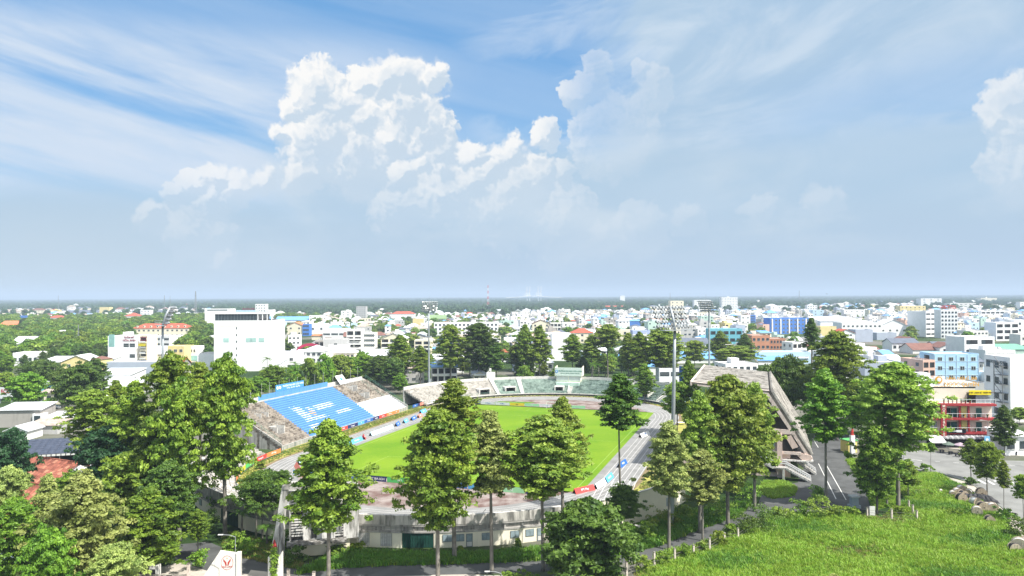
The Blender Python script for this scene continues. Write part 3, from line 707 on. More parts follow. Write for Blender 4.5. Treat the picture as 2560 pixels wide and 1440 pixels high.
# grass tufts
GRN = [leafmat('grass_blade', (0.170,0.310,0.020), (0.340,0.500,0.055), 0.35), leafmat('grass_blade_dark', (0.075,0.190,0.016), (0.17,0.34,0.03), 0.3), leafmat('grass_blade_dry', (0.16,0.19,0.03), (0.33,0.30,0.09), 0.25)]
def tuft(seed, n, h, spread, lean, mt, wd=0.05):
    r = np.random.default_rng(seed); V = []; T = []
    for i in range(n):
        a = r.uniform(0, 6.28); x, y = r.normal(0, spread, 2); hh = h*r.uniform(.5, 1.15); l = lean*r.uniform(.3, 1.2)*hh; w = wd*r.uniform(.7, 1.4)
        c, s = math.cos(a), math.sin(a); px_, py_ = -s*w, c*w
        p1 = (x+c*l*.3, y+s*l*.3, hh*.6); p2 = (x+c*l, y+s*l, hh)
        V += [(x-px_, y-py_, 0), (x+px_, y+py_, 0), (p1[0]+px_, p1[1]+py_, p1[2]), (p1[0]-px_, p1[1]-py_, p1[2])]
        V += [(p1[0]-px_, p1[1]-py_, p1[2]), (p1[0]+px_, p1[1]+py_, p1[2]), (p2[0]+px_*.2, p2[1]+py_*.2, p2[2]), (p2[0]-px_*.2, p2[1]-py_*.2, p2[2])]
        t = r.uniform(0, 1); T += [t, t]
    return D.objects.new('grass_tuft', quadmesh('grass_tuft', np.array(V), np.array(T), mt))
TC1 = coll('meadow_tufts', [tuft(i, 46, 0.95, 0.33, 0.55, GRN[0]) for i in range(6)] + [tuft(77, 40, 0.7, .3, .5, GRN[1])])
TC2 = coll('strip_tufts', [tuft(20+i, 40, 0.8, 0.3, 0.5, GRN[1]) for i in range(4)] + [tuft(30, 40, 0.6, .3, .5, GRN[0])])
TC3 = coll('dry_tufts', [tuft(40+i, 36, 0.45, 0.3, 0.6, GRN[2]) for i in range(3)] + [tuft(50, 40, 0.5, .3, .5, GRN[1])])
P = polypts(gpoly(MEAD), 30000); P3 = np.c_[P, np.zeros(len(P))]
q = np.sin(P[:,0]*.35+np.sin(P[:,1]*.21)*2)*np.cos(P[:,1]*.27+1.3*np.sin(P[:,0]*.11))
sz = 0.60+0.30*q+RNG.uniform(-.25,.3,len(P))
qq = np.sin(P[:,0]*.19+2*np.sin(P[:,1]*.13))+np.cos(P[:,1]*.31+P[:,0]*.08)+RNG.normal(0,.45,len(P)); dk, dr = qq > 1.25, qq < -1.35
scatter('weeds', P3[dk], sz[dk]*1.15, TC2, 'darker green weed patches in the empty lot', 'weeds'); scatter('dry_weeds', P3[dr], sz[dr]*1.3, TC3, 'yellowish dry weed patches in the empty lot', 'weeds')
keep = ~(dk | dr)
scatter('tall_grass', P3[keep], sz[keep], TC1, 'tall bright grass covering the empty lot behind the post fence', 'grass')
P = polypts(gpoly(STRIP), 9000); scatter('rough_grass', np.c_[P, np.zeros(len(P))], RNG.uniform(.5,1.05,len(P)), TC2, 'rough dark grass strip at the foot of the curved building', 'grass')
for nm_, pl_, k_, lb_ in (('island_grass', [(1888,1228),(1905,1205),(1960,1203),(1988,1222),(1975,1240),(1925,1246)], 900, 'ragged grass island below the grandstand stair'), ('corner_grass', [(2112,1150),(2130,1145),(2230,1190),(2235,1260),(2180,1275),(2160,1225)], 1500, 'grass under the trees at the yard corner'), ('traffic_island_grass', [(2535,1192),(2600,1188),(2635,1200),(2560,1205)], 400, 'grass on the traffic island at the right edge')):
    P = polypts(gpoly(pl_), k_); scatter(nm_, np.c_[P, np.zeros(len(P))], RNG.uniform(.3,.7,len(P)), TC1, lb_, 'grass')
VG = [(560,1330),(640,1345),(760,1395),(745,1420),(640,1398),(560,1380)]
P = polypts(gpoly(VG), 1500); scatter('dry_grass', np.c_[P, np.zeros(len(P))], RNG.uniform(.5,1.0,len(P)), TC3, 'yellowing dry grass round the leaning concrete frame', 'grass')
# dry verge inside the stadium
ang = RNG.uniform(0, 1, 5200); pts = []
for a in ang:
    R = RNG.uniform(45.4, 48.4) if a < .62 else RNG.uniform(45.2, 49.6)
    if a < .3: pts.append(S(-42.2-R*math.cos(t:=RNG.uniform(-1.57,1.57)), R*math.sin(t)))
    elif a < .62: pts.append(S(42.2+R*math.cos(t:=RNG.uniform(-1.57,1.57)), R*math.sin(t)))
    else: pts.append(S(RNG.uniform(-42,42), -R))
scatter('verge_grass', [tuple(p) for p in pts], RNG.uniform(.25,.5,len(pts)), TC3, 'short dry grass along the outside of the running track', 'grass')
# ------------------------------------------------------------------ stadium terraces
CREAM = mat('cream_wall', (0.80,0.73,0.56), 0.85, 0.06, 0.5, dirt=0.16, dirtc=(0.36,0.31,0.22), streak=True)
CREAML = mat('cream_wall_light', (0.84,0.79,0.64), 0.85, 0.05, 0.5, dirt=0.14, dirtc=(0.42,0.38,0.28), streak=True)
WHITED = mat('white_wall_stained', (0.66,0.65,0.62), 0.85, 0.08, 0.7, dirt=0.62, dirtc=(0.07,0.065,0.055), streak=True, dscale=1.0)
PARA = mat('parapet_stained', (0.55,0.53,0.49), 0.9, 0.15, 0.5, dirt=0.60, dirtc=(0.10,0.10,0.09), streak=True, dscale=0.8)
RIM = mat('rim_white', (0.60,0.585,0.55), 0.9, 0.12, 0.5, dirt=0.42, dirtc=(0.16,0.15,0.13), dscale=1.2)
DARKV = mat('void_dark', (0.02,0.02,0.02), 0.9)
GLASS = mat('window_glass', (0.045,0.06,0.07), 0.12, 0.3, 2.0, spec=0.6)
GLASSL = mat('window_glass_pale', (0.26,0.33,0.36), 0.3, 0.2, 2.0, spec=0.5)
FRAMEW = mat('frame_white', (0.62,0.62,0.60), 0.6, 0.05)
FRAMEG = mat('frame_grey', (0.16,0.19,0.20), 0.6, 0.1)
GGATE = mat('green_gate', (0.012,0.062,0.045), 0.6, 0.25, 1.0)
STEEL = mat('galvanised', (0.36,0.39,0.41), 0.5, 0.08, 2.0, metal=0.35)
RAILG = mat('rail_green', (0.10,0.22,0.17), 0.6, 0.3, 1.0)
RAILW = mat('rail_pale', (0.45,0.45,0.42), 0.7, 0.3, 1.0)
TERR = [mat('terrace_brown', (0.34,0.30,0.255), 0.95, 0.25, 0.8, dirt=0.74, dirtc=(0.085,0.07,0.055), dscale=0.6),
        mat('terrace_grey', (0.42,0.40,0.365), 0.95, 0.22, 0.8, dirt=0.55, dirtc=(0.15,0.14,0.12), dscale=0.45),
        mat('terrace_green', (0.30,0.38,0.33), 0.95, 0.25, 0.9, dirt=0.62, dirtc=(0.06,0.10,0.08), dscale=0.5)]
BLUE = mat('seat_blue', (0.10,0.27,0.58), 0.55, 0.06, 0.4, dirt=0.1, dirtc=(0.3,0.45,0.7))
WSEAT = mat('seat_white', (0.62,0.66,0.70), 0.7, 0.08, 0.5, dirt=0.25, dirtc=(0.38,0.42,0.48))
BLUED = mat('tread_blue', (0.10,0.24,0.52), 0.8, 0.1, 0.5, dirt=0.3, dirtc=(0.12,0.17,0.25))
# blue seats with a print of white figures
def printmat():
    m, t, p = new_mat('seat_blue_print'); N = t.nodes; L = t.links
    g = N.new('ShaderNodeNewGeometry'); mp = N.new('ShaderNodeMapping'); L.new(g.outputs['Position'], mp.inputs[0])
    mp.vector_type = 'TEXTURE'; mp.inputs['Location'].default_value = (SO.x, SO.y, 0); mp.inputs['Rotation'].default_value = (0, 0, PI/2-STH)
    s = N.new('ShaderNodeSeparateXYZ'); L.new(mp.outputs[0], s.inputs[0])     # x = u, y = -v
    vo = N.new('ShaderNodeTexVoronoi'); L.new(mp.outputs[0], vo.inputs[0]); vo.inputs['Scale'].default_value = 1.7
    no = N.new('ShaderNodeTexNoise'); L.new(mp.outputs[0], no.inputs['Vector']); no.inputs['Scale'].default_value = 1.6; no.inputs['Detail'].default_value = 4
    def M_(op, a, b=None, c=None):
        n = N.new('ShaderNodeMath'); n.operation = op
        for i, v in enumerate((a, b, c)):
            if v is None: continue
            if hasattr(v, 'is_output'): L.new(v, n.inputs[i])
            else: n.inputs[i].default_value = v
        return n.outputs[0]
    U, V = s.outputs[0], s.outputs[1]
    tot = None
    for (uc, vc, ru, rv, th) in ((-2.5,60.2,5.0,1.0,.50),(3.0,56.4,4.0,.7,.50),(-15.0,59.6,2.0,2.6,.52),(-16.5,53.4,2.6,1.2,.40),(-10,60.0,1.2,1.0,.5),(-12.0,56.5,5.5,.5,.5)):
        a = M_('MAXIMUM', M_('DIVIDE', M_('ABSOLUTE', M_('SUBTRACT', U, uc)), ru), M_('DIVIDE', M_('ABSOLUTE', M_('SUBTRACT', V, vc)), rv))
        a = M_('ADD', a, M_('MULTIPLY', M_('SUBTRACT', no.outputs[0], .5), 1.4))
        k = M_('MULTIPLY', M_('LESS_THAN', a, 1.0), M_('GREATER_THAN', vo.outputs['Distance'], th*.62))
        tot = k if tot is None else M_('MAXIMUM', tot, k)
    ye = M_('LESS_THAN', M_('ADD', M_('DIVIDE', M_('ABSOLUTE', M_('SUBTRACT', U, -11.0)), 1.6), M_('DIVIDE', M_('ABSOLUTE', M_('SUBTRACT', V, 58.6)), 1.4)), 1.1)
    m1 = N.new('ShaderNodeMix'); m1.data_type = 'RGBA'; L.new(tot, m1.inputs[0]); m1.inputs[6].default_value = (0.115,0.30,0.62,1); m1.inputs[7].default_value = (0.74,0.77,0.80,1)
    m2 = N.new('ShaderNodeMix'); m2.data_type = 'RGBA'; L.new(ye, m2.inputs[0]); L.new(m1.outputs[2], m2.inputs[6]); m2.inputs[7].default_value = (0.62,0.40,0.12,1)
    L.new(m2.outputs[2], p.inputs['Base Color']); p.inputs['Roughness'].default_value = 0.6; return m
BLUEP = printmat()
# left straight stand: 20 rows, v from -51 back to -67.5, z 1.2 .. 10.5
NR, V0, RUN, RISE, Z0 = 20, -51.0, 0.83, 0.475, 1.2
left = thing('terrace_stand', 'straight concrete terrace with a blue painted seating block and mossy brown ends', 'grandstand', S(0, -59, 0))
LI = left.matrix_world
left.matrix_world = Matrix.Translation(S(0,-59,0)); 
def lchild(mb, name):
    o = mb.build(name, left); o.matrix_parent_inverse = Matrix.Translation(-S(0,-59,0)); return o
def step_box(mb, u0, u1, va, vb, z0, z1, m):
    P_ = [S(u0,va,z0),S(u1,va,z0),S(u1,vb,z0),S(u0,vb,z0),S(u0,va,z1),S(u1,va,z1),S(u1,vb,z1),S(u0,vb,z1)]
    b = len(mb.v); mb.v += [tuple(p) for p in P_]; k = mb.mi(m)
    for q in ((0,3,2,1),(4,5,6,7),(0,1,5,4),(1,2,6,5),(2,3,7,6),(3,0,4,7)): mb.f.append(tuple(b+i for i in q)); mb.m.append(k)
U_A, U_B, U_C, U_D = -37.5, -23.0, 13.5, 36.5
for r in range(NR):
    va, vb = V0-r*RUN, V0-(r+1)*RUN; z = Z0+r*RISE; rng_ = random.Random(r)
    for (u0, u1, m_) in ((U_A, U_B, TERR[0]), (U_C, U_D, WSEAT if r < 9 else TERR[0])):
        mb = MB()
        gaps = []
        if m_ is TERR[0] and u0 == U_A and 5 <= r <= 8: gaps = [(-33.0, -29.5)]
        if m_ is TERR[0] and u0 == U_C and 10 <= r <= 12: gaps = [(21.5, 25.0)]
        if m_ is TERR[0] and u0 == U_C and 15 <= r <= 17: gaps = [(20.5, 24.0)]
        cur = u0
        for g0, g1 in gaps+[(u1, u1)]:
            if g0 > cur: step_box(mb, cur, g0, va+rng_.uniform(-.03,.03), vb, 0 if r % 4 == 0 else z-1.2, z, m_)
            cur = g1
        if m_ is TERR[0]:                     # broken bench slabs standing proud of each tread
            u = u0+.3
            while u < u1-1.5:
                L_ = rng_.uniform(3.0, 8.0)
                if rng_.random() < .9 and not any(g0-.3 < u+L_ and u < g1+.3 for g0, g1 in gaps): step_box(mb, u, min(u+L_, u1-.1), va-.06, va-.42, z+.002, z+rng_.uniform(.15,.22), m_)
                u += L_+rng_.uniform(.05,.5)
        lchild(mb, 'terrace_row' if m_ is TERR[0] else 'white_seat_row')
    mb = MB(); step_box(mb, U_B+.003, U_C-.003, va, vb, z-1.2, z-.01, BLUED); lchild(mb, 'terrace_row')
    mb = MB(); step_box(mb, U_B-.05, U_C+.05, va+.02, va-.50, z+.0, z+.16, BLUEP); lchild(mb, 'blue_seat_row')
# stair rails up the blue block
for u in (-12.5, -4.5, 4.0):
    mb = MB(); 
    for r in range(NR): step_box(mb, u, u+.9, V0-r*RUN-.52, V0-r*RUN-.8, Z0+r*RISE+.0, Z0+r*RISE+.24, BLUE)
    lchild(mb, 'aisle_steps')
ZT_ = Z0+NR*RISE; VB = V0-NR*RUN
mb = MB(); step_box(mb, U_A, U_D, VB, VB-1.4, 0, ZT_-.3, CONC); lchild(mb, 'rear_walkway')
mb = MB(); step_box(mb, U_A, U_D, V0+.45, V0+.003, 0, 1.15, CONC); lchild(mb, 'front_wall')
for k in range(9):
    u0 = U_A+14.5+k*4.06; mb = MB(); step_box(mb, u0, u0+4.0, VB-1.4, VB-1.55, ZT_-.3, ZT_+1.25, BLUE); lchild(mb, 'blue_panel')
mb = MB(); step_box(mb, U_C+.1, U_D, VB-1.4, VB-1.6, ZT_-.3, ZT_+.75, RIM); step_box(mb, U_A, U_B-.1, VB-1.4, VB-1.6, ZT_-.3, ZT_+.75, RIM); lchild(mb, 'rear_parapet')
mb = MB()
for u in (U_A, U_D):
    P_ = [S(u,V0+.4,0),S(u,VB-1.5,0),S(u,VB-1.5,ZT_+.2),S(u,V0+.4,1.6)]; Q_ = [S(u+.25,V0+.4,0),S(u+.25,VB-1.5,0),S(u+.25,VB-1.5,ZT_+.2),S(u+.25,V0+.4,1.6)]
    mb.sweep([P_, Q_], CONC)
lchild(mb, 'end_wall')
# vomitory blocks with railings
def vom(u, r, w=3.4):
    mb = MB(); v = V0-r*RUN; z = Z0+r*RISE
    step_box(mb, u-w/2, u-w/2+.2, v-.2, v-3.2, z-1.6, z+1.5, RIM); step_box(mb, u+w/2-.2, u+w/2, v-.2, v-3.2, z-1.6, z+1.5, RIM)
    step_box(mb, u-w/2+.2, u+w/2-.2, v-3.0, v-3.2, z-1.6, z+1.5, RIM); step_box(mb, u-w/2+.2, u+w/2-.2, v-.5, v-2.9, z-1.6, z-1.4, DARKV); lchild(mb, 'stair_opening')
    mb = MB()
    for uu in (u-w/2+.1, u+w/2-.1):
        for q in range(5): mb.bar(S(uu, v-.2-q*.75, z+1.5), S(uu, v-.2-q*.75, z+2.4+q*.05), .06, .06, RAILW)
        for h in (1.95, 2.4): mb.bar(S(uu, v-.2, z+h), S(uu, v-3.2, z+h), .06, .06, RAILW)
    lchild(mb, 'railing')
for u, r in ((-31.2,5),(23.2,10),(22.2,15),(-30.5,12)): vom(u, r)
# railings down the stand ends and along the front
mb = MB()
for u in (U_A+.3, U_D-.3, U_D-6):
    for h in (.9,1.4): mb.bar(S(u, V0, Z0+h), S(u, VB, ZT_+h), .06, .06, RAILG)
    for q in range(9): mb.bar(S(u, V0-q*2.07, Z0+q*1.18), S(u, V0-q*2.07, Z0+q*1.18+1.4), .06,.06, RAILG)
lchild(mb, 'railing')
# flag poles on the back wall
for i, u in enumerate((-26,-21,-17.2,-12.6,-7.5,-3.2,1.5,6.5,11.5,17.5,23,29,34)):
    p = S(u, VB-1.8, 0); mb = MB(); mb.tube([(0,0,0),(0,0,ZT_+4.6)], [.06,.04], RAILW, 6)
    one(mb, 'flag_pole', f'bare thin pole behind the back wall of the blue stand, {ordinal(i)} from its near end', 'pole', 'bare poles along the stand', (p.x, p.y, 0))
# hoarding above the blue wall
SIGNB = mat('sign_blue', (0.07,0.27,0.55), 0.6, 0.05); SIGNW = mat('sign_white', (0.75,0.76,0.77), 0.6, 0.05)
p = S(-7.5, VB-1.5, ZT_+1.3); hd = thing('banner', 'long blue banner with white lettering above the blue seats', 'banner', p)
hd.rotation_euler[2] = PI/2-STH          # local x runs along u, local -y faces the pitch
mb = MB(); mb.box((0,0,1.0),(14.5,.12,2.0), SIGNB); mb.build('panel', hd)
text('TRƯỜNG ĐẠI HỌC CỬU LONG', .78, SIGNW, hd, (1.6,-.08,1.25), (PI/2,0,0)); text('Thể thao - Sức khỏe - Cộng đồng', .5, SIGNW, hd, (1.6,-.08,.5), (PI/2,0,0))
for q in (0, 1):
    mb = MB(); mb.tube([(-6.4+q*1.25,-.06,1.1),(-6.4+q*1.25,-.12,1.1)], .5, SIGNW, 14); mb.build('emblem', hd)
for k in range(2):
    u, r, lb = ((20.5, 20, 'white tilted board with a blue emblem at the top of the stand'), )[0] if k == 0 else (0,0,'')
    if k == 0:
        p = S(u, VB+.5, ZT_+.2); b = thing('notice_board', lb, 'board', p); b.rotation_euler[2] = PI/2-STH
        mb = MB(); M_ = Matrix.Rotation(math.radians(-38), 4, 'X'); mb.box((0,0,1.4),(4.8,.12,3.6), SIGNW, M=M_); mb.build('panel', b)
        mb = MB(); mb.bar((-1.6,.3,0),(-1.6,.9,1.6),.12,.12,STEEL); mb.bar((1.6,.3,0),(1.6,.9,1.6),.12,.12,STEEL); mb.build('prop', b)
        mb = MB(); mb.tube([M_ @ Vector((0,-.07,1.5)), M_ @ Vector((0,-.12,1.5))], .7, SIGNB, 16); mb.build('emblem', b)
# curved terraces
def curve(side, a0, a1, label, rows, R0, run, z0, rise, mats, stairs, seg=4.0, gapf=None):
    base = ring(side, 52, (a0+a1)/2, 0); t = thing('terrace_curve', label, 'grandstand', base); inv = Matrix.Translation(-base)
    def ch(mb, nm):
        if mb.f: o = mb.build(nm, t); o.matrix_parent_inverse = inv
    def arc(mb, A0, A1, Ra, Rb, zl, zh, m):
        n = max(1, int(abs(A1-A0)/seg)+1); rs = []
        for i in range(n+1):
            a = A0+(A1-A0)*i/n; rs.append([ring(side,Ra,a,zl), ring(side,Rb,a,zl), ring(side,Rb,a,zh), ring(side,Ra,a,zh)])
        mb.sweep(rs, m)
    cuts = [a0]+stairs+[a1]
    for k in range(len(cuts)-1):
        A0, A1 = cuts[k]+(.9 if k else 0), cuts[k+1]-(.9 if k < len(cuts)-2 else 0); m_ = mats((A0+A1)/2)
        for r in range(rows):
            mb = MB(); z = z0+r*rise; Ra = R0+r*run; rg = random.Random(k*50+r)
            G0 = gapf(k, r) if gapf else None
            if G0: arc(mb, A0, G0[0], Ra, Ra+run, z-rise*1.5, z, m_); arc(mb, G0[1], A1, Ra, Ra+run, z-rise*1.5, z, m_)
            else: arc(mb, A0, A1, Ra, Ra+run, z-rise*1.5, z, m_)
            a = A0+.5
            while a < A1-1.2:
                w = rg.uniform(3,9)
                if rg.random() < .9 and not (G0 and a+w > G0[0] and a < G0[1]): arc(mb, a, min(a+w, A1-.2), Ra+.05, Ra+.42, z+.002, z+rg.uniform(.15,.22), m_)
                a += w+rg.uniform(.08,.5)
            ch(mb, 'terrace_row')
    for a in stairs:
        mb = MB()
        for q in range(rows*2): arc(mb, a-.85, a+.85, R0+q*run/2, R0+(q+1)*run/2, 0.1, z0+(q-.6)*rise/2, RIM)
        ch(mb, 'aisle_steps')
        mb = MB(); 
        for sgn in (-1,):
            mb.bar(ring(side,R0,a+sgn,z0+.9), ring(side,R0+rows*run,a+sgn,z0+rows*rise+.9), .07,.07, RAILW)
            mb.bar(ring(side,R0,a+sgn,z0+.1), ring(side,R0+rows*run,a+sgn,z0+rows*rise+.1), .22,.35, RIM)
        ch(mb, 'railing')
    Rb = R0+rows*run; zt = z0+rows*rise
    return t, ch, arc, Rb, zt
def fm(a): return TERR[1] if a < -40 else TERR[2]
def gp(k, r):
    if k == 1 and 1 <= r <= 3: return (-50, -44)
    if k == 3 and 2 <= r <= 4: return (-12.5, -8)
    if k == 2 and 2 <= r <= 5: return (-36.5, -31)
    if k == 5 and 2 <= r <= 4: return (32, 36)
    return None
far, ch, arc, Rb, zt = curve(1, -86, 58, 'far curved terrace with mossy green concrete rows and a white rim', 11, 47.6, .86, 1.15, .44, fm, [-64,-40,-28,-5,22,44], gapf=gp)
mb = MB(); arc(mb, -86, 58, Rb, Rb+.35, 0, zt+.75, RIM); ch(mb, 'rim_wall')
mb = MB(); arc(mb, -86, 58, 47.0, 47.6, 0, 1.0, RIM); ch(mb, 'front_wall')
mb = MB(); arc(mb, -86, 58, 46.9, 46.98, .30, .75, DARKV); ch(mb, 'front_gap')
mb = MB()
for h in (1.6, 2.05): 
    for a in range(-84, 56, 4): mb.bar(ring(1,47.3,a,h), ring(1,47.3,a+4,h), .05,.05, RAILG)
for a in range(-84, 58, 4): mb.bar(ring(1,47.3,a,1.0), ring(1,47.3,a,2.05), .06,.06, RAILG)
ch(mb, 'railing')
for a0_, a1_, z_ in ((-50,-44,2.2),(-36.5,-31,2.4),(-12.5,-8,2.4),(32,36,2.4)):
    mb = MB(); arc(mb, a0_+.2, a1_-.2, 49.2, 50.0, .2, z_-.5, DARKV); arc(mb, a0_, a1_, 48.6, 52.6, z_+.9, z_+1.1, RIM); arc(mb, a0_, a0_+.5, 48.6, 52.4, .2, z_+.9, RIM); arc(mb, a1_-.5, a1_, 48.6, 52.4, .2, z_+.9, RIM); ch(mb, 'stair_opening')
# green end rooms at the far right
b0 = ring(1, 51, 64, 0); rm = thing('changing_room', 'low green roofed room at the right end of the far curve', 'building', b0, PI/2-STH-math.radians(0))
ROOFG = mat('roof_green_worn', (0.22,0.31,0.26), 0.9, 0.2, 0.8, dirt=0.5, dirtc=(0.1,0.12,0.1))
mb = MB(); mb.box((0,0,1.6),(9,6.4,3.2), mat('wall_dark_green', (0.03,0.14,0.10), 0.8, 0.2)); mb.build('wall', rm)
mb = MB(); mb.sweep([[(-5,3.9,3.2),(-5,-3.9,5.6),(-5,-3.9,5.8),(-5,3.9,3.4)],[(5,3.9,3.2),(5,-3.9,5.6),(5,-3.9,5.8),(5,3.9,3.4)]], ROOFG); mb.build('roof', rm)
for x in (-2.6, 1.2):
    mb = MB(); mb.box((x,3.22,1.3),(2.2,.06,2.4), DARKV if x > 0 else CREAM); mb.build('doorway', rm)
for y in (-4.2,0,4.2):
    mb = MB(); mb.box((y,3.85,1.6),(.3,.3,3.2), RIM); mb.build('post', rm)
rm.rotation_euler[2] = math.atan2((S(0,0)-b0).y, (S(0,0)-b0).x) - PI/2
# scoreboard building
sp = ring(1, 56.6, -6.5, 0); sb = thing('scoreboard', 'white scoreboard box with a pale green sign on top of the far rim', 'scoreboard', sp)
fa = math.atan2(-(S(0,0)-sp).x, (S(0,0)-sp).y); sb.rotation_euler[2] = fa+PI
sw = mat('board_pale_green', (0.56,0.66,0.60), 0.7, 0.04)
mb = MB(); mb.box((0,0,4.6),(10.4,4.2,9.2), WHITED if False else CREAML); mb.build('wall', sb)
mb = MB(); mb.box((0,-2.35,9.0),(11.4,.5,3.4), sw); mb.build('sign_panel', sb)
mb = MB(); mb.box((0,.3,9.28),(10.9,4.6,.14), mat('black_roof', (.03,.03,.03), .9)); mb.build('roof', sb)
for x in (-5.62, 5.62):
    mb = MB(); mb.sweep([[(x-.1,-2.6,7.2),(x-.1,2.6,7.2),(x-.1,2.6,11.2),(x-.1,-2.6,10.6)],[(x+.1,-2.6,7.2),(x+.1,2.6,7.2),(x+.1,2.6,11.2),(x+.1,-2.6,10.6)]], CREAML); mb.build('side_wall', sb)
for x in (-2.6, 2.6):
    mb = MB(); mb.box((x,-2.16,6.2),(4.9,.1,1.9), mat('shutter_pale', (.55,.57,.54), .7)); mb.build('shutter', sb)
gt = mat('text_green', (0.05,0.22,0.15), .6)
text('TRƯỜNG ĐẠI HỌC CỬU LONG', .72, gt, sb, (.8,-2.62,9.3), (PI/2,0,0)); text('THỂ THAO - HỌC TẬP - LAO ĐỘNG - SÁNG TẠO', .36, gt, sb, (.8,-2.62,8.4), (PI/2,0,0))
mb = MB(); mb.tube([(-4.9,-2.6,9.1),(-4.9,-2.66,9.1)], .62, SIGNB, 18); mb.tube([(-4.9,-2.66,9.1),(-4.9,-2.7,9.1)], .42, SIGNW, 3); mb.build('emblem', sb)
mb = MB(); mb.box((0,-3.2,3.9),(9.6,2.6,1.6), mat('wall_mint', (.45,.60,.52), .8, .1, dirt=.3, dirtc=(.2,.3,.25))); mb.build('plinth', sb)
# small tilted board left of the centre
p = ring(1, 57.4, -40, zt+.5); b = thing('notice_board', 'blank white tilted board on the rim of the far curve', 'board', p); b.rotation_euler[2] = math.atan2(-(S(0,0)-p).x, (S(0,0)-p).y)+PI
mb = MB(); M_ = Matrix.Rotation(math.radians(-30), 4, 'X'); mb.box((0,0,1.5),(3.4,.12,2.4), SIGNW, M=M_); mb.build('panel', b)
mb = MB(); mb.bar((-1.2,0,0),(-1.2,.7,1.2),.1,.1,STEEL); mb.bar((1.2,0,0),(1.2,.7,1.2),.1,.1,STEEL); mb.build('prop', b)
# near curve: building with parapet from -80 to 48 degrees, then plain high wall to 75
near, ch, arc, Rb, zt = curve(-1, -84, 46, 'near curved terrace building with cream ground floor and stained parapet', 9, 47.8, .92, 1.0, .43, lambda a: TERR[1], [-62,-40,-18,8,30])
mb = MB(); arc(mb, -84, 46, Rb, Rb+.3, 2.7, 5.25, PARA); ch(mb, 'parapet')
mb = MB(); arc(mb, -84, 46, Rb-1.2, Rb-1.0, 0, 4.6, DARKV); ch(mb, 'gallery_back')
mb = MB(); arc(mb, -84, 46, Rb-.3, Rb+.72, 2.42, 2.72, CONC); ch(mb, 'ledge')
mb = MB(); arc(mb, -84, 46, Rb+.3, Rb+1.0, 3.5, 3.62, CONC); ch(mb, 'slot_lintel') if False else None
# walls, openings by angle
RW = Rb+.62
SEGS = []
doors = [(26.2,'door'),(38.2,'door'),(-46,'door')]
gates = [(15.2,20.4),(43.0,45.8),(-24,-18)]
wins = [22.6, 24.6, 29.0, 33.8, 36.4, 40.6, -34,-38,-42,-50,-54,-58,-62,-66]
def wall_arc(A0, A1):
    mb = MB(); arc(mb, A0, A1, RW-.25, RW, 0, 2.42, CREAML); ch(mb, 'wall')
A = -84.0
for g0, g1 in sorted(gates):
    wall_arc(A, g0)
    mb = MB(); n = 12
    for i in range(n):
        x0, x1 = g0+(g1-g0)*i/n, g0+(g1-g0)*(i+.86)/n; arc(mb, x0, x1, RW-.2, RW-.1, 0.05, 2.4, GGATE)
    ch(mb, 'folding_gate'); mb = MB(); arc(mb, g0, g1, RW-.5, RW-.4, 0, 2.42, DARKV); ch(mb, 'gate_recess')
    A = g1
wall_arc(A, 46)
# upper gallery band with slats
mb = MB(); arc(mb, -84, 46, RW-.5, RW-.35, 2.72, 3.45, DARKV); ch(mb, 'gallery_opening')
mb = MB(); arc(mb, -84, 46, RW-.45, RW+.08, 3.45, 3.748, CONC); ch(mb, 'lintel')
mb = MB(); arc(mb, -84, 46, Rb+.3, RW+.12, 3.75, 5.25, PARA); ch(mb, 'parapet')
for a in range(-82, 46, 3):
    mb = MB(); arc(mb, a, a+.32, RW-.34, RW-.1, 2.72, 3.45, CONC); ch(mb, 'mullion')
for h in (2.95, 3.2):
    mb = MB(); arc(mb, -84, 46, RW-.30, RW-.26, h, h+.06, CONC); ch(mb, 'slat')
def on_wall(a, off=0.0): 
    p = ring(-1, RW+off, a, 0); c = S(-42.2, 0); d = (p-c).normalized(); return p, math.atan2(d.y, d.x)+PI/2
wmesh = MB(); wmesh.box((0,0,1.55),(1.5,.10,1.15), FRAMEG); wmesh.box((-.36,-.06,1.55),(.66,.04,1.0), GLASSL); wmesh.box((.36,-.06,1.55),(.66,.04,1.0), GLASSL); wmesh = wmesh.mesh('window')
dmesh = MB(); dmesh.box((0,0,1.08),(1.05,.10,2.12), FRAMEG); dmesh.box((0,-.06,1.5),(.8,.04,1.1), GLASSL); dmesh.box((0,-.06,.5),(.8,.04,.7), FRAMEW); dmesh = dmesh.mesh('door')
for a in wins:
    p, r = on_wall(a); o = obj('window', wmesh, near); o.matrix_parent_inverse = Matrix.Translation(-ring(-1,52,-19,0)); o.location = p; o.rotation_euler[2] = r
for a, _ in doors:
    p, r = on_wall(a); o = obj('door', dmesh, near); o.matrix_parent_inverse = Matrix.Translation(-ring(-1,52,-19,0)); o.location = p; o.rotation_euler[2] = r
# ventilation block grids
vmesh = MB()
for i in range(6):
    for j in range(9): vmesh.box((-.75+i*.3,0,.42+j*.22),(.22,.08,.15), WHT)
vmesh.box((0,.03,1.3),(1.9,.03,2.05), mat('vent_grey', (.3,.3,.29), .9)); vmesh = vmesh.mesh('vent_blocks')
for a in (8.8, 12.6):
    p, r = on_wall(a, .01); o = obj('vent_block_grid', vmesh, near); o['kind'] = 'stuff'; o.matrix_parent_inverse = Matrix.Translation(-ring(-1,52,-19,0)); o.location = p; o.rotation_euler[2] = r
for a in (7.4, 14.9, 20.7, 27.6, 31.5, 35.1, 42.6, -28, -16):
    mb = MB(); arc(mb, a, a+.25, RW, RW+.1, 0, 2.42, CREAML); ch(mb, 'pilaster')
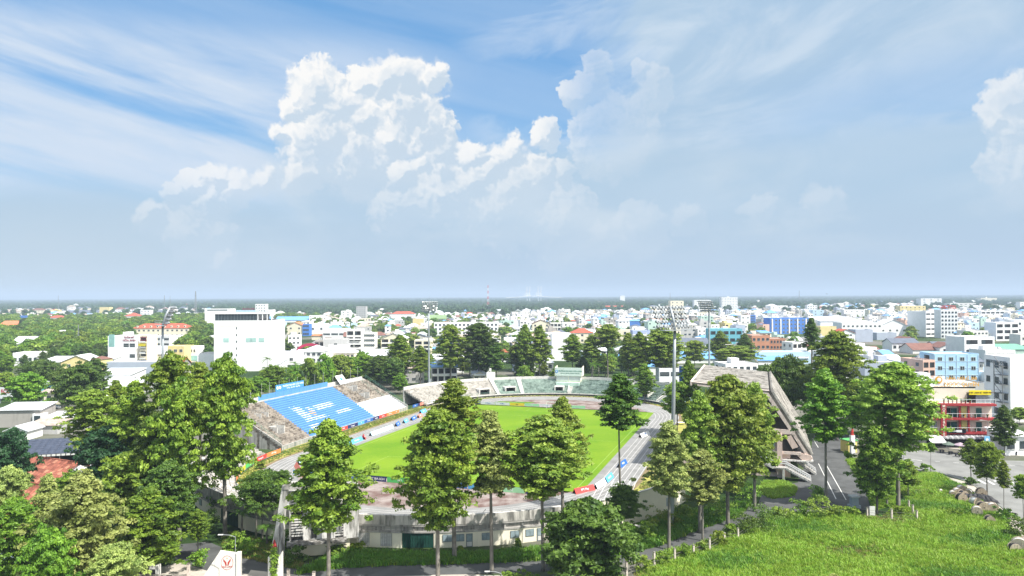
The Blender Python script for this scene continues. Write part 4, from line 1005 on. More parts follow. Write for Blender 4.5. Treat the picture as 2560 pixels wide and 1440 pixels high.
# plain cream wall
base = ring(-1, 57, 62, 0); cw = thing('curved_wall', 'tall plain cream wall continuing the near curve to the right', 'wall', base)
rs = []
for i in range(15):
    a = 46.2+i*2.2; z = 5.2; rs.append([ring(-1,56.8,a,0), ring(-1,57.1,a,0), ring(-1,57.1,a,z), ring(-1,56.8,a,z)])
mb = MB(); mb.sweep(rs, CREAML); o = mb.build('wall', cw); o.matrix_parent_inverse = Matrix.Translation(-base)
rs = [[q + Vector((0,0,5.2)) if False else q for q in [ring(-1,56.7,46.2+i*2.2,5.2), ring(-1,57.2,46.2+i*2.2,5.2), ring(-1,57.2,46.2+i*2.2,5.35), ring(-1,56.7,46.2+i*2.2,5.35)]] for i in range(15)]
mb = MB(); mb.sweep(rs, RIM); o = mb.build('coping', cw); o.matrix_parent_inverse = Matrix.Translation(-base)
mb = MB()
for i in range(12):
    a = 47+i*2.4; mb.bar(ring(-1,55.6,a,.0), ring(-1,55.6,a,2.0), .05,.05, RAILW)
    if i < 11:
        for h in (.7,1.3,1.95): mb.bar(ring(-1,55.6,a,h), ring(-1,55.6,a+2.4,h), .04,.04, RAILW)
one(mb, 'railing', 'thin pale metal railing on the track side of the cream wall', 'railing')
# perimeter fence of the track with its boards
fmb = MB()
def fence_pt(s_):
    "arc length parameter round the left side of the track: near curve -> left straight -> far curve start"
    if s_ < 0: a = -90 + (-s_)/47.9*57.2958; return ring(-1, 47.9, -90+(-s_)/47.9*57.2958, 0)
    if s_ < 84.4: return S(-42.2+s_, -49.3, 0) if s_ > 8 else S(-42.2+s_, -47.9-1.4*s_/8, 0)
    return ring(1, 49.3-0.9*min(1, (s_-84.4)/10), -90+(s_-84.4)/48.5*57.2958, 0)
s_ = -66.0
fb_ = MB()
while s_ < 112:
    p, q = fence_pt(s_), fence_pt(s_+2.2)
    fb_.bar(p, p+Vector((0,0,1.5)), .06,.06, RAILG)
    for h in (.12,.8,1.45): fb_.bar(p+Vector((0,0,h)), q+Vector((0,0,h)), .04,.04, RAILG)
    s_ += 2.2
one(fb_, 'track_fence', 'low green metal fence round the left side of the running track', 'fence')
def board_mat(nm, c): return mat('board_'+nm, c, 0.55, 0.04, spec=0.4)
BC = {'orange':board_mat('orange',(.80,.24,.07)),'yellow':board_mat('yellow',(.75,.62,.03)),'green':board_mat('green',(.10,.52,.14)),'red':board_mat('red',(.65,.055,.05)),
      'white':board_mat('white',(.72,.73,.75)),'blue':board_mat('blue',(.03,.13,.42)),'sky':board_mat('sky',(.10,.38,.68)),'navy':board_mat('navy',(.02,.03,.13)),'pink':board_mat('pink',(.72,.22,.16)),
      'pale':board_mat('pale',(.40,.60,.72)),'lime':board_mat('lime',(.35,.70,.40))}
INK = {'orange':SIGNW,'yellow':mat('ink_olive',(.06,.10,.02),.6),'green':SIGNW,'red':SIGNW,'white':mat('ink_blue',(.05,.16,.45),.6),'blue':SIGNW,'sky':SIGNW,'navy':SIGNW,'pink':SIGNW,'pale':SIGNW,'lime':SIGNW}
def ad_board(p, q, h, zb, colr, txt, label, lean=0.0, grp='advertising boards hung on the track fence', side=1, thick=.06):
    "flat board between ground points p and q; its face looks to the right of p->q"
    d = (q-p); L_ = d.length; yaw = math.atan2(d.y, d.x); c = (p+q)/2
    o = thing('advertising_board', label, 'board', (c.x, c.y, zb), yaw, grp)
    mb = MB(); mb.box((0, -.02, h/2), (L_*.985, thick, h), BC[colr]); mb.build('panel', o)
    if txt: text(txt, h*.62, INK[colr], o, (0, -thick/2-.035, h/2), (PI/2, 0, 0), extrude=.01)
    return o
def run_boards(s0, lst):
    s = s0
    for L_, c, t, lb in lst:
        p, q = fence_pt(s), fence_pt(s+L_); d = (q-p).normalized(); n = Vector((d.y, -d.x, 0))
        ad_board(p+n*.08, q+n*.08, 1.0, .55, c, t, lb); s += L_+.05
run_boards(-41, [(5,'white','FPT Play','white sponsor board at the near left end of the track fence'),(6,'orange','FPT Play','orange sponsor board, the first of the near left fence'),(6.4,'orange','FPT Play','orange sponsor board before the yellow one'),(5.0,'yellow','O M 6','yellow board between orange and green boards'),(6,'green','HQ','green board right of the yellow board'),
  (6.4,'red','Yamaguchi','red board between green and orange boards'),(6.4,'orange','FPT Play','orange board nearest the blue seats')])
run_boards(22, [(3.8,'blue','SCG','blue board at the near corner of the blue seats'),(5.0,'blue','HOA SEN','blue board with white script below the blue seats'),(4.6,'red','VINA','red board below the blue seats'),(6.0,'navy','V.League','navy board below the middle of the blue seats'),(4.0,'sky','H','sky blue emblem board below the blue seats'),(5.5,'blue','PETRO','blue board near the far corner of the blue seats'),(4,'navy','Yamaha','navy board below the white rows'),(5,'red','Toyota','red board below the white rows'),(5,'orange','FPT Play','orange board below the white rows'),(4,'orange','FPT','last orange board before the railing gap')])
run_boards(80, [(4,'blue','BIA','short blue board after the railing gap'),(1.6,'navy','','narrow dark board beside the short blue one'),(5,'pink','Honda','torn orange pink board at the far curve start'),(5,'white','O M 6','white board on the far curve start'),(4,'pink','FPT','pink board next to the tree top on the far curve')])
# standing boards by the pitch
def pitch_board(u0, v0, u1, v1, c, t, lb, h=.95): ad_board(S(u0,v0), S(u1,v1), h, .04, c, t, lb, grp='standing boards behind the goals')
LB = [('blue','BIA SAI GON','blue board behind the far goal, leftmost of its line'),('white','H Petro','white board behind the far goal'),('white','O M 6','white board with olive signs behind the far goal'),('yellow','VIKI','yellow board behind the far goal'),('lime','HQ','pale green board behind the far goal'),('white','KG','white board by the far goal net'),('blue','P','blue board right of the far goal'),('lime','','pale green board at the right end of the far line')]
v = -36
for c, t, lb in LB: pitch_board(57.0, v, 57.0, v+5.6, c, t, lb); v += 5.75
LN = [('blue','Hpetro','bright blue board with large white lettering behind the near goal'),('navy','DAYART BIA SGH','navy board with white figure behind the near goal'),('green','HQ','green board half hidden by the tree tops at the near goal'),('white','BIA','white board in the near goal line'),('blue','VPF','blue board left of centre in the near goal line'),('sky','V.League','sky blue board in the near goal line'),('lime','HQ','pale green board at the right of the near goal line'),('navy','VFF','navy board last in the near goal line')]
v = -20.5
pitch_board(-59.2, v-11.5, -59.2, v-6, 'sky', 'HOA SEN', 'sky blue board hidden by the pointed tree at the near goal'); pitch_board(-59.2, v-5.8, -59.2, v-.2, 'blue', 'PETRO', 'blue board left of the bright blue board'); 
for c, t, lb in LN: pitch_board(-59.4, v, -59.4, v+6.2, c, t, lb, 1.1); v += 6.35
# tent shaped boards along the touch lines
def tent(u0, v0, u1, v1, c, t, lb, h=1.05):
    p, q = S(u0,v0), S(u1,v1); d = q-p; L_ = d.length; yaw = math.atan2(d.y, d.x); cc = (p+q)/2
    o = thing('tent_board', lb, 'board', (cc.x, cc.y, .03), yaw, 'tent shaped boards beside the pitch')
    w = .62
    for sgn in (-1, 1):
        mb = MB(); mb.sweep([[(-L_/2, sgn*w, 0), (-L_/2, sgn*(w-.05), 0), (-L_/2, 0, h-.03), (-L_/2, sgn*.02, h+.02)], [(L_/2, sgn*w, 0), (L_/2, sgn*(w-.05), 0), (L_/2, 0, h-.03), (L_/2, sgn*.02, h+.02)]], BC[c]); mb.build('panel', o)
    mb = MB(); mb.face([(-L_/2+.12,-w+.08,.02),(-L_/2+.12,w-.08,.02),(-L_/2+.12,0,h-.12)], DARKV); mb.face([(L_/2-.12,w-.08,.02),(L_/2-.12,-w+.08,.02),(L_/2-.12,0,h-.12)], DARKV); mb.build('end_gap', o)
    if t: 
        ang = math.atan2(h, w); text(t, .62, INK[c], o, (0, -w/2-.03, h/2+.03), (ang, 0, 0), extrude=.01)
    return o
TL = [(-37,-36.4,-32,-36.0,'pale','','cream and pale blue tent board left of the pointed tree'),(-31.5,-37.2,-25.5,-37.4,'sky','HOA SEN','blue tent board, nearer of two beside the worn touchline'),(-25,-37.5,-18.6,-37.6,'sky','HOA SEN','blue tent board, further of two beside the worn touchline'),(-18,-37.2,-15,-39.0,'red','VINA','short red tent board turned askew'),
      (-12.5,-38.2,1.5,-38.4,'pale','TRƯỜNG ĐẠI HỌC CỬU LONG','very long pale blue tent board beside the left touchline'),(4,-38.5,8,-39.5,'blue','SCG','dark blue tent board right of the very long one'),(10,-38.8,14,-39.6,'sky','PETRO','sky blue tent board between the dark blue and blue ones'),(15.5,-38.8,20,-39.5,'blue','PETRO','blue tent board before the pink one'),(21,-39,24.5,-39.4,'pink','FPT','pink tent board on the left touchline'),(28,-38.4,33,-38.4,'pink','FPT Play','pink tent board beside the tall near tree top'),(30,-42.5,34.5,-42.7,'sky','Toyota','sky blue tent board standing alone on the track'),
      (-57,-31.5,-52,-36,'pink','FPT Play','pink tent board at the near left corner'),(-51,-36.2,-45,-36.6,'pale','HOA SEN','pale blue tent board at the near left corner'),(-61,-27.5,-57.6,-31,'orange','','cream orange tent board at the near left corner'),(-63,-24.0,-60.5,-27,'blue','O','dark blue tent board with a round emblem at the corner'),
      (-56.5,33.5,-52,36.5,'red','FPT Play','red tent board with white lettering at the near right corner'),(-51.5,36.8,-46,37.6,'white','','white tent board behind the red one at the right corner'),(-45.5,37.7,-40,38.0,'sky','HOA SEN','sky blue tent board behind the white one at the right corner'),(-31,38,-25.5,38.6,'blue','PETRO','blue and yellow tent board behind the slender dark tree'),(8,37,14,38.5,'white','VINA','white and red tent board near the lamp tower pole')]
for a in TL: tent(*a)
# goals
for u, sgn, lb in ((53.5, 1, 'white football goal frame at the far end of the pitch'), (-53.5, -1, 'white football goal frame at the near end of the pitch')):
    o = thing('football_goal', lb, 'goal', S(u, 0 if sgn > 0 else 0)); inv = Matrix.Translation(-S(u,0)); mb = MB()
    for v in (-3.66, 3.66): mb.bar(S(u,v,0), S(u,v,2.44), .12,.12, SIGNW); mb.bar(S(u,v,2.44), S(u+sgn*1.6,v,2.3), .06,.06, SIGNW); mb.bar(S(u+sgn*1.6,v,2.3), S(u+sgn*2,v,0), .06,.06, SIGNW)
    mb.bar(S(u,-3.72,2.44), S(u,3.72,2.44), .12,.12, SIGNW); mb.bar(S(u+sgn*1.6,-3.7,2.3), S(u+sgn*1.6,3.7,2.3), .06,.06, SIGNW)
    c = mb.build('frame', o); c.matrix_parent_inverse = inv
# white plastic tents and litter near the right end
for k,(u,v) in enumerate(((33,46),(30,49.5),(26,50),(21,52))):
    p = S(u,v); mb = MB(); mb.box((0,0,.75),(2.6,1.6,.06), SIGNW, .4*k)
    for a in (-1,1):
        for b_ in (-.6,.6): mb.bar((a*1.1,b_,0),(a*1.1,b_,.73),.06,.06,STEEL)
    one(mb, 'trestle_table', ('pale table by the green roofed room','second pale table before the green roofed room','table nearest the lamp tower pole on the track','table standing alone at the lane start')[k], 'table', 'tables left on the track', (p.x,p.y,.03))
p = S(33, 54.5); mb = MB(); mb.box((0,-1.2,1.3),(6,.08,.9), mat('banner_yellow',(.8,.62,.08),.7), -.1)
for a in (-2.8,2.8): mb.bar((a,-1.2,0),(a,-1.2,1.6),.08,.08,STEEL)
one(mb, 'banner', 'yellow banner on posts beside the green roofed room', 'banner', None, (p.x,p.y,0))
# ------------------------------------------------------------------ floodlight towers
LAMPG = mat('lamp_grey', (0.30,0.32,0.33), 0.5, 0.1, metal=0.2); LENS = mat('lamp_lens', (0.30,0.33,0.34), 0.15, 0.1, spec=.6); LAMPB = mat('lamp_back', (0.16,0.165,0.17), .6, .1)
def lamp_mesh():
    m = MB(); m.tube([(0,.34,0),(0,.1,0),(0,-.14,0),(0,-.28,0)], [.12,.22,.30,.27], LAMPG, 8); m.tube([(0,-.285,0),(0,-.29,0)], [.25,.25], LENS, 8); m.box((0,.36,-.05),(.14,.2,.3), LAMPB); return m.mesh('lamp')
LM = lamp_mesh()
def tower(base, lean, label, rows=5, cols=10):
    b = Vector((*base, 0)); t = thing('floodlight_tower', label, 'lamp tower', b, 0, 'floodlight towers')
    c = S(0,0); yaw = math.atan2((c-b).y, (c-b).x)+PI/2          # local -y looks at the pitch
    t.rotation_euler[2] = yaw
    top = 34.4
    mb = MB(); mb.tube([(lean[0]*z/top, lean[1]*z/top, z) for z in (0, .02, 8, 18, 28, top)], [.47,.47,.41,.34,.29,.25], STEEL, 12); mb.build('pole', t, smooth_=True)
    mb = MB(); mb.tube([(lean[0],lean[1],top),(lean[0]*1.0,lean[1]-.6,top+2.2),(lean[0],lean[1]-1.5,top+4.1)], [.27,.24,.20], STEEL, 10); mb.build('head_mast', t, smooth_=True)
    mb = MB(); mb.tube([(lean[0],lean[1]-1.5,top+4.1),(lean[0],lean[1]-1.5,top+6.6)], [.05,.02], STEEL, 5); mb.build('lightning_rod', t)
    ox, oy = lean; mb = MB()
    mb.box((ox,oy+.3,top),(5.4,1.7,.1), STEEL)
    for x in (-2.65,2.65,0):
        mb.bar((ox+x,oy+1.15,top),(ox+x,oy+1.15,top+1.1),.06,.06,STEEL)
    for h in (.55,1.1): mb.bar((ox-2.7,oy+1.15,top+h),(ox+2.7,oy+1.15,top+h),.06,.06,STEEL); mb.bar((ox-2.7,oy-.5,top+h),(ox-2.7,oy+1.15,top+h),.06,.06,STEEL); mb.bar((ox+2.7,oy-.5,top+h),(ox+2.7,oy+1.15,top+h),.06,.06,STEEL)
    mb.build('platform', t)
    mb = MB()
    for r in range(rows):
        y, z = oy-.35-r*.36, top+.55+r*.82; mb.bar((ox-3.1,y,z),(ox+3.1,y,z),.09,.09,STEEL)
    for x in (-2.6,-1.3,1.3,2.6): mb.bar((ox+x,oy-.35,top+.2),(ox+x,oy-.35-(rows-1)*.36,top+.7+(rows-1)*.82),.09,.09,STEEL)
    mb.bar((ox-1.3,oy-.7,top+1.2),(ox+1.3,oy-1.7,top+3.8),.05,.05,STEEL)
    mb.build('lamp_frame', t)
    for r in range(rows):
        for k in range(cols):
            x = -3.0+6.0*k/(cols-1)
            if abs(x) < .28: continue
            o = obj('lamp', LM, t, (ox+x, oy-.62-r*.36, top+.62+r*.82)); o.rotation_euler = (math.radians(-28), 0, random.uniform(-.25,.25))
    for k, z in enumerate((4.2,6.0)):
        mb = MB(); mb.box((.62,0,z),(.5,.35,1.4), STEEL); mb.build('control_box', t)
    return t
tower(S(-71.9,54.8)[:2], (-.9,.15), 'tall near lamp tower beside the cream curved wall, lamps seen from behind')
tower(S(75,-60)[:2], (0,0), 'lamp tower beyond the far curve, left of centre')
tower(S(70,52.3)[:2], (0,0), 'lamp tower beyond the grandstand roof')
tower(S(-73.2,-56)[:2], (0,0), 'lamp tower rising from the left tree crowd, seen edge on')
# ------------------------------------------------------------------ roofed grandstand on the right
PINK = mat('pink_concrete', (0.74,0.58,0.51), 0.9, 0.08, 0.6, dirt=0.22, dirtc=(0.10,0.075,0.06), streak=True, dscale=0.9)
PINKP = mat('pink_concrete_peeling', (0.74,0.62,0.56), 0.9, 0.12, 0.8, dirt=0.42, dirtc=(0.09,0.075,0.06), dscale=1.3)
ROOFS = mat('roof_slab_weathered', (0.17,0.155,0.135), 0.95, 0.3, 0.6, dirt=0.6, dirtc=(0.03,0.028,0.022), dscale=0.7)
ROOFR = mat('roof_rib_pale', (0.55,0.52,0.47), 0.95, 0.2, 0.6, dirt=0.62, dirtc=(0.06,0.05,0.04), dscale=0.45)
GA, GB_ = -29.0, 14.4
gbase = S(-7, 66, 0); gs = thing('roofed_grandstand', 'pink concrete grandstand with a weathered cantilever roof and sloping back', 'grandstand', gbase); ginv = Matrix.Translation(-gbase)
def gch(mb, nm):
    o = mb.build(nm, gs); o.matrix_parent_inverse = ginv; return o
def sl(u0, u1, a, b, c, d, m, mb):
    "prism between u0,u1 with (v,z) profile a,b,c,d"
    mb.sweep([[S(u0, *q) for q in (a,b,c,d)], [S(u1, *q) for q in (a,b,c,d)]], m)
mb = MB(); sl(GA, GB_, (54.8,20.1),(71.6,18.6),(71.6,19.0),(54.8,20.5), ROOFS, mb); gch(mb, 'roof_slab')
n = 16
for i in range(n+1):
    u = GA+(GB_-GA-1.2)*i/n; mb = MB(); sl(u, u+.7, (54.7,20.51),(71.65,19.01),(71.65,19.14),(54.7,20.64), ROOFR if i else PINKP, mb); gch(mb, 'roof_rib')
mb = MB(); sl(GA-.1, GB_+.1, (54.4,19.7),(54.8,19.7),(54.8,20.7),(54.4,20.7), PINKP, mb); gch(mb, 'roof_fascia')
mb = MB(); sl(GA, GB_, (71.6,18.5),(80.0,5.0),(80.4,5.2),(72.0,19.2), ROOFS, mb); gch(mb, 'back_slab')
for i in range(n+1):
    u = GA+(GB_-GA-.4)*i/n; mb = MB(); sl(u, u+1.0, (72.0,19.0),(80.3,5.3),(80.7,5.5),(72.4,19.4), ROOFR, mb); gch(mb, 'back_rib')
for i in range(7):
    u = GA+(GB_-GA-.5)*i/6; mb = MB()
    sl(u, u+.5, (70.9,18.1),(79.3,5.0),(80.0,5.0),(71.6,18.6), PINKP, mb); sl(u, u+.5, (56,19.7),(70.9,18.1),(71.6,18.6),(56,20.1), PINKP, mb); gch(mb, 'roof_frame')
mb = MB(); sl(GA-.2, GA+1.4, (76.5,5.9),(78.6,3.9),(80.6,4.4),(80.2,5.2), PINK, mb); sl(GA-.2, GA+1.2, (75.0,9.0),(76.4,6.4),(77.6,6.9),(76.2,9.4), PINK, mb); gch(mb, 'gable_fin')
mb = MB(); sl(GA-.6, GB_, (74,3.75),(80.7,3.75),(80.7,4.05),(74,4.05), WHITED, mb); gch(mb, 'gallery_floor')
for r in range(17):
    va = 52.5+r*1.08; z = 2.6+r*.62; mb = MB(); sl(GA+.6, GB_-.5, (va,z-1.0),(va+1.08,z-1.0),(va+1.08,z),(va,z), TERR[0] if r % 3 else TERR[1], mb); gch(mb, 'terrace_row')
mb = MB(); sl(GA, GA+.35, (52.5,0),(70.5,0),(70.5,12.0),(52.5,2.0), PINK, mb); gch(mb, 'end_wall')
mb = MB(); sl(GA+.4, GB_, (70.5,0),(76,0),(76,9.6),(70.5,9.6), PINK, mb); gch(mb, 'room_block')
mb = MB(); sl(GA-.1, GA+.4, (69,9.6),(77,9.6),(77,10.6),(69,10.6), PINKP, mb); sl(GA-.3, GA+.4, (70,5.2),(78.2,5.2),(78.2,5.8),(70,5.8), PINKP, mb); gch(mb, 'floor_beam')
mb = MB(); sl(GA-.6, GA, (73.2,0),(74.3,0),(74.3,9.6),(73.2,9.6), PINK, mb); gch(mb, 'column')
mb = MB(); sl(GA-.06, GA+.3, (74.4,5.9),(77.6,5.9),(76.6,9.3),(74.4,9.3), DARKV, mb); gch(mb, 'opening')
mb = MB(); sl(GA-.08, GA+.42, (71.1,6.6),(72.8,6.6),(72.8,8.6),(71.1,8.6), GLASSL, mb); sl(GA-.12, GA-.085, (71.9,6.6),(72.0,6.6),(72.0,8.6),(71.9,8.6), FRAMEW, mb); gch(mb, 'window')
mb = MB(); sl(GA-.05, GA+.41, (71.0,1.0),(72.9,1.0),(72.9,4.2),(71.0,4.2), DARKV, mb); gch(mb, 'window')
for k, (u, lo) in enumerate(((-32.2, 0), (-24.5, 1))):
    mb = MB()
    if not lo: 
        mb.face([S(u,72.4,2.7),S(u,75.0,2.7),S(u+2.2,75.0,2.7),S(u+2.2,72.4,2.7)], CONC); sl(u, u+2.2, (72.4,2.45),(75,2.45),(75,2.69),(72.4,2.69), CONC, mb)
    gch(mb, 'stair_landing') if mb.f else None
    v0, v1, z0 = (75.0, 80.0, 2.7) if not lo else (75.5, 81.5, 4.3)
    for q in range(12):
        mb = MB(); vv = v0+(v1-v0)*q/12; z = z0*(1-(q+1)/13); sl(u, u+2.2, (vv,max(0,z-.45)),(vv+(v1-v0)/12,max(0,z-.45)),(vv+(v1-v0)/12,z),(vv,z), CONC, mb); gch(mb, 'stair_step')
    mb = MB()
    for uu in (u, u+2.2):
        sl(uu-.08, uu+.08, (v0,z0-.55),(v1,-.0),(v1,.75),(v0,z0+.75), WHITED, mb) if False else None
        mb.bar(S(uu,v0,z0+1.0), S(uu,v1,1.0), .16,.22, SIGNW); mb.bar(S(uu,v0,z0-.1), S(uu,v1,.1), .16,.4, WHITED)
        for q in range(13): 
            t = q/12; mb.bar(S(uu,v0+(v1-v0)*t,z0*(1-t)), S(uu,v0+(v1-v0)*t,z0*(1-t)+1.0), .09,.09, SIGNW)
    gch(mb, 'stair_railing')
mb = MB()
for uu in (-32.2, -30.0):
    mb.bar(S(uu,72.4,3.7), S(uu,75.0,3.7), .14,.2, SIGNW); mb.bar(S(uu,69.0,5.2), S(uu,72.4,3.7), .16,.22, SIGNW); mb.bar(S(uu,69.0,4.1), S(uu,72.4,2.6), .16,.4, WHITED)
    for q in range(8): t = q/7; mb.bar(S(uu,69+3.4*t,4.2-1.5*t), S(uu,69+3.4*t,5.2-1.5*t), .09,.09, SIGNW)
gch(mb, 'stair_railing')
mb = MB(); sl(-32.2,-30,(74.2,0),(74.7,0),(74.7,2.5),(74.2,2.5), WHITED, mb); gch(mb, 'landing_post')
# ------------------------------------------------------------------ white shuttered tower block in front of the near curve, with leaning frame
x0, y0 = G(862,1386); x1, y1 = G(735,1416)
tb = thing('shuttered_block', 'stained white stair block with louvred openings before the near curve', 'building', ((x0+x1)/2, (y0+y1)/2+2.5, 0), math.atan2(y0-y1, x0-x1)*0.4)
W_ = 10.6; Hh = 10.2
mb = MB(); mb.box((0,2.6,Hh/2+1.2),(W_,5.2,Hh-2.4), WHITED); mb.build('wall', tb)
mb = MB(); mb.box((-.6,2.8,1.2),(W_-1.6,4.6,2.4), CREAM); mb.build('base_wall', tb)
mb = MB(); mb.box((-1.2,-.7,2.55),(W_-1.6,2.0,.34), mat('ledge_black', (.10,.095,.085), .95, .4, 1.5, dirt=.6, dirtc=(.45,.44,.42))); mb.build('ledge', tb)
mb = MB(); mb.box((-.05,2.6,Hh+.1),(W_+.1,5.4,.3), CONC); mb.build('roof', tb)
for k, (xa, xb) in enumerate(((-W_/2+.3,-W_/2+2.0),(-W_/2+6.4,-W_/2+8.2))):
    mb = MB(); mb.box(((xa+xb)/2,-.03,6.2),(xb-xa,.06,6.8), DARKV); mb.build('louvre_recess', tb)
    for z in range(16):
        if (z*7+k*3) % 9 == 0: continue
        mb = MB(); mb.box(((xa+xb)/2,-.10,3.1+z*.42),(xb-xa,.1,.22), WHITED); mb.build('slat', tb)
mb = MB(); mb.box((-1.6,-.04,3.7),(.8,.1,1.5), DARKV); mb.build('window', tb)
mb = MB(); mb.box((W_/2-4.0,-.15,6.3),(.6,.3,7.6), WHITED); mb.build('pilaster', tb)
for i in range(3):
    mb = MB(); mb.box((2.6,.28-.0,.9+i*.42),(1.6,.1,.12), DARKV); mb.build('slat', tb)
xf, yf = G(680,1408)
fr = thing('concrete_frame', 'tall leaning concrete portal frame streaked black, left of the shuttered block', 'frame', (xf+1.0, yf+1.6, 0), -.1)
mb = MB(); mb.sweep([[(-1.9,-.5,0),(.2,-.5,0),(.2,.5,0),(-1.9,.5,0)],[(-.75,-.45,6),(.3,-.45,6),(.3,.45,6),(-.75,.45,6)],[(.2,-.4,12.0),(1.0,-.4,12.0),(1.0,.4,12.0),(.2,.4,12.0)]], WHITED); mb.build('leaning_column', fr)
mb = MB(); mb.box((5.0,0,11.6),(9.4,1.0,1.1), PARA); mb.build('beam', fr)
mb = MB(); mb.box((9.0,.1,8.0),(.5,.7,7.0), WHITED); mb.build('column', fr)
tree(706,1300,1178,44,'small tree growing on top of the concrete frame','dark','round',1212,Y=112,r0=.05,group='self sown trees',trunk=False,name='self_sown_tree')
TREES[-1].location.z = 0
# ------------------------------------------------------------------ gate with pylons, fence, lamp posts
REDE = mat('emblem_red', (.42,.06,.05), .6); 
x, y = G(552,1500); y = 103.5; x = (568-1280)/FPX*y
gp_ = thing('gate_pylon', 'white wedge shaped gate pylon carrying a round red emblem', 'gate pylon', (x, y, 0), .12)
m_ = mat('pylon_white', (.70,.68,.63), .85, .07, .8, dirt=.35, dirtc=(.22,.20,.17), streak=True)
mb = MB(); mb.sweep([[(-4.6,-.35,0),(1.2,-.35,0),(1.2,-.35,5.1),(-.95,-.35,5.5)],[(-4.6,.35,0),(1.2,.35,0),(1.2,.35,5.1),(-.95,.35,5.5)]], m_); mb.build('wall', gp_)
mb = MB(); mb.box((1.55,0,2.6),(.55,.9,5.2), m_); mb.build('post', gp_)
em = MB(); ez = 3.95; ex = .05
n = 28
for i in range(n):
    a, b = 2*PI*i/n, 2*PI*(i+1)/n
    em.face([(ex+.82*math.cos(a),-.37,ez+.98*math.sin(a)),(ex+.82*math.cos(b),-.37,ez+.98*math.sin(b)),(ex+.77*math.cos(b),-.37,ez+.93*math.sin(b)),(ex+.77*math.cos(a),-.37,ez+.93*math.sin(a))], REDE)
for k in range(3):
    for sgn in (-1, 1):
        o_ = .10*k
        em.face([(ex+sgn*(.04+o_*.5),-.375,ez-.38),(ex+sgn*(.11+o_*.5),-.375,ez-.38),(ex+sgn*(.16+o_*.9),-.375,ez+.05),(ex+sgn*(.08+o_*.8),-.375,ez+.06)], REDE)
        em.face([(ex+sgn*(.08+o_*.8),-.375,ez+.06),(ex+sgn*(.16+o_*.9),-.375,ez+.05),(ex+sgn*(.5),-.375,ez+.52-o_*1.4),(ex+sgn*(.5),-.375,ez+.60-o_*1.4)], REDE)
for i in range(5):
    a = PI/2+i*2*PI/5; b = a+PI/5; c_ = a-PI/5
    em.face([(ex,-.375,ez+.62),(ex+.06*math.cos(c_),-.375,ez+.62+.06*math.sin(c_)),(ex+.16*math.cos(a),-.375,ez+.62+.16*math.sin(a)),(ex+.06*math.cos(b),-.375,ez+.62+.06*math.sin(b))], mat('star_gold',(.5,.42,.25),.6))
em.build('emblem', gp_); text('VĨNH LONG', .26, REDE, gp_, (ex,-.38,ez-.56), (PI/2,0,0), extrude=.005)
y2 = 103.8; x2 = (688-1280)/FPX*y2
g2 = thing('gate_pylon', 'narrow split white gate pylon overgrown with a creeper', 'gate pylon', (x2, y2, 0), .05)
mb = MB(); mb.box((-.78,0,2.3),(.32,.8,4.6), m_); mb.sweep([[(-.15,-.4,0),(.95,-.4,0),(.95,-.4,5.3),(.55,-.4,4.6)],[(-.15,.4,0),(.95,.4,0),(.95,.4,5.3),(.55,.4,4.6)]], m_); mb.build('post', g2)
V, tn = leaves(np.array([(-.1,-.3,z) for z in np.linspace(1.6,6.2,16)])+RNG.normal(0,.18,(16,3)), np.array([.25+.5*math.sin(PI*i/15) for i in range(16)]), 46, .22, np.full(16,.4), flat=1.0)
obj('creeper', quadmesh('creeper', V, tn, LG['mid']), g2)
mb = MB(); mb.tube([(-.1,-.1,5.9),(-.15,-.1,6.9)], [.35,.08], mat('flower_red',(.28,.03,.03),.8), 7); mb.build('red_flower', g2)
gt_ = thing('sliding_gate', 'low green metal gate between the two white pylons', 'gate', (*GD(632,104.2), 0), .03)
GRNM = mat('gate_green', (.03,.16,.11), .6, .2)
mb = MB(); mb.bar((-2.6,0,.95),(2.6,0,.80),.07,.09,GRNM); mb.bar((-2.6,0,.15),(2.6,0,.15),.07,.09,GRNM); mb.build('frame', gt_)
for i in range(9): mb = MB(); mb.bar((-2.5+i*.62,0,.15),(-2.5+i*.62,0,1.35 if i in (3,6) else .9),.05,.05,GRNM); mb.build('bar', gt_)
mb = MB(); mb.face([(-2.5,.02,.15),(2.5,.02,.15),(2.5,.02,.62),(-2.5,.02,.70)], GRNM); mb.build('panel', gt_)
def lamp_post(x, y, h, arm, label, rz=0.0, double=False):
    o = thing('street_lamp', label, 'street lamp', (x, y, 0), rz, 'street lamps'); mb = MB(); mb.tube([(0,0,0),(0,0,h)], [.07,.045], LAMPG, 8); mb.build('pole', o)
    for s_ in ((-1, 1) if double else (-1,)):
        mb = MB(); mb.tube([(0,0,h),(s_*arm*.5,0,h+.25),(s_*arm,0,h+.3)], .045, LAMPG, 6); arm_ = mb.build('arm', o)
        mb = MB(); mb.box((s_*(arm+.3),0,h+.3),(.7,.2,.1), FRAMEW); mb.build('lamp_head', arm_)
lamp_post(*GD(588,101.0), ZT(588,1340,101.0), 1.7, 'white street lamp standing before the emblem pylon')
lamp_post(*GD(1250,100.5), ZT(1248,1431,100.5), 1.6, 'street lamp just showing its arm above the bottom edge')
lamp_post(*G(35,1030), 7.5, 1.8, 'street lamp beside the billboard at the left')
lamp_post(*G(2255,1180), 8.2, .4, 'slim grey pole in the road crossing beside the airy tree')
lamp_post(*G(2465,1150), 9.5, 1.3, 'street lamp in front of the motel')
lamp_post(*G(101,900), 8, 1.8, 'street lamp at the white long hall')
lamp_post(*G(1742,1352), 4.6, 2.0, 'pale bent pipe lamp by the cream wall railing') if False else None
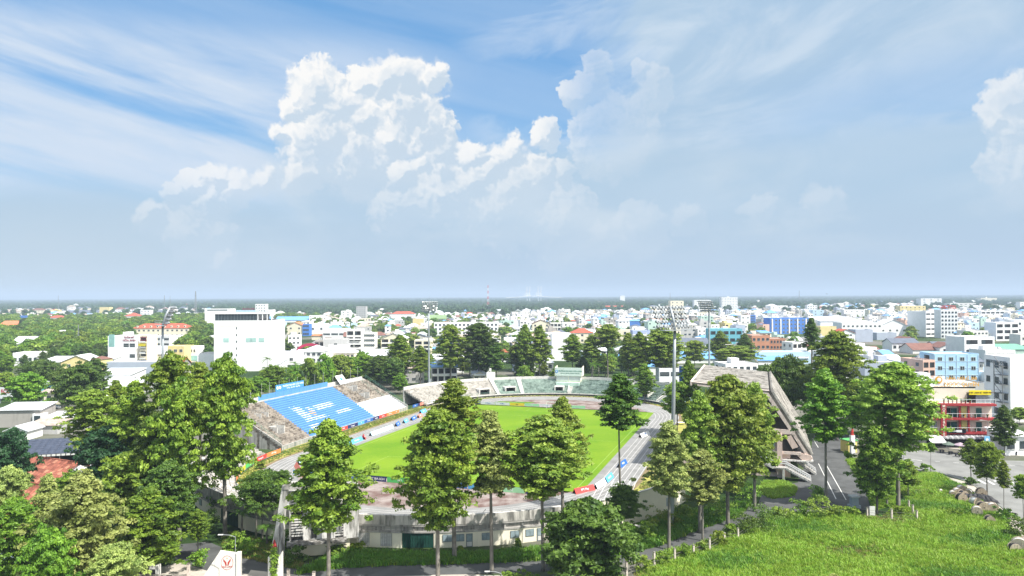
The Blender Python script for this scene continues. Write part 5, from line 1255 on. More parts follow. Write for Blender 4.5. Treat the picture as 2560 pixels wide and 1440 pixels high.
# post fence round the lot
POSTM = mat('post_peeling', (.60,.53,.47), .9, .2, 3.0, dirt=.5, dirtc=(.18,.15,.12))
FP = [(1562,1440,38),(1631,1416,38),(1682,1405,36),(1729,1391,30),(1769,1377,33),(1806,1354,24),(1840,1353,34),(1890,1318,24),(1928,1296,14),(1960,1290,14),(2010,1288,14),(2055,1286,14),(2104,1281,16),(2162,1292,26),(2223,1298,27),(2286,1302,27),(2276,1286,25),(2266,1272,22)]
names_ = ['nearest the big dark tree','with wires beside it','half in creepers','short one in creepers','tall one above the path','small one in the hedge','beside the leaning bush','lost in weeds','low in the reeds','deep in the reeds','behind the tall reeds','in weeds by the yard','beside the meter kiosk','left of the white notice','in the middle of the lot corner','at the lot corner','behind the corner one','furthest back at the corner']
prevp = None
for i, (px, py, hp) in enumerate(FP):
    x, y = G(px, py); h = hp*y/FPX*1.0; mb = MB(); mb.box((0,0,h/2),(.26,.26,h), POSTM); mb.box((0,0,h+.04),(.32,.32,.08), CONCD)
    one(mb, 'fence_post', 'peeling white fence post '+names_[i], 'post', 'fence posts round the grass lot', (x, y, 0), .3)
    if prevp is not None:
        mb = MB(); p0, p1 = Vector((*prevp, 0)), Vector((x, y, 0))
        for hh in (.5,.95,1.4): mb.bar(p0+Vector((0,0,hh)), p1+Vector((0,0,hh)), .035,.035, CONCD)
        if i in (1,2,3,4): 
            for q in range(1,6): pp = p0.lerp(p1, q/6); mb.bar(pp, pp+Vector((0,0,1.45)), .04,.04, CONCD)
        one(mb, 'fence_wires', 'sagging rails of the fence '+names_[i].replace('one ','post '), 'fence', 'fence rails round the grass lot')
    prevp = (x, y)
FP2 = [(468,1440),(655,1442),(708,1452),(782,1452),(520,1452)]
for i, (px, py) in enumerate([(471,1452),(720,1462),(783,1468),(300,1452)]):
    x, y = G(px, py); mb = MB(); mb.box((0,0,1.3),(.36,.36,2.6 if i == 0 else 2.0), POSTM); mb.box((0,0,2.62 if i == 0 else 2.32),(.42,.42,.08), CONCD)
    one(mb, 'fence_post', ['thick post left of the emblem pylon','mossy post right of the split pylon','broken post left of the pale trunk','post under the pale low crown'][i], 'post', 'fence posts along the near road', (x, y, 0))
mb = MB(); a, b = G(300,1452), G(471,1452); mb.bar((*a,.4),(*b,.4),.2,.8,CONCD); mb.bar((*a,1.0),(*b,1.0),.2,.1,CONCD); one(mb, 'low_wall', 'low mossy wall left of the gate', 'wall')
# hedges, creepers and weeds along the fence
def clump(px, py, w, h, label, kind='mid', Y=None, n=26, leaf=.22):
    x, y = G(px, py) if Y is None else GD(px, Y); Wm, Hm = w*y/FPX, h*y/FPX
    C_ = np.c_[RNG.normal(0, Wm*.26, n), RNG.normal(0, Wm*.2, n), RNG.uniform(.1, 1, n)**.8*Hm*.85]; C_[:,0] *= (1.1-C_[:,2]/Hm*.6); 
    V, tn = leaves(C_, np.full(n, max(.25, Hm*.2)), 40, leaf, RNG.uniform(.1,.9,n), flat=.9)
    o = obj('shrub', quadmesh('shrub', V, tn, LG[kind]), None, (x, y, 0)); tag(o, label, 'shrub', 'shrubs and creepers around the lot'); return o
cl = [(1600,1425,70,40,'creeper heap between big dark tree and first post','mid'),(1655,1408,50,34,'creeper between the first and second fence posts','bright'),(1706,1398,44,44,'tallest creeper mound on the fence','bright'),(1748,1380,40,30,'creeper right of the tallest mound','mid'),
 (1790,1362,40,36,'creeper under the thin sapling','mid'),(1822,1345,40,40,'creeper mound before the dark bend','bright'),(1862,1340,60,60,'dark shrub right of the last tall post','dark'),(1895,1325,80,70,'big dark shrub at the end of the hedge','dark'),(1940,1300,60,40,'weedy shrub at the yard edge','mid'),
 (1990,1292,80,44,'reed clump beside the bare trunk','bright'),(2040,1292,70,52,'tall reed clump under the bare trunk','olive'),(2038,1255,40,46,'yellow green bush in the asphalt yard','bright'),(2085,1292,60,34,'reeds left of the kiosk','mid'),(2130,1290,50,26,'low weeds right of the kiosk','mid'),(2240,1286,40,26,'weeds inside the fence corner','mid'),
 (2305,1178,60,20,'papaya like bushes at the road corner','bright'),(2420,1212,30,20,'small dark bush at the pavement','dark'),(2545,1345,60,60,'dark bush at the right edge','dark'),(2510,1300,60,30,'yellow green weeds by the pavement end','bright'),(2380,1290,70,20,'lush low weeds below the drums','bright'),
 (620,1385,60,46,'bright bush between pylon and concrete frame','bright'),(580,1380,40,36,'bush right of the paved forecourt','bright'),(500,1420,50,50,'light leaved bush left of the emblem pylon','bright'),(525,1330,60,60,'dark shrub at the foot of the left curve','dark'),(735,1405,60,44,'shrub in front of the shuttered block','dark'),(705,1375,40,60,'young tree against the concrete frame','bright'),
 (840,1385,60,30,'shrub at the right corner of the shuttered block','mid'),(890,1375,40,20,'weeds at the cream wall corner','mid'),(1655,1318,80,46,'shrubs under the pale wall','mid'),(1700,1310,60,50,'bush at the foot of the lamp tower','mid'),(1610,1340,60,40,'weeds around the fallen white panel','mid'),(1790,1290,90,50,'dull green shrubs behind the path bend','olive'),
 (1480,1470,70,40,'bright leaves peeping up at the bottom edge','bright'),(1270,1455,50,26,'pale shrub top at the bottom edge','bright'),(1300,1460,120,30,'creeper along the near fence bottom','bright'),(2075,1462,40,30,'grey green seedling in the grass lot','grey'),(1150,1378,10,16,'thin weed below the first window','mid'),(1292,1372,10,30,'thin weed at the double doors','mid'),
 (590,1375,34,50,'palm like shrub at the left gate','mid'),(655,1170,24,20,'fern tuft on the stand railing','mid'),(690,1115,30,18,'climber on the near end railing','mid'),(1220,960,40,16,'low bush on the far rim','mid'),(520,1235,50,14,'weeds on the left terrace','olive'),(1905,1180,60,34,'bush beside the grandstand stair','mid'),(1870,1255,80,50,'leafy undergrowth below the grandstand','bright'),(1820,1230,80,60,'dark undergrowth before the grandstand','mid'),(450,1330,90,70,'undergrowth in the left tree crowd','dark'),(540,1290,40,60,'shrub against the left curve wall','dark')]
for c in cl: clump(*c)
# ------------------------------------------------------------------ cable drums on the verge
WOOD = mat('drum_wood', (0.44,0.36,0.27), .9, .2, 2.5, dirt=.4, dirtc=(.2,.15,.1)); WOODP = mat('drum_wood_pale', (0.60,0.50,0.38), .9, .15, 2.5, dirt=.3, dirtc=(.3,.22,.15)); CABLE = mat('cable_black', (.025,.025,.03), .6, .2); CABW = mat('cable_wrap', (.55,.56,.56), .6, .1)
def drum(px, py, r, label, wrap=CABLE, rz=0.0, w=1.1, stand=True, z=0.0, wood=None):
    x, y = G(px, py); o = thing('cable_drum', label, 'cable drum', (x, y, z), rz, 'cable drums on the verge'); wd = wood or WOOD
    for s_ in (-1, 1):
        mb = MB(); 
        mb.tube([(s_*w/2,0,r),(s_*(w/2+.09),0,r)], r, wd, 20); mb.tube([(s_*(w/2+.09),0,r),(s_*(w/2+.11),0,r)], r*.12, DARKV, 8)
        for k in range(4): 
            yy = -r*.72+k*r*.48; hh = math.sqrt(max(.02, r*r*.92-yy*yy)); mb.bar((s_*(w/2+.092),yy,r-hh),(s_*(w/2+.092),yy,r+hh),.03,.03,WOOD)
        mb.build('flange', o)
    mb = MB(); mb.tube([(-w/2,0,r),(w/2,0,r)], r*.86, wrap, 18); mb.build('cable_winding', o)
PI2 = PI/2
DR = [(2398,1232,.85,'upper back drum of the first heap',CABW,-.9),(2388,1238,.8,'drum lying before the upper back one',CABW,-1.0),(2376,1240,.6,'small drum at the left end of the first heap',CABW,-1.1),(2402,1243,.75,'drum in the middle of the first heap',CABLE,-.7),(2397,1254,.9,'front drum of the first heap with black hub',CABLE,-.8),(2415,1238,.7,'white drum beside the black tarpaulin',CABW,-1.4),
 (2447,1242,.95,'dark wooden drum under the largest young tree',CABLE,-1.1),(2347,1232,.4,'small pale drum alone in the grass',CABW,-1.2),(2431,1264,.9,'white wrapped drum below the tarpaulin',CABW,-.5),(2450,1278,.95,'brown drum in the middle of the lower row',CABLE,-.9),(2475,1279,.9,'right drum of the lower row on the pavement',CABW,-1.0),(2436,1288,.9,'pale drum left of the lower row',CABW,-1.2),(2467,1308,.75,'brown rotten drum in the weeds',CABLE,-1.0),
 (2540,1378,1.15,'big drum at the right edge with white winding',CABW,-1.3),(2562,1374,1.1,'drum cut by the right edge',CABW,-1.2),(2528,1380,.8,'dark drum behind the big right edge one',CABLE,-1.0)]
for a in DR: drum(a[0], a[1], a[2], a[3], a[4], a[5]+PI/2+.75, wood=WOODP if 'pale' in a[3] or 'big' in a[3] else WOOD)
tx, ty = G(2434,1250); ms = MB(); rg = random.Random(4); nx, ny = 16, 9; gridp = []
for i in range(nx+1):
    for j in range(ny+1):
        u, v = i/nx-.5, j/ny-.5; h = max(0, 1.35*(1-(2*v)**2)*(1-(1.7*u)**4)+rg.uniform(-.12,.12)); gridp.append((u*5.4-v*1.3+rg.uniform(-.1,.1), v*2.6-u*2.0, max(.02,h)))
for i in range(nx):
    for j in range(ny): ms.face([gridp[i*(ny+1)+j], gridp[(i+1)*(ny+1)+j], gridp[(i+1)*(ny+1)+j+1], gridp[i*(ny+1)+j+1]], CABLE)
one(ms, 'tarpaulin', 'black tarpaulin heaped over cables between the drums', 'tarpaulin', None, (tx, ty, 0))
# kiosk, notice, fallen panel, small hut
x, y = G(2130,1268); o = thing('meter_kiosk', 'small grey metal kiosk with a pitched lid in the asphalt yard', 'kiosk', (x, y, 0), .1)
KG = mat('kiosk_grey', (.38,.44,.47), .6, .08)
mb = MB(); mb.box((0,0,1.4),(1.3,1.0,1.5), KG); mb.build('cabinet', o); mb = MB(); mb.sweep([[(-.85,-.8,2.1),(-.85,.7,2.1),(-.85,.7,2.45),(-.85,-.8,2.3)],[(.85,-.8,2.1),(.85,.7,2.1),(.85,.7,2.45),(.85,-.8,2.3)]], FRAMEW); mb.build('lid', o); mb = MB(); mb.box((0,0,.3),(1.9,1.5,.6), KG); mb.build('base', o)
x, y = G(2175,1292); mb = MB(); mb.box((0,0,1.2),(1.0,.08,1.7), FRAMEW); mb.bar((-.45,0,0),(-.45,0,2.1),.06,.06,STEEL); mb.bar((.45,0,0),(.45,0,2.1),.06,.06,STEEL); one(mb, 'notice_board', 'white notice board standing behind the lot fence', 'board', None, (x,y,0))
x, y = G(1606,1322); mb = MB(); mb.box((0,0,.5),(3.4,1.5,.08), WHITED, .5, Matrix.Rotation(.22,4,'Y')); mb.bar((1.2,0,0),(1.2,0,.5),.1,.1,CONCD); one(mb, 'fallen_panel', 'fallen white panel lying in the weeds by the cream wall', 'panel', None, (x,y,0))
x, y = G(2118,1128); o = thing('guard_hut', 'yellow hut with green flat roof at the yard entrance', 'hut', (x, y, 0), .25)
YEL = mat('hut_yellow', (.66,.58,.20), .8, .06, dirt=.2)
mb = MB(); mb.box((0,0,1.5),(2.6,3.0,3.0), YEL); mb.build('wall', o); mb = MB(); mb.box((0,0,3.1),(3.0,3.4,.2), mat('hut_roof', (.10,.36,.12), .8)); mb.build('roof', o); mb = MB(); mb.box((-.4,-1.52,1.7),(.8,.05,1.0), GLASS); mb.build('window', o)
x, y = G(2127,1134); mb = MB(); mb.box((0,0,2.4),(1.0,1.0,4.8), SIGNW); mb.tube([(0,0,4.8),(0,0,5.6),(.1,0,6.6)], [.45,.35,.12], mat('flame_red', (.45,.04,.03), .6), 8); mb.tube([(0,0,6.6),(-.2,0,7.3),(-.5,0,7.6)],[.3,.4,.1], mat('flag_red', (.55,.02,.02), .7), 6)
one(mb, 'monument_pillar', 'white pillar topped with a red flame beside the yellow hut', 'pillar', None, (x,y,0))
# billboard at the left
x, y = G(14,1008); o = thing('billboard', 'white billboard with large red letters at the left edge', 'billboard', (x, y, 0), -.15)
mb = MB(); mb.box((0,0,4.0),(6.0,.3,4.4), SIGNW); mb.build('panel', o); mb = MB(); mb.box((-2.4,.3,1),(.3,.3,2),STEEL); mb.box((2.4,.3,1),(.3,.3,2),STEEL); mb.build('post', o); text('ECO', 2.0, mat('ink_red',(.55,.03,.04),.6), o, (.3,-.2,4.6), (PI/2,0,0))
# parked car, scooters, people
def car(x, y, rz, label, paint):
    o = thing('parked_car', label, 'car', (x, y, 0), rz)
    prof = [(-2.2,.35),(-2.25,.75),(-1.9,.95),(-1.35,1.02),(-.75,1.45),(.75,1.47),(1.35,1.02),(2.1,.88),(2.2,.5),(2.15,.3)]
    mb = MB(); mb.sweep([[(px_, s_, pz) for px_, pz in prof] for s_ in (-.86,-.78,.78,.86)] if False else [[(px_*.985, -.88, pz*.97) for px_, pz in prof],[(px_, -.78, pz) for px_, pz in prof],[(px_, .78, pz) for px_, pz in prof],[(px_*.985, .88, pz*.97) for px_, pz in prof]], paint); mb.build('body', o, smooth_=False)
    mb = MB()
    for s_ in (-.885,.885): mb.face([(-1.25,s_,1.0),(-.72,s_*.97,1.36),(.7,s_*.97,1.38),(1.2,s_,1.0)][::1 if s_ < 0 else -1], GLASS)
    mb.face([(1.32,-.74,1.05),(1.32,.74,1.05),(.80,.70,1.44),(.80,-.70,1.44)], GLASS); mb.build('windows', o)
    for wx in (-1.35,1.35):
        for wy in (-.82,.82):
            w = MB(); w.tube([(wx,wy-.1,.33),(wx,wy+.1,.33)], .33, DARKV, 12); wh_ = w.build('wheel', o); w = MB(); w.tube([(wx,wy-.11 if wy<0 else wy+.1,.33),(wx,wy-.1 if wy<0 else wy+.11,.33)], .18, LAMPG, 8); w.build('rim', wh_)
    for s_ in (-.6,.6): mb = MB(); mb.box((2.19,s_,.68),(.06,.35,.14), FRAMEW); mb.build('headlight', o)
car(*G(135,1022), .15, 'white car parked beside the round street tree', mat('car_white', (.75,.75,.76), .3, .02, spec=.6))
def scooter(x, y, rz, label, paint, z=0):
    o = thing('motor_scooter', label, 'scooter', (x, y, z), rz, 'scooters')
    mb = MB(); mb.sweep([[(-.75,-.12,.55),(-.75,.12,.55),(-.7,.12,.8),(-.7,-.12,.8)],[(-.1,-.16,.4),(-.1,.16,.4),(-.1,.14,.74),(-.1,-.14,.74)],[(.05,-.14,.28),(.05,.14,.28),(.05,.12,.36),(.05,-.12,.36)],[(.35,-.14,.28),(.35,.14,.28),(.38,.12,.36),(.38,-.12,.36)],[(.48,-.18,.5),(.48,.18,.5),(.56,.1,.95),(.56,-.1,.95)]], paint); mb.build('body', o)
    mb = MB(); mb.box((-.35,0,.82),(.75,.26,.1), DARKV); mb.build('seat', o); mb = MB(); mb.bar((.45,-.32,1.05),(.45,.32,1.05),.05,.05,DARKV); mb.build('handlebar', o)
    for wx in (-.6,.65): w = MB(); w.tube([(wx,-.06,.27),(wx,.06,.27)], .27, DARKV, 12); w.build('wheel', o)
    return o
def person(x, y, rz, label, top, low, seated=False, z=0.0, s=1.0):
    me = D.meshes.new('person'); hz = .52 if seated else .92; ty = hz+.0
    if seated:
        J = [((0,0,hz+.25),.15),((0,0,hz+.45),.14),((0,.02,hz+.68),.16),((0,.02,hz+.80),.06),((0,.04,hz+.93),.10),((0,.04,hz+1.02),.09),
             ((.11,.0,hz+.22),.10),((.14,.42,hz+.22),.08),((.13,.46,hz-.18),.05),((-.11,0,hz+.22),.10),((-.14,.42,hz+.22),.08),((-.13,.46,hz-.18),.05),
             ((.2,.02,hz+.68),.06),((.25,.14,hz+.44),.045),((.2,.42,hz+.5),.035),((-.2,.02,hz+.68),.06),((-.25,.14,hz+.44),.045),((-.2,.42,hz+.5),.035)]
    else:
        J = [((0,0,.95),.15),((0,0,1.15),.13),((0,0,1.38),.16),((0,0,1.50),.06),((0,.02,1.60),.095),((0,.02,1.69),.085),
             ((.1,0,.86),.10),((.11,.02,.48),.07),((.12,0,.07),.05),((-.1,0,.86),.10),((-.12,.1,.48),.07),((-.12,-.04,.07),.05),
             ((.2,0,1.38),.06),((.24,.03,1.12),.045),((.22,.12,.88),.035),((-.2,0,1.38),.06),((-.24,.0,1.12),.045),((-.25,.08,.86),.035)]
    E_ = [(0,1),(1,2),(2,3),(3,4),(4,5),(0,6),(6,7),(7,8),(0,9),(9,10),(10,11),(2,12),(12,13),(13,14),(2,15),(15,16),(16,17)]
    me.from_pydata([j[0] for j in J], E_, []); SKIN = mat('skin', (.42,.26,.18), .6, .05)
    o = D.objects.new('person', me); COL.objects.link(o); o.location = (x, y, z); o.rotation_euler[2] = rz
    sk = o.modifiers.new('skin', 'SKIN'); o.modifiers.new('sub', 'SUBSURF').levels = 1
    for i, j in enumerate(J): me.skin_vertices[0].data[i].radius = (j[1], j[1]*.8)
    me.skin_vertices[0].data[0].use_root = True
    m, t, p = new_mat('clothes_'+str(len(D.materials))); N = t.nodes; L = t.links
    tcn = N.new('ShaderNodeTexCoord'); sp_ = N.new('ShaderNodeSeparateXYZ'); L.new(tcn.outputs['Object'], sp_.inputs[0]); r = N.new('ShaderNodeValToRGB'); mr = N.new('ShaderNodeMapRange'); L.new(sp_.outputs[2], mr.inputs[0]); mr.inputs[2].default_value = 2.0
    r.color_ramp.interpolation = 'CONSTANT'; cr = r.color_ramp; waist = (hz+.3)/2 if seated else .49; neck = (hz+.76)/2 if seated else .735; crown_ = (hz+.98)/2 if seated else .825
    cr.elements[0].color = (*low,1); cr.elements[1].position = waist; cr.elements[1].color = (*top,1); e = cr.elements.new(neck); e.color = (.42,.26,.18,1); e = cr.elements.new(crown_); e.color = (.02,.015,.012,1)
    L.new(mr.outputs[0], r.inputs[0]); L.new(r.outputs[0], p.inputs['Base Color']); p.inputs['Roughness'].default_value = .8; me.materials.append(m)
    tag(o, label, 'person'); return o
x, y = G(2523,1293); scooter(x, y, 2.2, 'dark scooter on the pale pavement near the lower drums', mat('scooter_dark', (.05,.05,.06), .4), .13)
person(x-.15, y+.1, 2.2-PI/2, 'person in a pale shirt and dark trousers seated on the pavement scooter', (.55,.53,.5), (.03,.03,.04), True, .13+.05)
x, y = G(415,1450); o = scooter(x+.8, y, .4, 'white scooter parked behind the low mossy wall', mat('scooter_white', (.7,.7,.7), .4))
x, y = G(388,1440); mb = MB(); mb.box((0,0,.9),(1.3,.9,1.8), WHITED); mb.box((0,-.46,.8),(.5,.03,1.0), DARKV); one(mb, 'electric_cabinet', 'small white cabinet under the bright green pointed tree', 'cabinet', None, (x,y,0))
# ------------------------------------------------------------------ houses
def wm(name, c, dirt=0.14): return mat('wall_'+name, c, .85, .05, .35, dirt=dirt, dirtc=tuple(x*.55 for x in c), streak=True, dscale=.5)
WALL = {'white':wm('white',(.86,.86,.86),.08),'off white':wm('off_white',(.80,.78,.74)),'cream':wm('cream',(.80,.73,.57)),'yellow':wm('yellow',(.74,.62,.30)),'pale blue':wm('pale_blue',(.50,.66,.80)),'blue grey':wm('blue_grey',(.42,.47,.56)),
 'grey':wm('grey',(.47,.47,.46),.3),'mint':wm('mint',(.42,.66,.55)),'pink':wm('pink',(.70,.47,.38)),'brick':wm('brick',(.48,.23,.14)),'turquoise':wm('turquoise',(.16,.46,.56)),'lavender':wm('lavender',(.44,.52,.78)),'bright blue':wm('bright_blue',(.08,.22,.62)),'lime':wm('lime',(.48,.66,.34)),'concrete':wm('concrete',(.38,.36,.33),.4),'sky blue':wm('sky_blue',(.43,.66,.86))}
ROOF = {'tin':mat('tin_roof',(.74,.76,.79),.5,.1,.3,dirt=.3,dirtc=(.35,.34,.33),metal=.1),'blue tin':mat('blue_tin',(.16,.36,.68),.5,.1,.3,dirt=.2,dirtc=(.1,.2,.35)),'red tile':mat('red_tile',(.42,.10,.06),.8,.18,.5,dirt=.35,dirtc=(.16,.06,.04)),'brown tile':mat('brown_tile',(.20,.10,.08),.8,.2,.5,dirt=.3,dirtc=(.08,.05,.04)),
 'orange tile':mat('orange_tile',(.60,.20,.09),.8,.15,.5,dirt=.25,dirtc=(.3,.1,.05)),'slate':mat('slate_roof',(.12,.14,.18),.7,.15,.5),'flat':mat('flat_roof',(.50,.49,.47),.9,.15,.3,dirt=.45,dirtc=(.22,.21,.19)),'green':mat('green_roof',(.16,.38,.27),.7,.1,.5),'rusty tin':mat('rusty_tin',(.42,.36,.31),.7,.2,.5,dirt=.5,dirtc=(.22,.13,.08))}
def wmesh_(kind):
    m = MB()
    if kind == 'win': m.box((0,0,0),(1.3,.12,1.4), FRAMEW); m.box((0,-.07,0),(1.12,.03,1.22), GLASS); m.box((0,-.09,0),(.07,.03,1.22), FRAMEW)
    elif kind == 'dark': m.box((0,0,0),(1.3,.1,1.5), GLASS); m.box((0,-.06,-.8),(1.5,.16,.1), FRAMEW)
    elif kind == 'door': m.box((0,0,0),(1.4,.1,2.3), GLASS)
    elif kind == 'band': m.box((0,0,0),(4.2,.1,1.3), GLASS); m.box((0,-.06,0),(4.2,.04,.06), FRAMEW)
    elif kind == 'loggia': m.box((0,0,0),(3.2,.08,2.1), DARKV); m.box((-1.0,-.05,-.15),(.9,.05,1.8), GLASS)
    return m.mesh('window')
WM = {k: wmesh_(k) for k in ('win','dark','door','band','loggia')}
def tank_mesh():
    m = MB(); m.tube([(0,0,.9),(0,0,2.1)], .55, mat('tank_steel',(.55,.57,.58),.35,.05,metal=.4), 10)
    for a in (-.4,.4):
        for b in (-.4,.4): m.bar((a,b,0),(a,b,.95),.07,.07,STEEL)
    return m.mesh('water_tank')
TANK = tank_mesh(); LAND = []; PLACED = []
def roof_part(o, kind, W_, D_, H_, rk, over=.5):
    m = MB(); M_ = ROOF[rk]; w, d = W_/2+over, D_/2+over
    if kind == 'flat':
        m.box((0,0,H_+.02),(W_-.5,D_-.5,.12), ROOF['flat']); return m.build('roof', o)
    if kind == 'gable':       # ridge along y
        h = W_*.22; m.sweep([[(-w,-d,H_-.1),(0,-d,H_+h),(w,-d,H_-.1),(w,-d,H_+.1),(0,-d,H_+h+.2),(-w,-d,H_+.1)],[(-w,d,H_-.1),(0,d,H_+h),(w,d,H_-.1),(w,d,H_+.1),(0,d,H_+h+.2),(-w,d,H_+.1)]], M_, caps=True)
    elif kind == 'gablex':    # ridge along x
        h = D_*.22; m.sweep([[(-w,-d,H_-.1),(-w,0,H_+h),(-w,d,H_-.1),(-w,d,H_+.1),(-w,0,H_+h+.2),(-w,-d,H_+.1)],[(w,-d,H_-.1),(w,0,H_+h),(w,d,H_-.1),(w,d,H_+.1),(w,0,H_+h+.2),(w,-d,H_+.1)]], M_)
    elif kind == 'shed':
        h = D_*.10+.3; m.sweep([[(-w,-d,H_),(-w,d,H_+h),(-w,d,H_+h+.14),(-w,-d,H_+.14)],[(w,-d,H_),(w,d,H_+h),(w,d,H_+h+.14),(w,-d,H_+.14)]], M_)
    elif kind == 'hip':
        h = min(W_, D_)*.26; r = max(0,(W_-D_)/2); 
        b = [(-w,-d,H_),(w,-d,H_),(w,d,H_),(-w,d,H_)]; t = [(-r,0,H_+h),(r,0,H_+h)]
        m.face([b[0],b[1],t[1],t[0]],M_); m.face([b[2],b[3],t[0],t[1]],M_); m.face([b[1],b[2],t[1]],M_); m.face([b[3],b[0],t[0]],M_); m.face(b[::-1],M_)
    return m.build('roof', o)
def gable_fill(m, kind, W_, D_, H_, wall):
    if kind == 'gable':
        for y in (-D_/2, D_/2-.2): m.sweep([[(-W_/2,y,H_),(W_/2,y,H_),(0,y,H_+W_*.21)],[(-W_/2,y+.2,H_),(W_/2,y+.2,H_),(0,y+.2,H_+W_*.21)]], wall)
    if kind == 'gablex':
        for x in (-W_/2, W_/2-.2): m.sweep([[(x,-D_/2,H_),(x,D_/2,H_),(x,0,H_+D_*.21)],[(x+.2,-D_/2,H_),(x+.2,D_/2,H_),(x+.2,0,H_+D_*.21)]], wall)
    if kind == 'shed':
        for x in (-W_/2, W_/2-.2): m.sweep([[(x,-D_/2,H_),(x,D_/2,H_),(x,D_/2,H_+D_*.1)],[(x+.2,-D_/2,H_),(x+.2,D_/2,H_),(x+.2,D_/2,H_+D_*.1)]], wall)
def house(x, y, W_, D_, H_, rz, wall, roof='flat', rk='tin', win=('win',0,0), side=None, label='', cat='house', name='house', group=None, extras=0, rng=None, par=.6):
    "x,y = middle of the plan; local -y faces the camera side"
    rng = rng or random; o = thing(name, label, cat, (x, y, 0), rz, group); m = MB(); wl = WALL[wall]
    m.box((0,0,H_/2),(W_,D_,H_), wl); gable_fill(m, roof, W_, D_, H_, wl); m.build('wall', o)
    roof_part(o, roof, W_, D_, H_, rk)
    if roof == 'flat' and par:
        m = MB()
        for c, s in (((0,-D_/2+.1,H_+par/2),(W_+.02,.22,par)),((0,D_/2-.1,H_+par/2),(W_+.02,.22,par)),((-W_/2+.1,0,H_+par/2),(.22,D_-.46,par)),((W_/2-.1,0,H_+par/2),(.22,D_-.46,par))): m.box(c, s, wl)
        m.build('parapet', o)
    k, r, c = win
    if r and c:
        for i in range(r):
            for j in range(c):
                w = obj('window', WM[k], o, (-W_/2+W_*(j+.5)/c, -D_/2-.03, (H_*(i+.55)/r)))
                f = min(1.6, W_/c/ (2.2 if k != 'band' else 5.0)); w.scale = (max(.45,f) if k != 'loggia' else W_/c/4.2, 1, min(1.3, max(.5, H_/r/3.3)))
    for sgn in (-1, 1):
        if not side: break
        k2, r2, c2 = side
        if (sgn > 0) != (x + (math.tan(rz)*10) < 0 if False else x < 0): continue
        for i in range(r2):
            for j in range(c2):
                w = obj('window', WM[k2], o, (sgn*(W_/2+.03), -D_/2+D_*(j+.5)/c2, H_*(i+.55)/r2)); w.rotation_euler[2] = sgn*PI/2
                w.scale = (max(.45, min(1.5, D_/c2/2.4)), 1, min(1.3, max(.5, H_/r2/3.3)))
    if extras & 1: obj('water_tank', TANK, o, (rng.uniform(-.3,.3)*W_, rng.uniform(-.2,.3)*D_, H_+.1))
    if extras & 2: m = MB(); m.box((rng.uniform(-.2,.2)*W_, D_*.2, H_+1.3),(min(4, W_*.45),min(5, D_*.35),2.6), wl); m.build('stair_head', o)
    if extras & 4:
        for i in range(1, max(2, int(H_/3.4))): m = MB(); m.box((0,-D_/2-.55,i*3.4),(W_*.9,1.1,.15), wl); m.box((0,-D_/2-1.05,i*3.4+.45),(W_*.9,.06,.85), WALL['white']); m.build('balcony', o)
    PLACED.append((x, y, math.hypot(W_, D_)/2)); return o
CLEAR = []
def nb(x0, x1, yt, yb, D_, wall, label, short=None, rz=0.0, roof='flat', rk='tin', win=('win',0,0), side=None, cat='building', name='building', extras=0, par=.6, Y=None, dtop=0.0):
    if Y is None: Y = G((x0+x1)/2, yb)[1]
    Wv = (x1-x0)/FPX*Y; s, c = abs(math.sin(rz)), math.cos(rz); W_ = max(3, (Wv-D_*s)/c); H_ = ZT((x0+x1)/2, yt, Y)-(par if roof == 'flat' else 0)
    H_ -= {'gable':W_*.22,'gablex':D_*.22,'hip':min(W_,D_)*.26,'shed':D_*.1}.get(roof, 0)*(0.75 if roof != 'flat' else 0); H_ = max(2.6, H_)
    CLEAR.append((x0-4, x1+4, Y))
    X = ((x0+x1)/2-1280)/FPX*(Y+D_*.15); o = house(X, Y+D_/2*c+W_/2*s*.5, W_, D_, H_, rz, wall, roof, rk, win, side, label, cat, name, None, extras, par=par)
    if short: LAND.append((short, X, Y))
    return o, W_, D_, H_
# --- buildings one can name in the photograph, left to right
nb(32,97,882,915,14,'white','long white two storey hall behind the small dark conifer','long white hall',rz=.12,win=('dark',1,5))
nb(30,92,851,868,26,'white','low white hall with a humped roof in the left woods','humped white hall',roof='gablex')
nb(153,233,893,925,16,'yellow','yellow gabled house with blank side wall at the left','yellow gabled house',roof='gable',rk='tin',rz=.1,win=('win',1,2))
nb(228,264,893,935,9,'yellow','small yellow pavilion house with brown hipped roof and dark arched windows',None,roof='hip',rk='brown tile',win=('dark',2,3),rz=-.2)
nb(262,290,893,915,14,'white','low white house with one window left of the clinic',None,roof='shed',win=('dark',1,1))
nb(100,165,900,925,18,'cream','long low shed with pale roof beside the white hall',None,roof='shed',rk='tin')
nb(270,400,905,938,10,'blue grey','long plain blue grey wall building below the clinic','long blue grey building',par=.3)
o,W_,D_,H_ = nb(272,352,840,912,16,'white','tall white clinic with red rooftop lettering on two faces','white clinic',rz=-.10,extras=2)
RL = mat('letter_red', (.28,.03,.07), .6)
for k, (tx_, dx) in enumerate((('THẨM MỸ', .75), ('HÒA ANH', -.75))): text(tx_, 1.5 if k == 0 else 1.8, RL, o, (W_*.27, -D_/2-.15, H_-1.2+dx*1.2), (PI/2,0,0))
for dx, dz in ((W_*.16, H_-5.0),(W_*.38, H_-5.0),(W_*.38, H_-11.5)):
    w = obj('window', WM['band'], o, (dx, -D_/2-.04, dz)); w.scale = (.8,1,1.6)
m = MB(); m.box((-W_*.36,-D_/2-.06,H_-2.2),(W_*.2,.12,7.5), mat('teal_glass',(.25,.45,.42),.3)); m.build('teal_panel', o)
o2,W2,D2,H2 = nb(351,380,838,912,9,'cream','narrow cream wing of the clinic with planted balconies',None,rz=-.25,win=('loggia',4,1),extras=4)
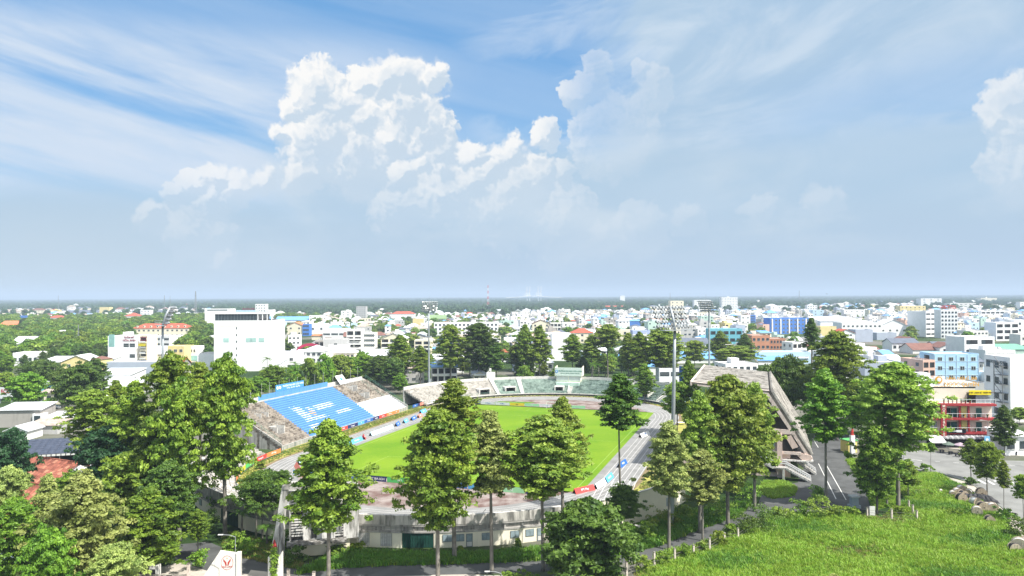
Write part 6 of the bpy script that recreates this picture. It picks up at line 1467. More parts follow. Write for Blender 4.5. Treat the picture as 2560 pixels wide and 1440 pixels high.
for k, t_ in enumerate(('THẨM MỸ','HÒA ANH')): text(t_, 1.2, RL, o2, (0,-D2/2-.2,H2-.9-k*1.6), (PI/2,0,0))
m = MB(); m.box((0,-D2/2-1.3,H2-5.2),(W2,.2,1.6), BC['yellow']); m.build('yellow_sign', o2)
nb(380,440,840,868,18,'white','white glass fronted building with curved roof right of the clinic',None,roof='flat',win=('band',2,2),rz=-.2)
nb(380,425,872,905,20,'cream','cream warehouse beside the lamp tower','cream warehouse',roof='gablex',rk='tin',par=.2)
nb(420,468,865,908,12,'yellow','cream and yellow shop house with curled parapet and red awning',None,rz=-.1,win=('win',2,3),extras=4)
o,W_,D_,H_ = nb(468,497,866,905,10,'white','small white office with blue glazed ground floor',None,win=('win',2,3),rz=-.1)
m = MB(); m.box((0,-D_/2-.1,2.6),(W_*1.6,.2,3.2), mat('aqua_glass',(.35,.62,.62),.3)); m.build('glass_front', o)
nb(497,545,884,925,14,'white','plain white annex at the foot of the tall white block',None,par=.2)
o,W_,D_,H_ = nb(538,685,801,928,26,'white','largest tall white block with dark glazed rooftop terrace','tall white block',par=.3,rz=.03)
m = MB(); m.box((-W_*.13,0,H_+2.0),(W_*.72,D_-2,3.6), GLASS); m.build('rooftop_glazing', o)
for i in range(14): m = MB(); m.box((-W_*.49+i*W_*.055,-D_/2+.95,H_+2.0),(.12,.1,3.6), FRAMEG); m.build('mullion', o)
m = MB(); m.box((0,0,H_+4.0),(W_,D_-1,.35), WALL['white']); m.build('roof_canopy', o)
for i in range(4): m = MB(); m.box((W_*(.25+i*.08),-D_/2+.8,H_+2),(.35,.35,3.7), WALL['white']); m.build('column', o)
aq = mat('aqua_pane', (.40,.60,.56), .4)
for dx in (-.29,.10,.18,.32):
    m = MB(); m.box((W_*dx,-D_/2-.05,H_-10.5),(3.0,.1,2.2), aq); m.build('window', o)
for i in range(6): m = MB(); m.box((W_*-.11,-D_/2-.05,H_-4-i*3.7),(.5,.1,1.1), GLASS); m.build('window', o)
for i in range(3): m = MB(); m.box((W_*(-.38+i*.12),-D_/2-.04,H_-1.9),(W_*.11,.06,2.6), WALL['off white']); m.build('panel', o)
o,W_,D_,H_ = nb(514,577,772,822,20,'white','plain white square block behind the tall white block','square white block',par=.2)
m = MB(); m.box((0,-D_/2-.05,H_-1.5),(W_*.8,.1,1.4), FRAMEG); m.build('window', o)
o,W_,D_,H_ = nb(582,640,776,812,16,'pale blue','pale blue building with dark red lettering behind the tall block',None,win=('win',2,6))
text('BAONAM', 4.2, RL, o, (W_*.2,-D_/2-.2,H_+2.6), (PI/2,0,0))
nb(639,665,760,800,14,'white','white tower building right of the red lettering','white tower building',win=('win',6,4)); nb(664,684,774,800,12,'white','short white tower next to the white tower building',None,win=('win',2,2))
nb(250,274,768,786,18,'yellow','bright yellow block on the horizon town','yellow horizon block',win=('win',0,0)); nb(48,72,789,803,10,'bright blue','bright blue house in the far left town','bright blue house',win=('dark',1,2))
nb(312,346,784,800,24,'off white','long hall with bright red roof among far left trees','red roofed far hall',roof='hip',rk='red tile'); nb(352,376,775,794,14,'white','white three storey house left of the square block',None,win=('win',3,3))
nb(0,50,806,822,30,'off white','orange roofed long building at the left edge','orange roofed building',roof='gablex',rk='orange tile'); nb(122,160,790,802,16,'off white','red roofed houses in the left woods','red roofed woods house',roof='hip',rk='red tile')
nb(0,52,775,790,20,'off white','cream low houses at the far left','far left cream houses',roof='hip',rk='rusty tin'); nb(165,248,778,784,30,'grey','long grey industrial shed in the far left town','grey industrial shed',roof='gablex',rk='slate')
nb(80,110,772,786,16,'cream','cream house with hipped roof in the far left town',None,roof='hip',rk='brown tile',win=('win',2,4))
o,W_,D_,H_ = nb(332,473,812,845,18,'cream','long cream building with dark red mansard roof and dormers','red mansard building',roof='hip',rk='red tile',win=('win',2,12),rz=.05)
for i in range(8): m = MB(); m.box((-W_*.42+i*W_*.12,-D_/2+1.6,H_+1.6),(1.7,1.6,2.0), WALL['cream']); dm_ = m.build('dormer', o); m = MB(); m.box((-W_*.42+i*W_*.12,-D_/2+.78,H_+1.6),(1.0,.05,1.3), GLASS); m.build('window', dm_)
nb(104,134,958,992,8,'turquoise','turquoise house with arched window by the street trees','turquoise house',roof='shed',rk='tin',win=('dark',1,1),rz=.1)
nb(0,105,1020,1068,9,'concrete','grey box shed with white gate end at the left edge','grey box shed',roof='shed',rk='tin',rz=.08); nb(88,104,1034,1068,3,'white','white porch end of the grey box shed',None,par=.2,win=('door',1,1))
nb(105,175,1045,1072,10,'white','low white flat shed right of the grey box shed',None,roof='shed',rk='tin'); nb(20,75,1070,1100,7,'off white','little house with white tin gable above the tiled shed',None,roof='gable',rk='tin',win=('dark',1,2)); nb(75,150,1062,1085,7,'grey','low grey sheds with lean-to roofs',None,roof='shed',rk='rusty tin')
for i,(a,b,t,q) in enumerate(((240,330,932,960),(245,300,955,985),(275,345,962,990),(240,275,985,1010),(105,160,975,1010),(640,700,905,925),(690,735,885,905))): nb(a,b,t,q,16,['white','off white','grey','white','cream','white','grey'][i],['low white shed roofs behind the round street tree','tin roofed shed beside the round dark tree','grey shed with pale tin roof by the olive tree','small white lean-to by the olive tree','market shed with rusty roof by the white car','low tin shed in front of the tall white block','long dark glass topped shed'][i],None,roof='shed',rk='rusty tin' if i == 4 else 'tin',win=('dark',1,3))
nb(640,676,796,806,30,'white','white hall with long bright blue roof',"blue roofed hall",roof='gablex',rk='blue tin'); nb(690,775,794,806,26,'white','second white hall with a flat bright blue roof',None,roof='gablex',rk='blue tin')
nb(718,760,808,840,16,'cream','cream house with an orange gabled roof','orange gabled house',roof='gable',rk='orange tile',win=('win',2,2)); nb(757,774,810,840,10,'bright blue','narrow bright blue fronted house','blue fronted house',win=('band',3,1),par=.3)
nb(773,815,809,836,16,'white','white house with arched dark window','white arched house',win=('dark',1,2)); nb(808,868,822,850,18,'white','white house with a grey glazed top','glazed top house',win=('band',1,3)); nb(667,700,820,850,12,'white','white house with open grey balcony frame',None,win=('loggia',2,1))
nb(780,806,838,850,9,'cream','small cream house with pink eaves',None,roof='shed',rk='orange tile')
o,W_,D_,H_ = nb(865,905,824,885,14,'off white','five storey off white block with rows of balconies','balcony block',win=('loggia',4,2),rz=.05,extras=4)
o,W_,D_,H_ = nb(905,937,832,882,12,'off white','off white wing with rows of round dark windows','round windowed wing',par=.3)
for i in range(4):
    for j in range(6): m = MB(); x_ = -W_/2+W_*(j+.5)/6; z_ = H_*(i+.55)/4; m.tube([(x_,-D_/2-.02,z_),(x_,-D_/2-.12,z_)], .95, GLASS, 12); m.tube([(x_,-D_/2-.121,z_),(x_,-D_/2-.13,z_)], .7, FRAMEG, 4); m.build('window', o)
nb(802,870,848,898,14,'grey','grey concrete house with white front left of the balcony block','grey concrete house',rz=.15,win=('win',2,1)); nb(822,868,862,898,10,'white','white stepped house beside the grey concrete house',None,win=('win',0,0))
nb(834,892,873,902,12,'cream','white cottage with cream roof and four windows','cream roofed cottage',roof='hip',rk='tin',win=('dark',1,5),rz=-.1)
nb(752,818,868,908,18,'white','white villa with pale yellow hipped roof','yellow roofed villa',roof='hip',rk='tin',win=('dark',2,4),rz=-.15); nb(675,750,884,912,16,'white','white house with a dark glazed top storey','dark glazed house',win=('win',1,2))
o,W_,D_,H_ = nb(674,750,884,893,12,'grey','dark glass box storey on the white house',None,win=('band',1,5),Y=480)
nb(735,758,880,900,14,'white','white tin roofed house between villa and glazed house',None,roof='shed'); nb(893,965,892,900,24,'white','broad low building with bright white tin roof','white tin hall',roof='shed')
nb(953,1016,836,882,14,'cream','ornate cream villa with pediment and roof garden','ornate cream villa',roof='gable',rk='tin',win=('loggia',3,3),extras=4); nb(1036,1078,850,885,12,'cream','cream three storey house right of the ornate villa','cream three storey house',win=('loggia',3,2),extras=5)
nb(1085,1245,806,838,16,'white','long white school block with dark window bands','long white school',win=('dark',3,16),extras=2); nb(891,915,766,796,16,'grey','pale grey tower block on the far edge of the town','grey tower block',win=('win',6,4)); nb(978,1036,780,796,18,'white','white hall with a red hipped roof','red roofed white hall',roof='hip',rk='red tile')
nb(853,876,777,797,12,'white','white stepped house left of the grey tower block',None,win=('win',3,2),extras=2); nb(1032,1058,797,812,14,'yellow','olive yellow block left of the long school','olive yellow block'); nb(1072,1115,788,797,20,'lime','pale green roofed houses behind the olive yellow block',None)
nb(1232,1272,874,905,12,'white','white cottage with dark red hipped roof behind the trees','red hipped cottage',roof='hip',rk='red tile',win=('dark',1,2)); nb(1237,1262,775,790,18,'grey','grey slanted hall in the far centre town',None,roof='shed')
nb(1378,1426,834,902,16,'white','tall plain white block with three small windows','plain white block',par=.3,win=('win',0,0)); 
o,W_,D_,H_ = nb(1427,1482,824,858,14,'cream','cream house with wide red hipped roof','red hipped cream house',roof='hip',rk='red tile',win=('win',2,3))
nb(1330,1374,802,828,14,'cream','cream villa with brown gabled roof','brown gabled villa',roof='gable',rk='brown tile',win=('dark',2,3)); nb(1375,1402,807,828,12,'off white','grey fronted house right of the brown gabled villa',None,win=('loggia',2,3))
nb(1470,1582,768,776,40,'off white','long hall with a bright red hipped roof','long red roofed hall',roof='hip',rk='red tile'); nb(1405,1440,806,818,16,'white','white house above the red hipped roof',None,win=('dark',1,2))
nb(1675,1708,752,800,16,'cream','slim cream tower block with small windows','slim cream tower',win=('win',6,3)); nb(1734,1776,750,775,18,'white','wide white hotel behind the far right lamp','wide white hotel',win=('win',5,9))
nb(1803,1843,743,776,20,'white','tallest white hotel on the skyline','skyline hotel',win=('win',8,10),extras=2); nb(1550,1562,739,752,20,'white','lone white block on the horizon','lone horizon block',Y=4200); nb(1680,1706,783,800,12,'cream','cream shops under the slim tower',None,win=('loggia',2,2))
nb(1540,1582,825,852,14,'cream','cream blank house with two arched windows','cream arched house',win=('dark',2,1)); nb(1580,1624,826,856,14,'lavender','lavender blue house wall behind the big lamp','lavender house'); nb(1563,1600,801,814,14,'bright blue','blue tarpaulin roofed house','blue tarp house',roof='shed',rk='blue tin')
nb(1772,1853,822,860,14,'turquoise','turquoise block with columns and dark bays','turquoise block',win=('loggia',2,5)); nb(1870,1922,838,878,16,'brick','unfinished brick building beside the turquoise block','unfinished brick building',win=('dark',2,4),rz=.1); nb(1922,1962,846,876,14,'brick','lower brick wing with small square windows',None,win=('dark',2,5),rz=-.05)
nb(1695,1770,850,882,16,'white','white house with a central gable and grey roof','white central gable house',roof='gablex',rk='slate',win=('dark',1,4)); nb(1690,1800,888,908,18,'white','long shed with sky blue tin roof behind the trees','sky blue tin shed',roof='gablex',rk='blue tin'); nb(1890,1985,893,912,18,'white','second sky blue tin shed by the rain tree',None,roof='gablex',rk='blue tin')
nb(1600,1650,905,925,14,'white','small shed with pale blue tent roof in the dark trees',None,roof='gablex',rk='blue tin',Y=380)
o,W_,D_,H_ = nb(1645,1700,920,975,8,'white','white and dark two storey pavilion behind the terraces',None,win=('band',2,2),Y=322)
mb = MB(); x, y = GD(1705, 312); mb.tube([(0,0,0),(0,0,11.0)], 1.45, mat('tank_blue',(.02,.10,.42),.4,.15), 20); mb.tube([(0,0,11),(0,0,11.15)], 1.5, STEEL, 20); one(mb, 'blue_tank', 'tall blue cylindrical tank beside the white pavilion', 'tank', None, (x,y,0))
nb(1872,1888,788,806,10,'bright blue','narrow bright blue glazed facade','narrow blue facade',win=('band',3,1)); nb(1850,1874,788,812,14,'white','white block left of the narrow blue facade',None,win=('win',2,2)); nb(1893,2022,880,910,14,'pale blue','long pale blue white flat roofed house','long pale blue house',win=('win',1,6),extras=4)
o,W_,D_,H_ = nb(1920,2020,795,835,18,'bright blue','blue and white college building with palms in front','blue college',win=('win',4,10),rz=.05)
for i in range(5): m = MB(); m.box((-W_*.45+i*W_*.22,-D_/2-.3,H_/2),(1.2,.6,H_*.98), WALL['white']); m.build('pilaster', o)
nb(2045,2150,797,832,34,'white','large white hall with long low roof','large white hall',roof='shed',rk='tin'); nb(2100,2200,806,842,20,'white','long white wing with small windows','long white wing',win=('win',2,9)); nb(2195,2264,803,840,18,'white','white hall with a shallow gable',None,roof='gable',rk='tin',win=('win',1,4))
nb(2048,2088,816,850,12,'yellow','pale yellow wall building by the large white hall',None); 
o,W_,D_,H_ = nb(2290,2352,778,842,22,'white','white office building with dark window strips, long face','white office long face',win=('band',5,3),rz=.30); o,W_,D_,H_ = nb(2350,2394,775,846,14,'white','white office wing with rows of small windows and red rooftop name','white office wing',win=('dark',7,5),rz=-.12)
text('VIETTEL', 4.0, BC['red'], o, (0,-D_/2+1,H_+3.2), (PI/2,0,0))
nb(2248,2312,765,787,18,'yellow','yellow block with small square windows','yellow town block',win=('dark',3,6)); nb(2090,2134,826,862,14,'white','narrow white house with red gable and tall windows','red gable house',roof='gable',rk='red tile',win=('win',3,2)); nb(2135,2178,824,855,14,'blue grey','blue grey box house beside the red gable house','blue grey box house',win=('win',0,0))
nb(2188,2237,832,850,14,'blue grey','low blue grey wall house',None); nb(2225,2292,850,878,14,'white','white villa with dark blue roof and porch','dark blue roofed villa',roof='gablex',rk='slate',win=('dark',1,5)); nb(2275,2336,866,884,18,'off white','low house with broad brown roof','brown roofed house',roof='gablex',rk='brown tile'); nb(2343,2396,860,885,14,'white','white house with dark brown gable roof',None,roof='gable',rk='brown tile',win=('dark',1,2))
o,W_,D_,H_ = nb(2395,2482,842,892,18,'white','wide white flat house with grey side balconies','wide white flat house',win=('loggia',2,2),rz=.1,extras=1)
o,W_,D_,H_ = nb(2330,2442,884,955,14,'sky blue','sky blue four storey building with open corner balconies','sky blue building',win=('win',3,4),rz=-.06,side=('loggia',3,1))
for i in range(4): m = MB(); m.box((0,-D_/2-.05,H_*i/4+.2),(W_,.1,.3), WALL['pale blue']); m.build('string_course', o)
for i in range(5): m = MB(); m.box((-W_/2+W_*i/4*.98+.2,-D_/2-.08,H_/2),(.25,.14,H_), WALL['pale blue']); m.build('pilaster', o)
nb(2155,2254,905,965,16,'blue grey','plain blue grey wall with open roof frame','plain blue grey house',rz=-.05,extras=3); nb(2275,2362,952,1010,14,'white','white house with red rooftop door and steel tank','red door house',extras=3,win=('dark',1,2),rz=.1); nb(2362,2460,958,1000,14,'grey','long curved grey blank wall with a black awning','long grey blank wall',extras=0); nb(2300,2400,1000,1060,14,'white','white tin roofed house behind the motel',None,roof='gable',rk='tin')
o,W_,D_,H_ = nb(2512,2680,893,1055,13,'white','tall white hotel with plain side wall, black fire escape and name board','white hotel with fire escape',rz=0.0,side=('dark',4,3)); text('RIVERSIDE HOTEL', 1.3, FRAMEG, o, (-W_/2-.15,0,H_-1.4), (PI/2,0,-PI/2))
for z_ in (H_*.35,H_*.6,H_*.82):
    for q_ in (-.2,.1): w = obj('window', WM['dark'], o, (W_*q_, -D_/2-.03, z_)); w.scale = (.6,1,.7)
m = MB()
for i in range(5): m.box((-W_/2-1.0,-D_/2+3.0,H_*.3+i*2.9),(1.8,4.4,.12), LAMPB); m.bar((-W_/2-1.8,-D_/2+1.2,H_*.3+i*2.9),(-W_/2-1.8,-D_/2+5,H_*.3+i*2.9+2.8),.14,.14,LAMPB); m.bar((-W_/2-1.85,-D_/2+.9,H_*.3+i*2.9+1),(-W_/2-1.85,-D_/2+5.1,H_*.3+i*2.9+1),.07,.07,LAMPB)
for x_ in (.9,5.1): m.bar((-W_/2-1.85,-D_/2+x_,H_*.1),(-W_/2-1.85,-D_/2+x_,H_*.95),.18,.18,LAMPB)
m.build('fire_escape', o)
nb(2455,2530,875,905,16,'white','white house with roof terrace clutter behind the hotel',None,extras=3,win=('loggia',1,3)); nb(2480,2545,806,852,14,'white','white apartment house with grey balconies at the right','right apartment house',win=('loggia',3,3),rz=.1); nb(2532,2580,800,850,14,'white','white house with arched windows at the right edge','right arched house',win=('dark',3,2))
nb(2545,2580,836,875,12,'off white','white house below the arched one at the right edge',None,win=('win',2,2)); nb(2500,2580,868,890,20,'mint','long shed with green tin roof at the right','green tin shed',roof='shed',rk='green'); nb(2450,2510,874,895,16,'white','white low shed left of the green tin shed',None,roof='gablex',rk='tin',win=('dark',1,3))
nb(1925,1968,764,786,16,'white','white stepped block in the far right town','white stepped block',win=('win',2,3)); nb(2017,2042,763,780,14,'white','white four storey far block',None,win=('dark',3,4)); nb(2300,2352,746,766,30,'white','pale glass tower on the far right skyline','pale glass tower',win=('band',5,3)); nb(2108,2160,774,792,16,'white','white house with side windows in the far right town',None,win=('win',2,4)); nb(2030,2058,775,796,16,'pale blue','pale blue far house',None,win=('win',3,2)); nb(2372,2440,758,770,30,'off white','long low far building with many windows',None,win=('band',2,6)); nb(2450,2520,777,795,16,'white','white colonnaded far building',None,win=('loggia',2,6)); nb(2548,2580,755,780,14,'white','tall pale block cut by the right edge',None,win=('win',4,3))
nb(2450,2490,745,758,40,'cream','domed far temple on the right skyline',None,Y=3500)
o = USED['domed far temple on the right skyline'][0]; m = MB(); m.tube([(0,0,8),(0,0,16),(0,0,21),(0,0,26),(0,0,32)], [10,9,6,1.5,.2], WALL['cream'], 12); m.build('dome', o)
nb(2500,2562,1085,1138,7,'white','small white roadside house with sloping tin roof','roadside house',roof='shed',rk='tin',win=('dark',1,2),cat='house',name='house')
# arch sign
x, y = G(775,895); mb = MB(); RA = mat('arch_red', (.42,.03,.08), .6)
for i in range(12):
    a, b = PI*i/12, PI*(i+1)/12; mb.bar((8.5*math.cos(a),0,4+5.0*math.sin(a)),(8.5*math.cos(b),0,4+5.0*math.sin(b)),.5,1.8,RA)
mb.bar((-8.5,0,0),(-8.5,0,4),.5,.5,RA); mb.bar((8.5,0,0),(8.5,0,4),.5,.5,RA); one(mb, 'arch_sign', 'dark red arched sign above the tin roofs', 'sign', None, (x,y,0))
# ------------------------------------------------------------------ red tiled houses and dark tiled shed, bottom left (tiles one by one)
TILE = [mat('roof_tile_red', (.33,.115,.075), .8, .25, 2.0, dirt=.4, dirtc=(.13,.06,.045)), mat('roof_tile_orange', (.42,.19,.12), .8, .25, 2.0, dirt=.3, dirtc=(.2,.1,.07)), mat('roof_tile_dark', (.22,.075,.05), .85, .2, 2.0)]
def tile_mesh(w, l, m):
    b = MB(); b.sweep([[(-w/2,0,0),(-w/2,l,0),(-w/2,l,.05),(-w/2,0,.05)],[(0,0,.10),(0,l,.10),(0,l,.15),(0,0,.15)],[(w/2,0,0),(w/2,l,0),(w/2,l,.05),(w/2,0,.05)]], m); return b.mesh('tile')
def tiled_slope(parent, o0, ux, uy, W_, L_, tw, tl, meshes, budget, rng):
    "slope from eaves corner o0 along ux (eaves) and uy (upslope)"
    nx, ny = int(W_/tw), int(L_/tl); n = ux.cross(uy); R_ = Matrix((ux, uy, n)).transposed().to_4x4(); k = 0
    for j in range(ny):
        for i in range(nx):
            if k >= budget: return k
            p = o0+ux*((i+.5)*tw)+uy*(j*tl)+n*rng.uniform(.0,.03); t = obj('tile', rng.choice(meshes), parent); t.matrix_world = Matrix.Translation(p) @ R_ @ Matrix.Rotation(rng.uniform(-.03,.03),4,'Z'); t.matrix_parent_inverse = Matrix() ; t.matrix_local = t.matrix_world; k += 1
    return k
def tiled_house(px, py, W_, D_, H_, rz, label, tw, tl, meshes, wall, seed):
    x, y = G(px, py); o = thing('tiled_house', label, 'house', (x, y, 0), rz); rg = random.Random(seed); h = D_*.27; m = MB()
    m.box((0,0,H_/2),(W_,D_,H_), wall)
    for s_ in (-1, 1): m.sweep([[(s_*W_/2-.1,-D_/2,H_),(s_*W_/2-.1,D_/2,H_),(s_*W_/2-.1,0,H_+h)],[(s_*W_/2+.1,-D_/2,H_),(s_*W_/2+.1,D_/2,H_),(s_*W_/2+.1,0,H_+h)]], wall)
    m.build('wall', o); w = W_/2+.4; d = D_/2+.5; hz = H_-.5*h/(D_/2)
    m = MB(); m.face([(-w,-d,hz),(w,-d,hz),(w,0,H_+h),(-w,0,H_+h)], TILE[2]); m.face([(w,d,hz),(-w,d,hz),(-w,0,H_+h),(w,0,H_+h)], TILE[2]); m.build('roof_deck', o)
    ang = math.atan2(H_+h-hz, d)
    for s_ in (-1, 1):
        ux = Vector((-s_,0,0)) ; uy = Vector((0,-s_*math.cos(ang),math.sin(ang))); o0 = Vector((s_*w, s_*d, hz+.03)); L_ = d/math.cos(ang)
        tiled_slope(o, o0, ux, uy, 2*w, L_, tw, tl, meshes, 140, rg)
    for i in range(int(2*w/.8)): m = MB(); m.tube([(-w+i*.8,0,H_+h+.1),(-w+i*.8+.84,0,H_+h+.1)], .16, TILE[0], 6); m.build('ridge_tile', o)
    m = MB(); m.box((W_/2+.12,-.6,H_+h*.35),(.06,.7,.8), WHT); m.build('vent', o)
    return o
M3 = [tile_mesh(1.0, .92, TILE[0]), tile_mesh(1.0, .92, TILE[1]), tile_mesh(1.0, .92, TILE[0]), tile_mesh(1.0, .92, TILE[2])]
WW = WALL['white']
tiled_house(140,1240,15,11,4.6,-.45,'white gabled house with red clay tile roof among the left trees',1.02,.95,M3,WW,1)
tiled_house(95,1290,16,9,3.6,-.45,'lower wing with red clay tile roof in front of the gabled house',1.02,.95,M3,WW,2)
tiled_house(70,1375,12,8,3.4,-.45,'small orange tiled roof peeping out between the bottom left trees',1.02,.95,[M3[1],M3[0]],WW,3)
nb(205,235,1222,1290,8,'white','white low extension of the tiled house with a grey shed end',None,roof='shed',rk='tin',Y=160)
x, y = G(95,1175); o = thing('tiled_shed', 'long open shed with dark blue black tiled roof and scalloped white eaves', 'shed', (x, y, 0), .30)
TD = mat('tile_black_blue', (.055,.065,.095), .45, .25, 1.5, spec=.5); m = MB(); m.face([(-12,-4.6,4.4),(12,-4.6,4.4),(12,4.6,6.6),(-12,4.6,6.6)], TD); m.build('roof_deck', o)
tm = tile_mesh(1.45, 1.1, TD); rg = random.Random(9); ang = math.atan2(2.2, 9.2)
tiled_slope(o, Vector((-12,-4.6,4.45)), Vector((1,0,0)), Vector((0,math.cos(ang),math.sin(ang))), 24, 9.4, 1.5, 1.14, [tm], 140, rg)
for i in range(24): m = MB(); m.box((-11.5+i,-4.68,4.25),(.8,.06,.45), FRAMEW); m.build('eaves_scallop', o)
for i in range(5): m = MB(); m.box((-11.5+i*5.7,-4.2,2.1),(.25,.25,4.2), CONCD); m.build('post', o)
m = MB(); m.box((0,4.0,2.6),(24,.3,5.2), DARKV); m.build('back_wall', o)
# ------------------------------------------------------------------ motel and cafe
x0, Y0 = (2405-1280)/FPX, G(2405,1120)[1]; cx = x0*Y0; Wm = 160/FPX*Y0; o = thing('motel', 'cream motel with dark red balcony bands and a vertical red name sign', 'motel', (cx+.4, Y0+7, 0), -.07); LAND.append(('motel', cx, Y0))
MR = mat('motel_red', (.33,.035,.04), .7, .06); MC = wm('motel_cream', (.70,.65,.55)); H0 = 11.6
m = MB(); m.box((0,.6,H0/2),(Wm,11,H0), MC); m.build('wall', o)
m = MB(); m.box((-Wm*.06,.8,H0+1.9),(Wm*.72,8,3.6), MC); m.build('upper_storey', o)
for i, z in enumerate((3.9, 7.6, 11.3)): m = MB(); m.box((0,-5.5,z),(Wm+.6,2.2,.55), MR); m.build('red_band', o)
for i, z in enumerate((5.0, 8.7, 12.4)):
    m = MB(); m.bar((-Wm/2,-6.5,z+.35),(Wm/2,-6.5,z+.35),.06,.08,SIGNW)
    for q in range(15): m.bar((-Wm/2+Wm*q/14,-6.5,z-.7),(-Wm/2+Wm*q/14,-6.5,z+.35),.05,.05,SIGNW)
    m.build('railing', o)
for xx in (-.02,.115): m = MB(); m.box((Wm*xx,-5.9,7.6),(.35,.5,8.0), MR); m.build('red_pillar', o)
m = MB(); m.box((Wm*.05,-5.6,8.2),(1.4,.5,6.6), mat('motel_ochre',(.50,.40,.14),.7)); m.build('ochre_panel', o)
m = MB(); m.box((-Wm*.29,-6.8,7.4),(1.35,.5,8.6), MR); vs_ = m.build('vertical_sign', o)
for i, ch_ in enumerate('MOTEL&CAFE'): text(ch_, .95, mat('letter_cream',(.8,.72,.6),.5), vs_, (-Wm*.29,-7.1,11.0-i*.82), (PI/2,0,0))
GD_ = mat('door_green', (.02,.10,.09), .4)
for z in (5.4, 9.1):
    for xx, ww in ((-.19,1.9),(-.08,1.5),(.30,1.4)): m = MB(); m.box((Wm*xx,-5.0,z),(ww,.12,2.3), GD_ if xx != -.19 else DARKV); m.build('door', o)
    m = MB(); m.box((-Wm*.42,-5.0,z),(2.6,.12,2.3), FRAMEG); wo_ = m.build('window', o)
    for q in range(4): m = MB(); m.box((-Wm*.42-1.0+q*.66,-5.1,z),(.5,.05,2.1), GLASSL); m.build('pane', wo_)
    for q in range(4): m = MB(); m.tube([(Wm*(-.15+q*.18),-6.2,z-1.2),(Wm*(-.15+q*.18),-6.2,z-.75)],[.18,.25],CONCD,7); m.tube([(Wm*(-.15+q*.18),-6.2,z-.8),(Wm*(-.15+q*.18),-6.2,z-.3)],[.12,.4],LG['dark'],6); m.build('potted_plant', o)
m = MB(); m.box((-Wm*.12,-6.85,4.5),(5.6,.2,1.1), mat('sign_black',(.012,.012,.02),.5)); bs_ = m.build('black_sign', o); text('The coffee', .55, SIGNW, bs_, (-Wm*.14,-6.97,4.5), (PI/2,0,0)); m = MB(); m.box((-Wm*.06,-6.98,4.5),(1.4,.05,.6), SIGNW); m.build('sign_plate', bs_)
m = MB(); m.box((Wm*.32,-5.0,14.4),(5.6,.15,1.2), mat('sign_yellow',(.80,.66,.02),.5)); ys_ = m.build('yellow_sign', o); text('LỊCH SỰ - SẠCH SẼ - THÂN THIỆN', .46, mat('ink_brown',(.18,.10,.02),.6), ys_, (Wm*.32,-5.12,14.4), (PI/2,0,0))
m = MB(); m.box((Wm*.34,-1.5,12.8),(5.4,6,2.8), DARKV); m.box((Wm*.40,-4.55,12.7),(4.4,.1,2.2), GLASSL); m.build('terrace_room', o)
GO = mat('letter_gold', (.68,.36,.04), .5)
text('NHÀ NGHỈ 268', 1.15, GO, o, (Wm*.10,-3.2,17.9), (PI/2,0,0)); text('NGỌC QUYÊN', 1.5, GO, o, (Wm*.10,-3.2,16.3), (PI/2,0,0), sx=.9)
m = MB(); m.box((-Wm*.24,-3.0,17.2),(3.0,.15,2.6), SIGNW); eb_ = m.build('emblem_board', o); m = MB(); m.tube([(-Wm*.24-.2,-3.1,17.5),(-Wm*.24-.2,-3.2,17.5)], .95, GO, 16); m.tube([(-Wm*.24-.1,-3.2,17.6),(-Wm*.24-.1,-3.25,17.6)], .55, SIGNW, 12); m.build('emblem', eb_); text('LOCAL COFFEE AND TEA', .35, GO, eb_, (-Wm*.2,-3.1,15.75), (PI/2,0,0))
m = MB(); m.box((-Wm*.06,-2.9,15.5),(Wm*.74,.6,.3), DARKV); m.build('roof_edge', o)
for q in range(7): m = MB(); m.tube([(-Wm*.26+q*1.1,-6.1,11.7),(-Wm*.26+q*1.1,-6.1,12.2)],[.16,.2],MR,6); m.tube([(-Wm*.26+q*1.1,-6.1,12.2),(-Wm*.26+q*1.1,-6.1,12.9)],[.1,.35],LG['mid'],6); m.build('potted_plant', o)
# awnings round the ground floor
sp = MB()
m = MB(); m.box((0,-5.05,1.7),(Wm,.2,3.3), DARKV); m.build('dark_shopfront', o)
for i in range(26):
    m = MB(); xx = -Wm*.5+i*Wm/25; m.sweep([[(xx-.3,-5.1,3.6),(xx-.3,-7.9,2.9),(xx-.3,-7.9,2.62),(xx-.3,-5.1,3.3)],[(xx,-5.1,3.75),(xx,-7.9,3.05),(xx,-7.9,2.55),(xx,-5.1,3.3)],[(xx+.3,-5.1,3.6),(xx+.3,-7.9,2.9),(xx+.3,-7.9,2.62),(xx+.3,-5.1,3.3)]], mat('awning_grey',(.30,.30,.31),.7) if i % 2 else mat('awning_pale',(.52,.52,.53),.7)); m.build('awning_strip', o)
def parasol(px, py, c, lb, r=1.5):
    x, y = G(px, py); q = thing('parasol', lb, 'parasol', (x,y,.12), 0, 'cafe parasols'); m = MB(); m.tube([(0,0,0),(0,0,2.7)], .04, STEEL, 6); m.build('pole', q); m = MB(); n = 8
    for i in range(n):
        a, b = 2*PI*i/n, 2*PI*(i+1)/n; m.face([(0,0,2.85),(r*math.cos(a),r*math.sin(a),2.2),(r*math.cos(b),r*math.sin(b),2.2)], c); m.face([(r*math.cos(a),r*math.sin(a),2.2),(r*math.cos(b),r*math.sin(b),2.2),(r*math.cos(b),r*math.sin(b),2.05),(r*math.cos(a),r*math.sin(a),2.05)], c)
    m.build('canopy', q)
parasol(2367,1132,mat('parasol_green',(.13,.17,.14),.8),'dark green parasol, leftmost before the cafe'); parasol(2396,1134,mat('parasol_mauve',(.36,.28,.33),.8),'mauve parasol in the middle before the cafe'); parasol(2428,1135,mat('parasol_grey',(.3,.32,.3),.8),'grey parasol behind the dark young tree')
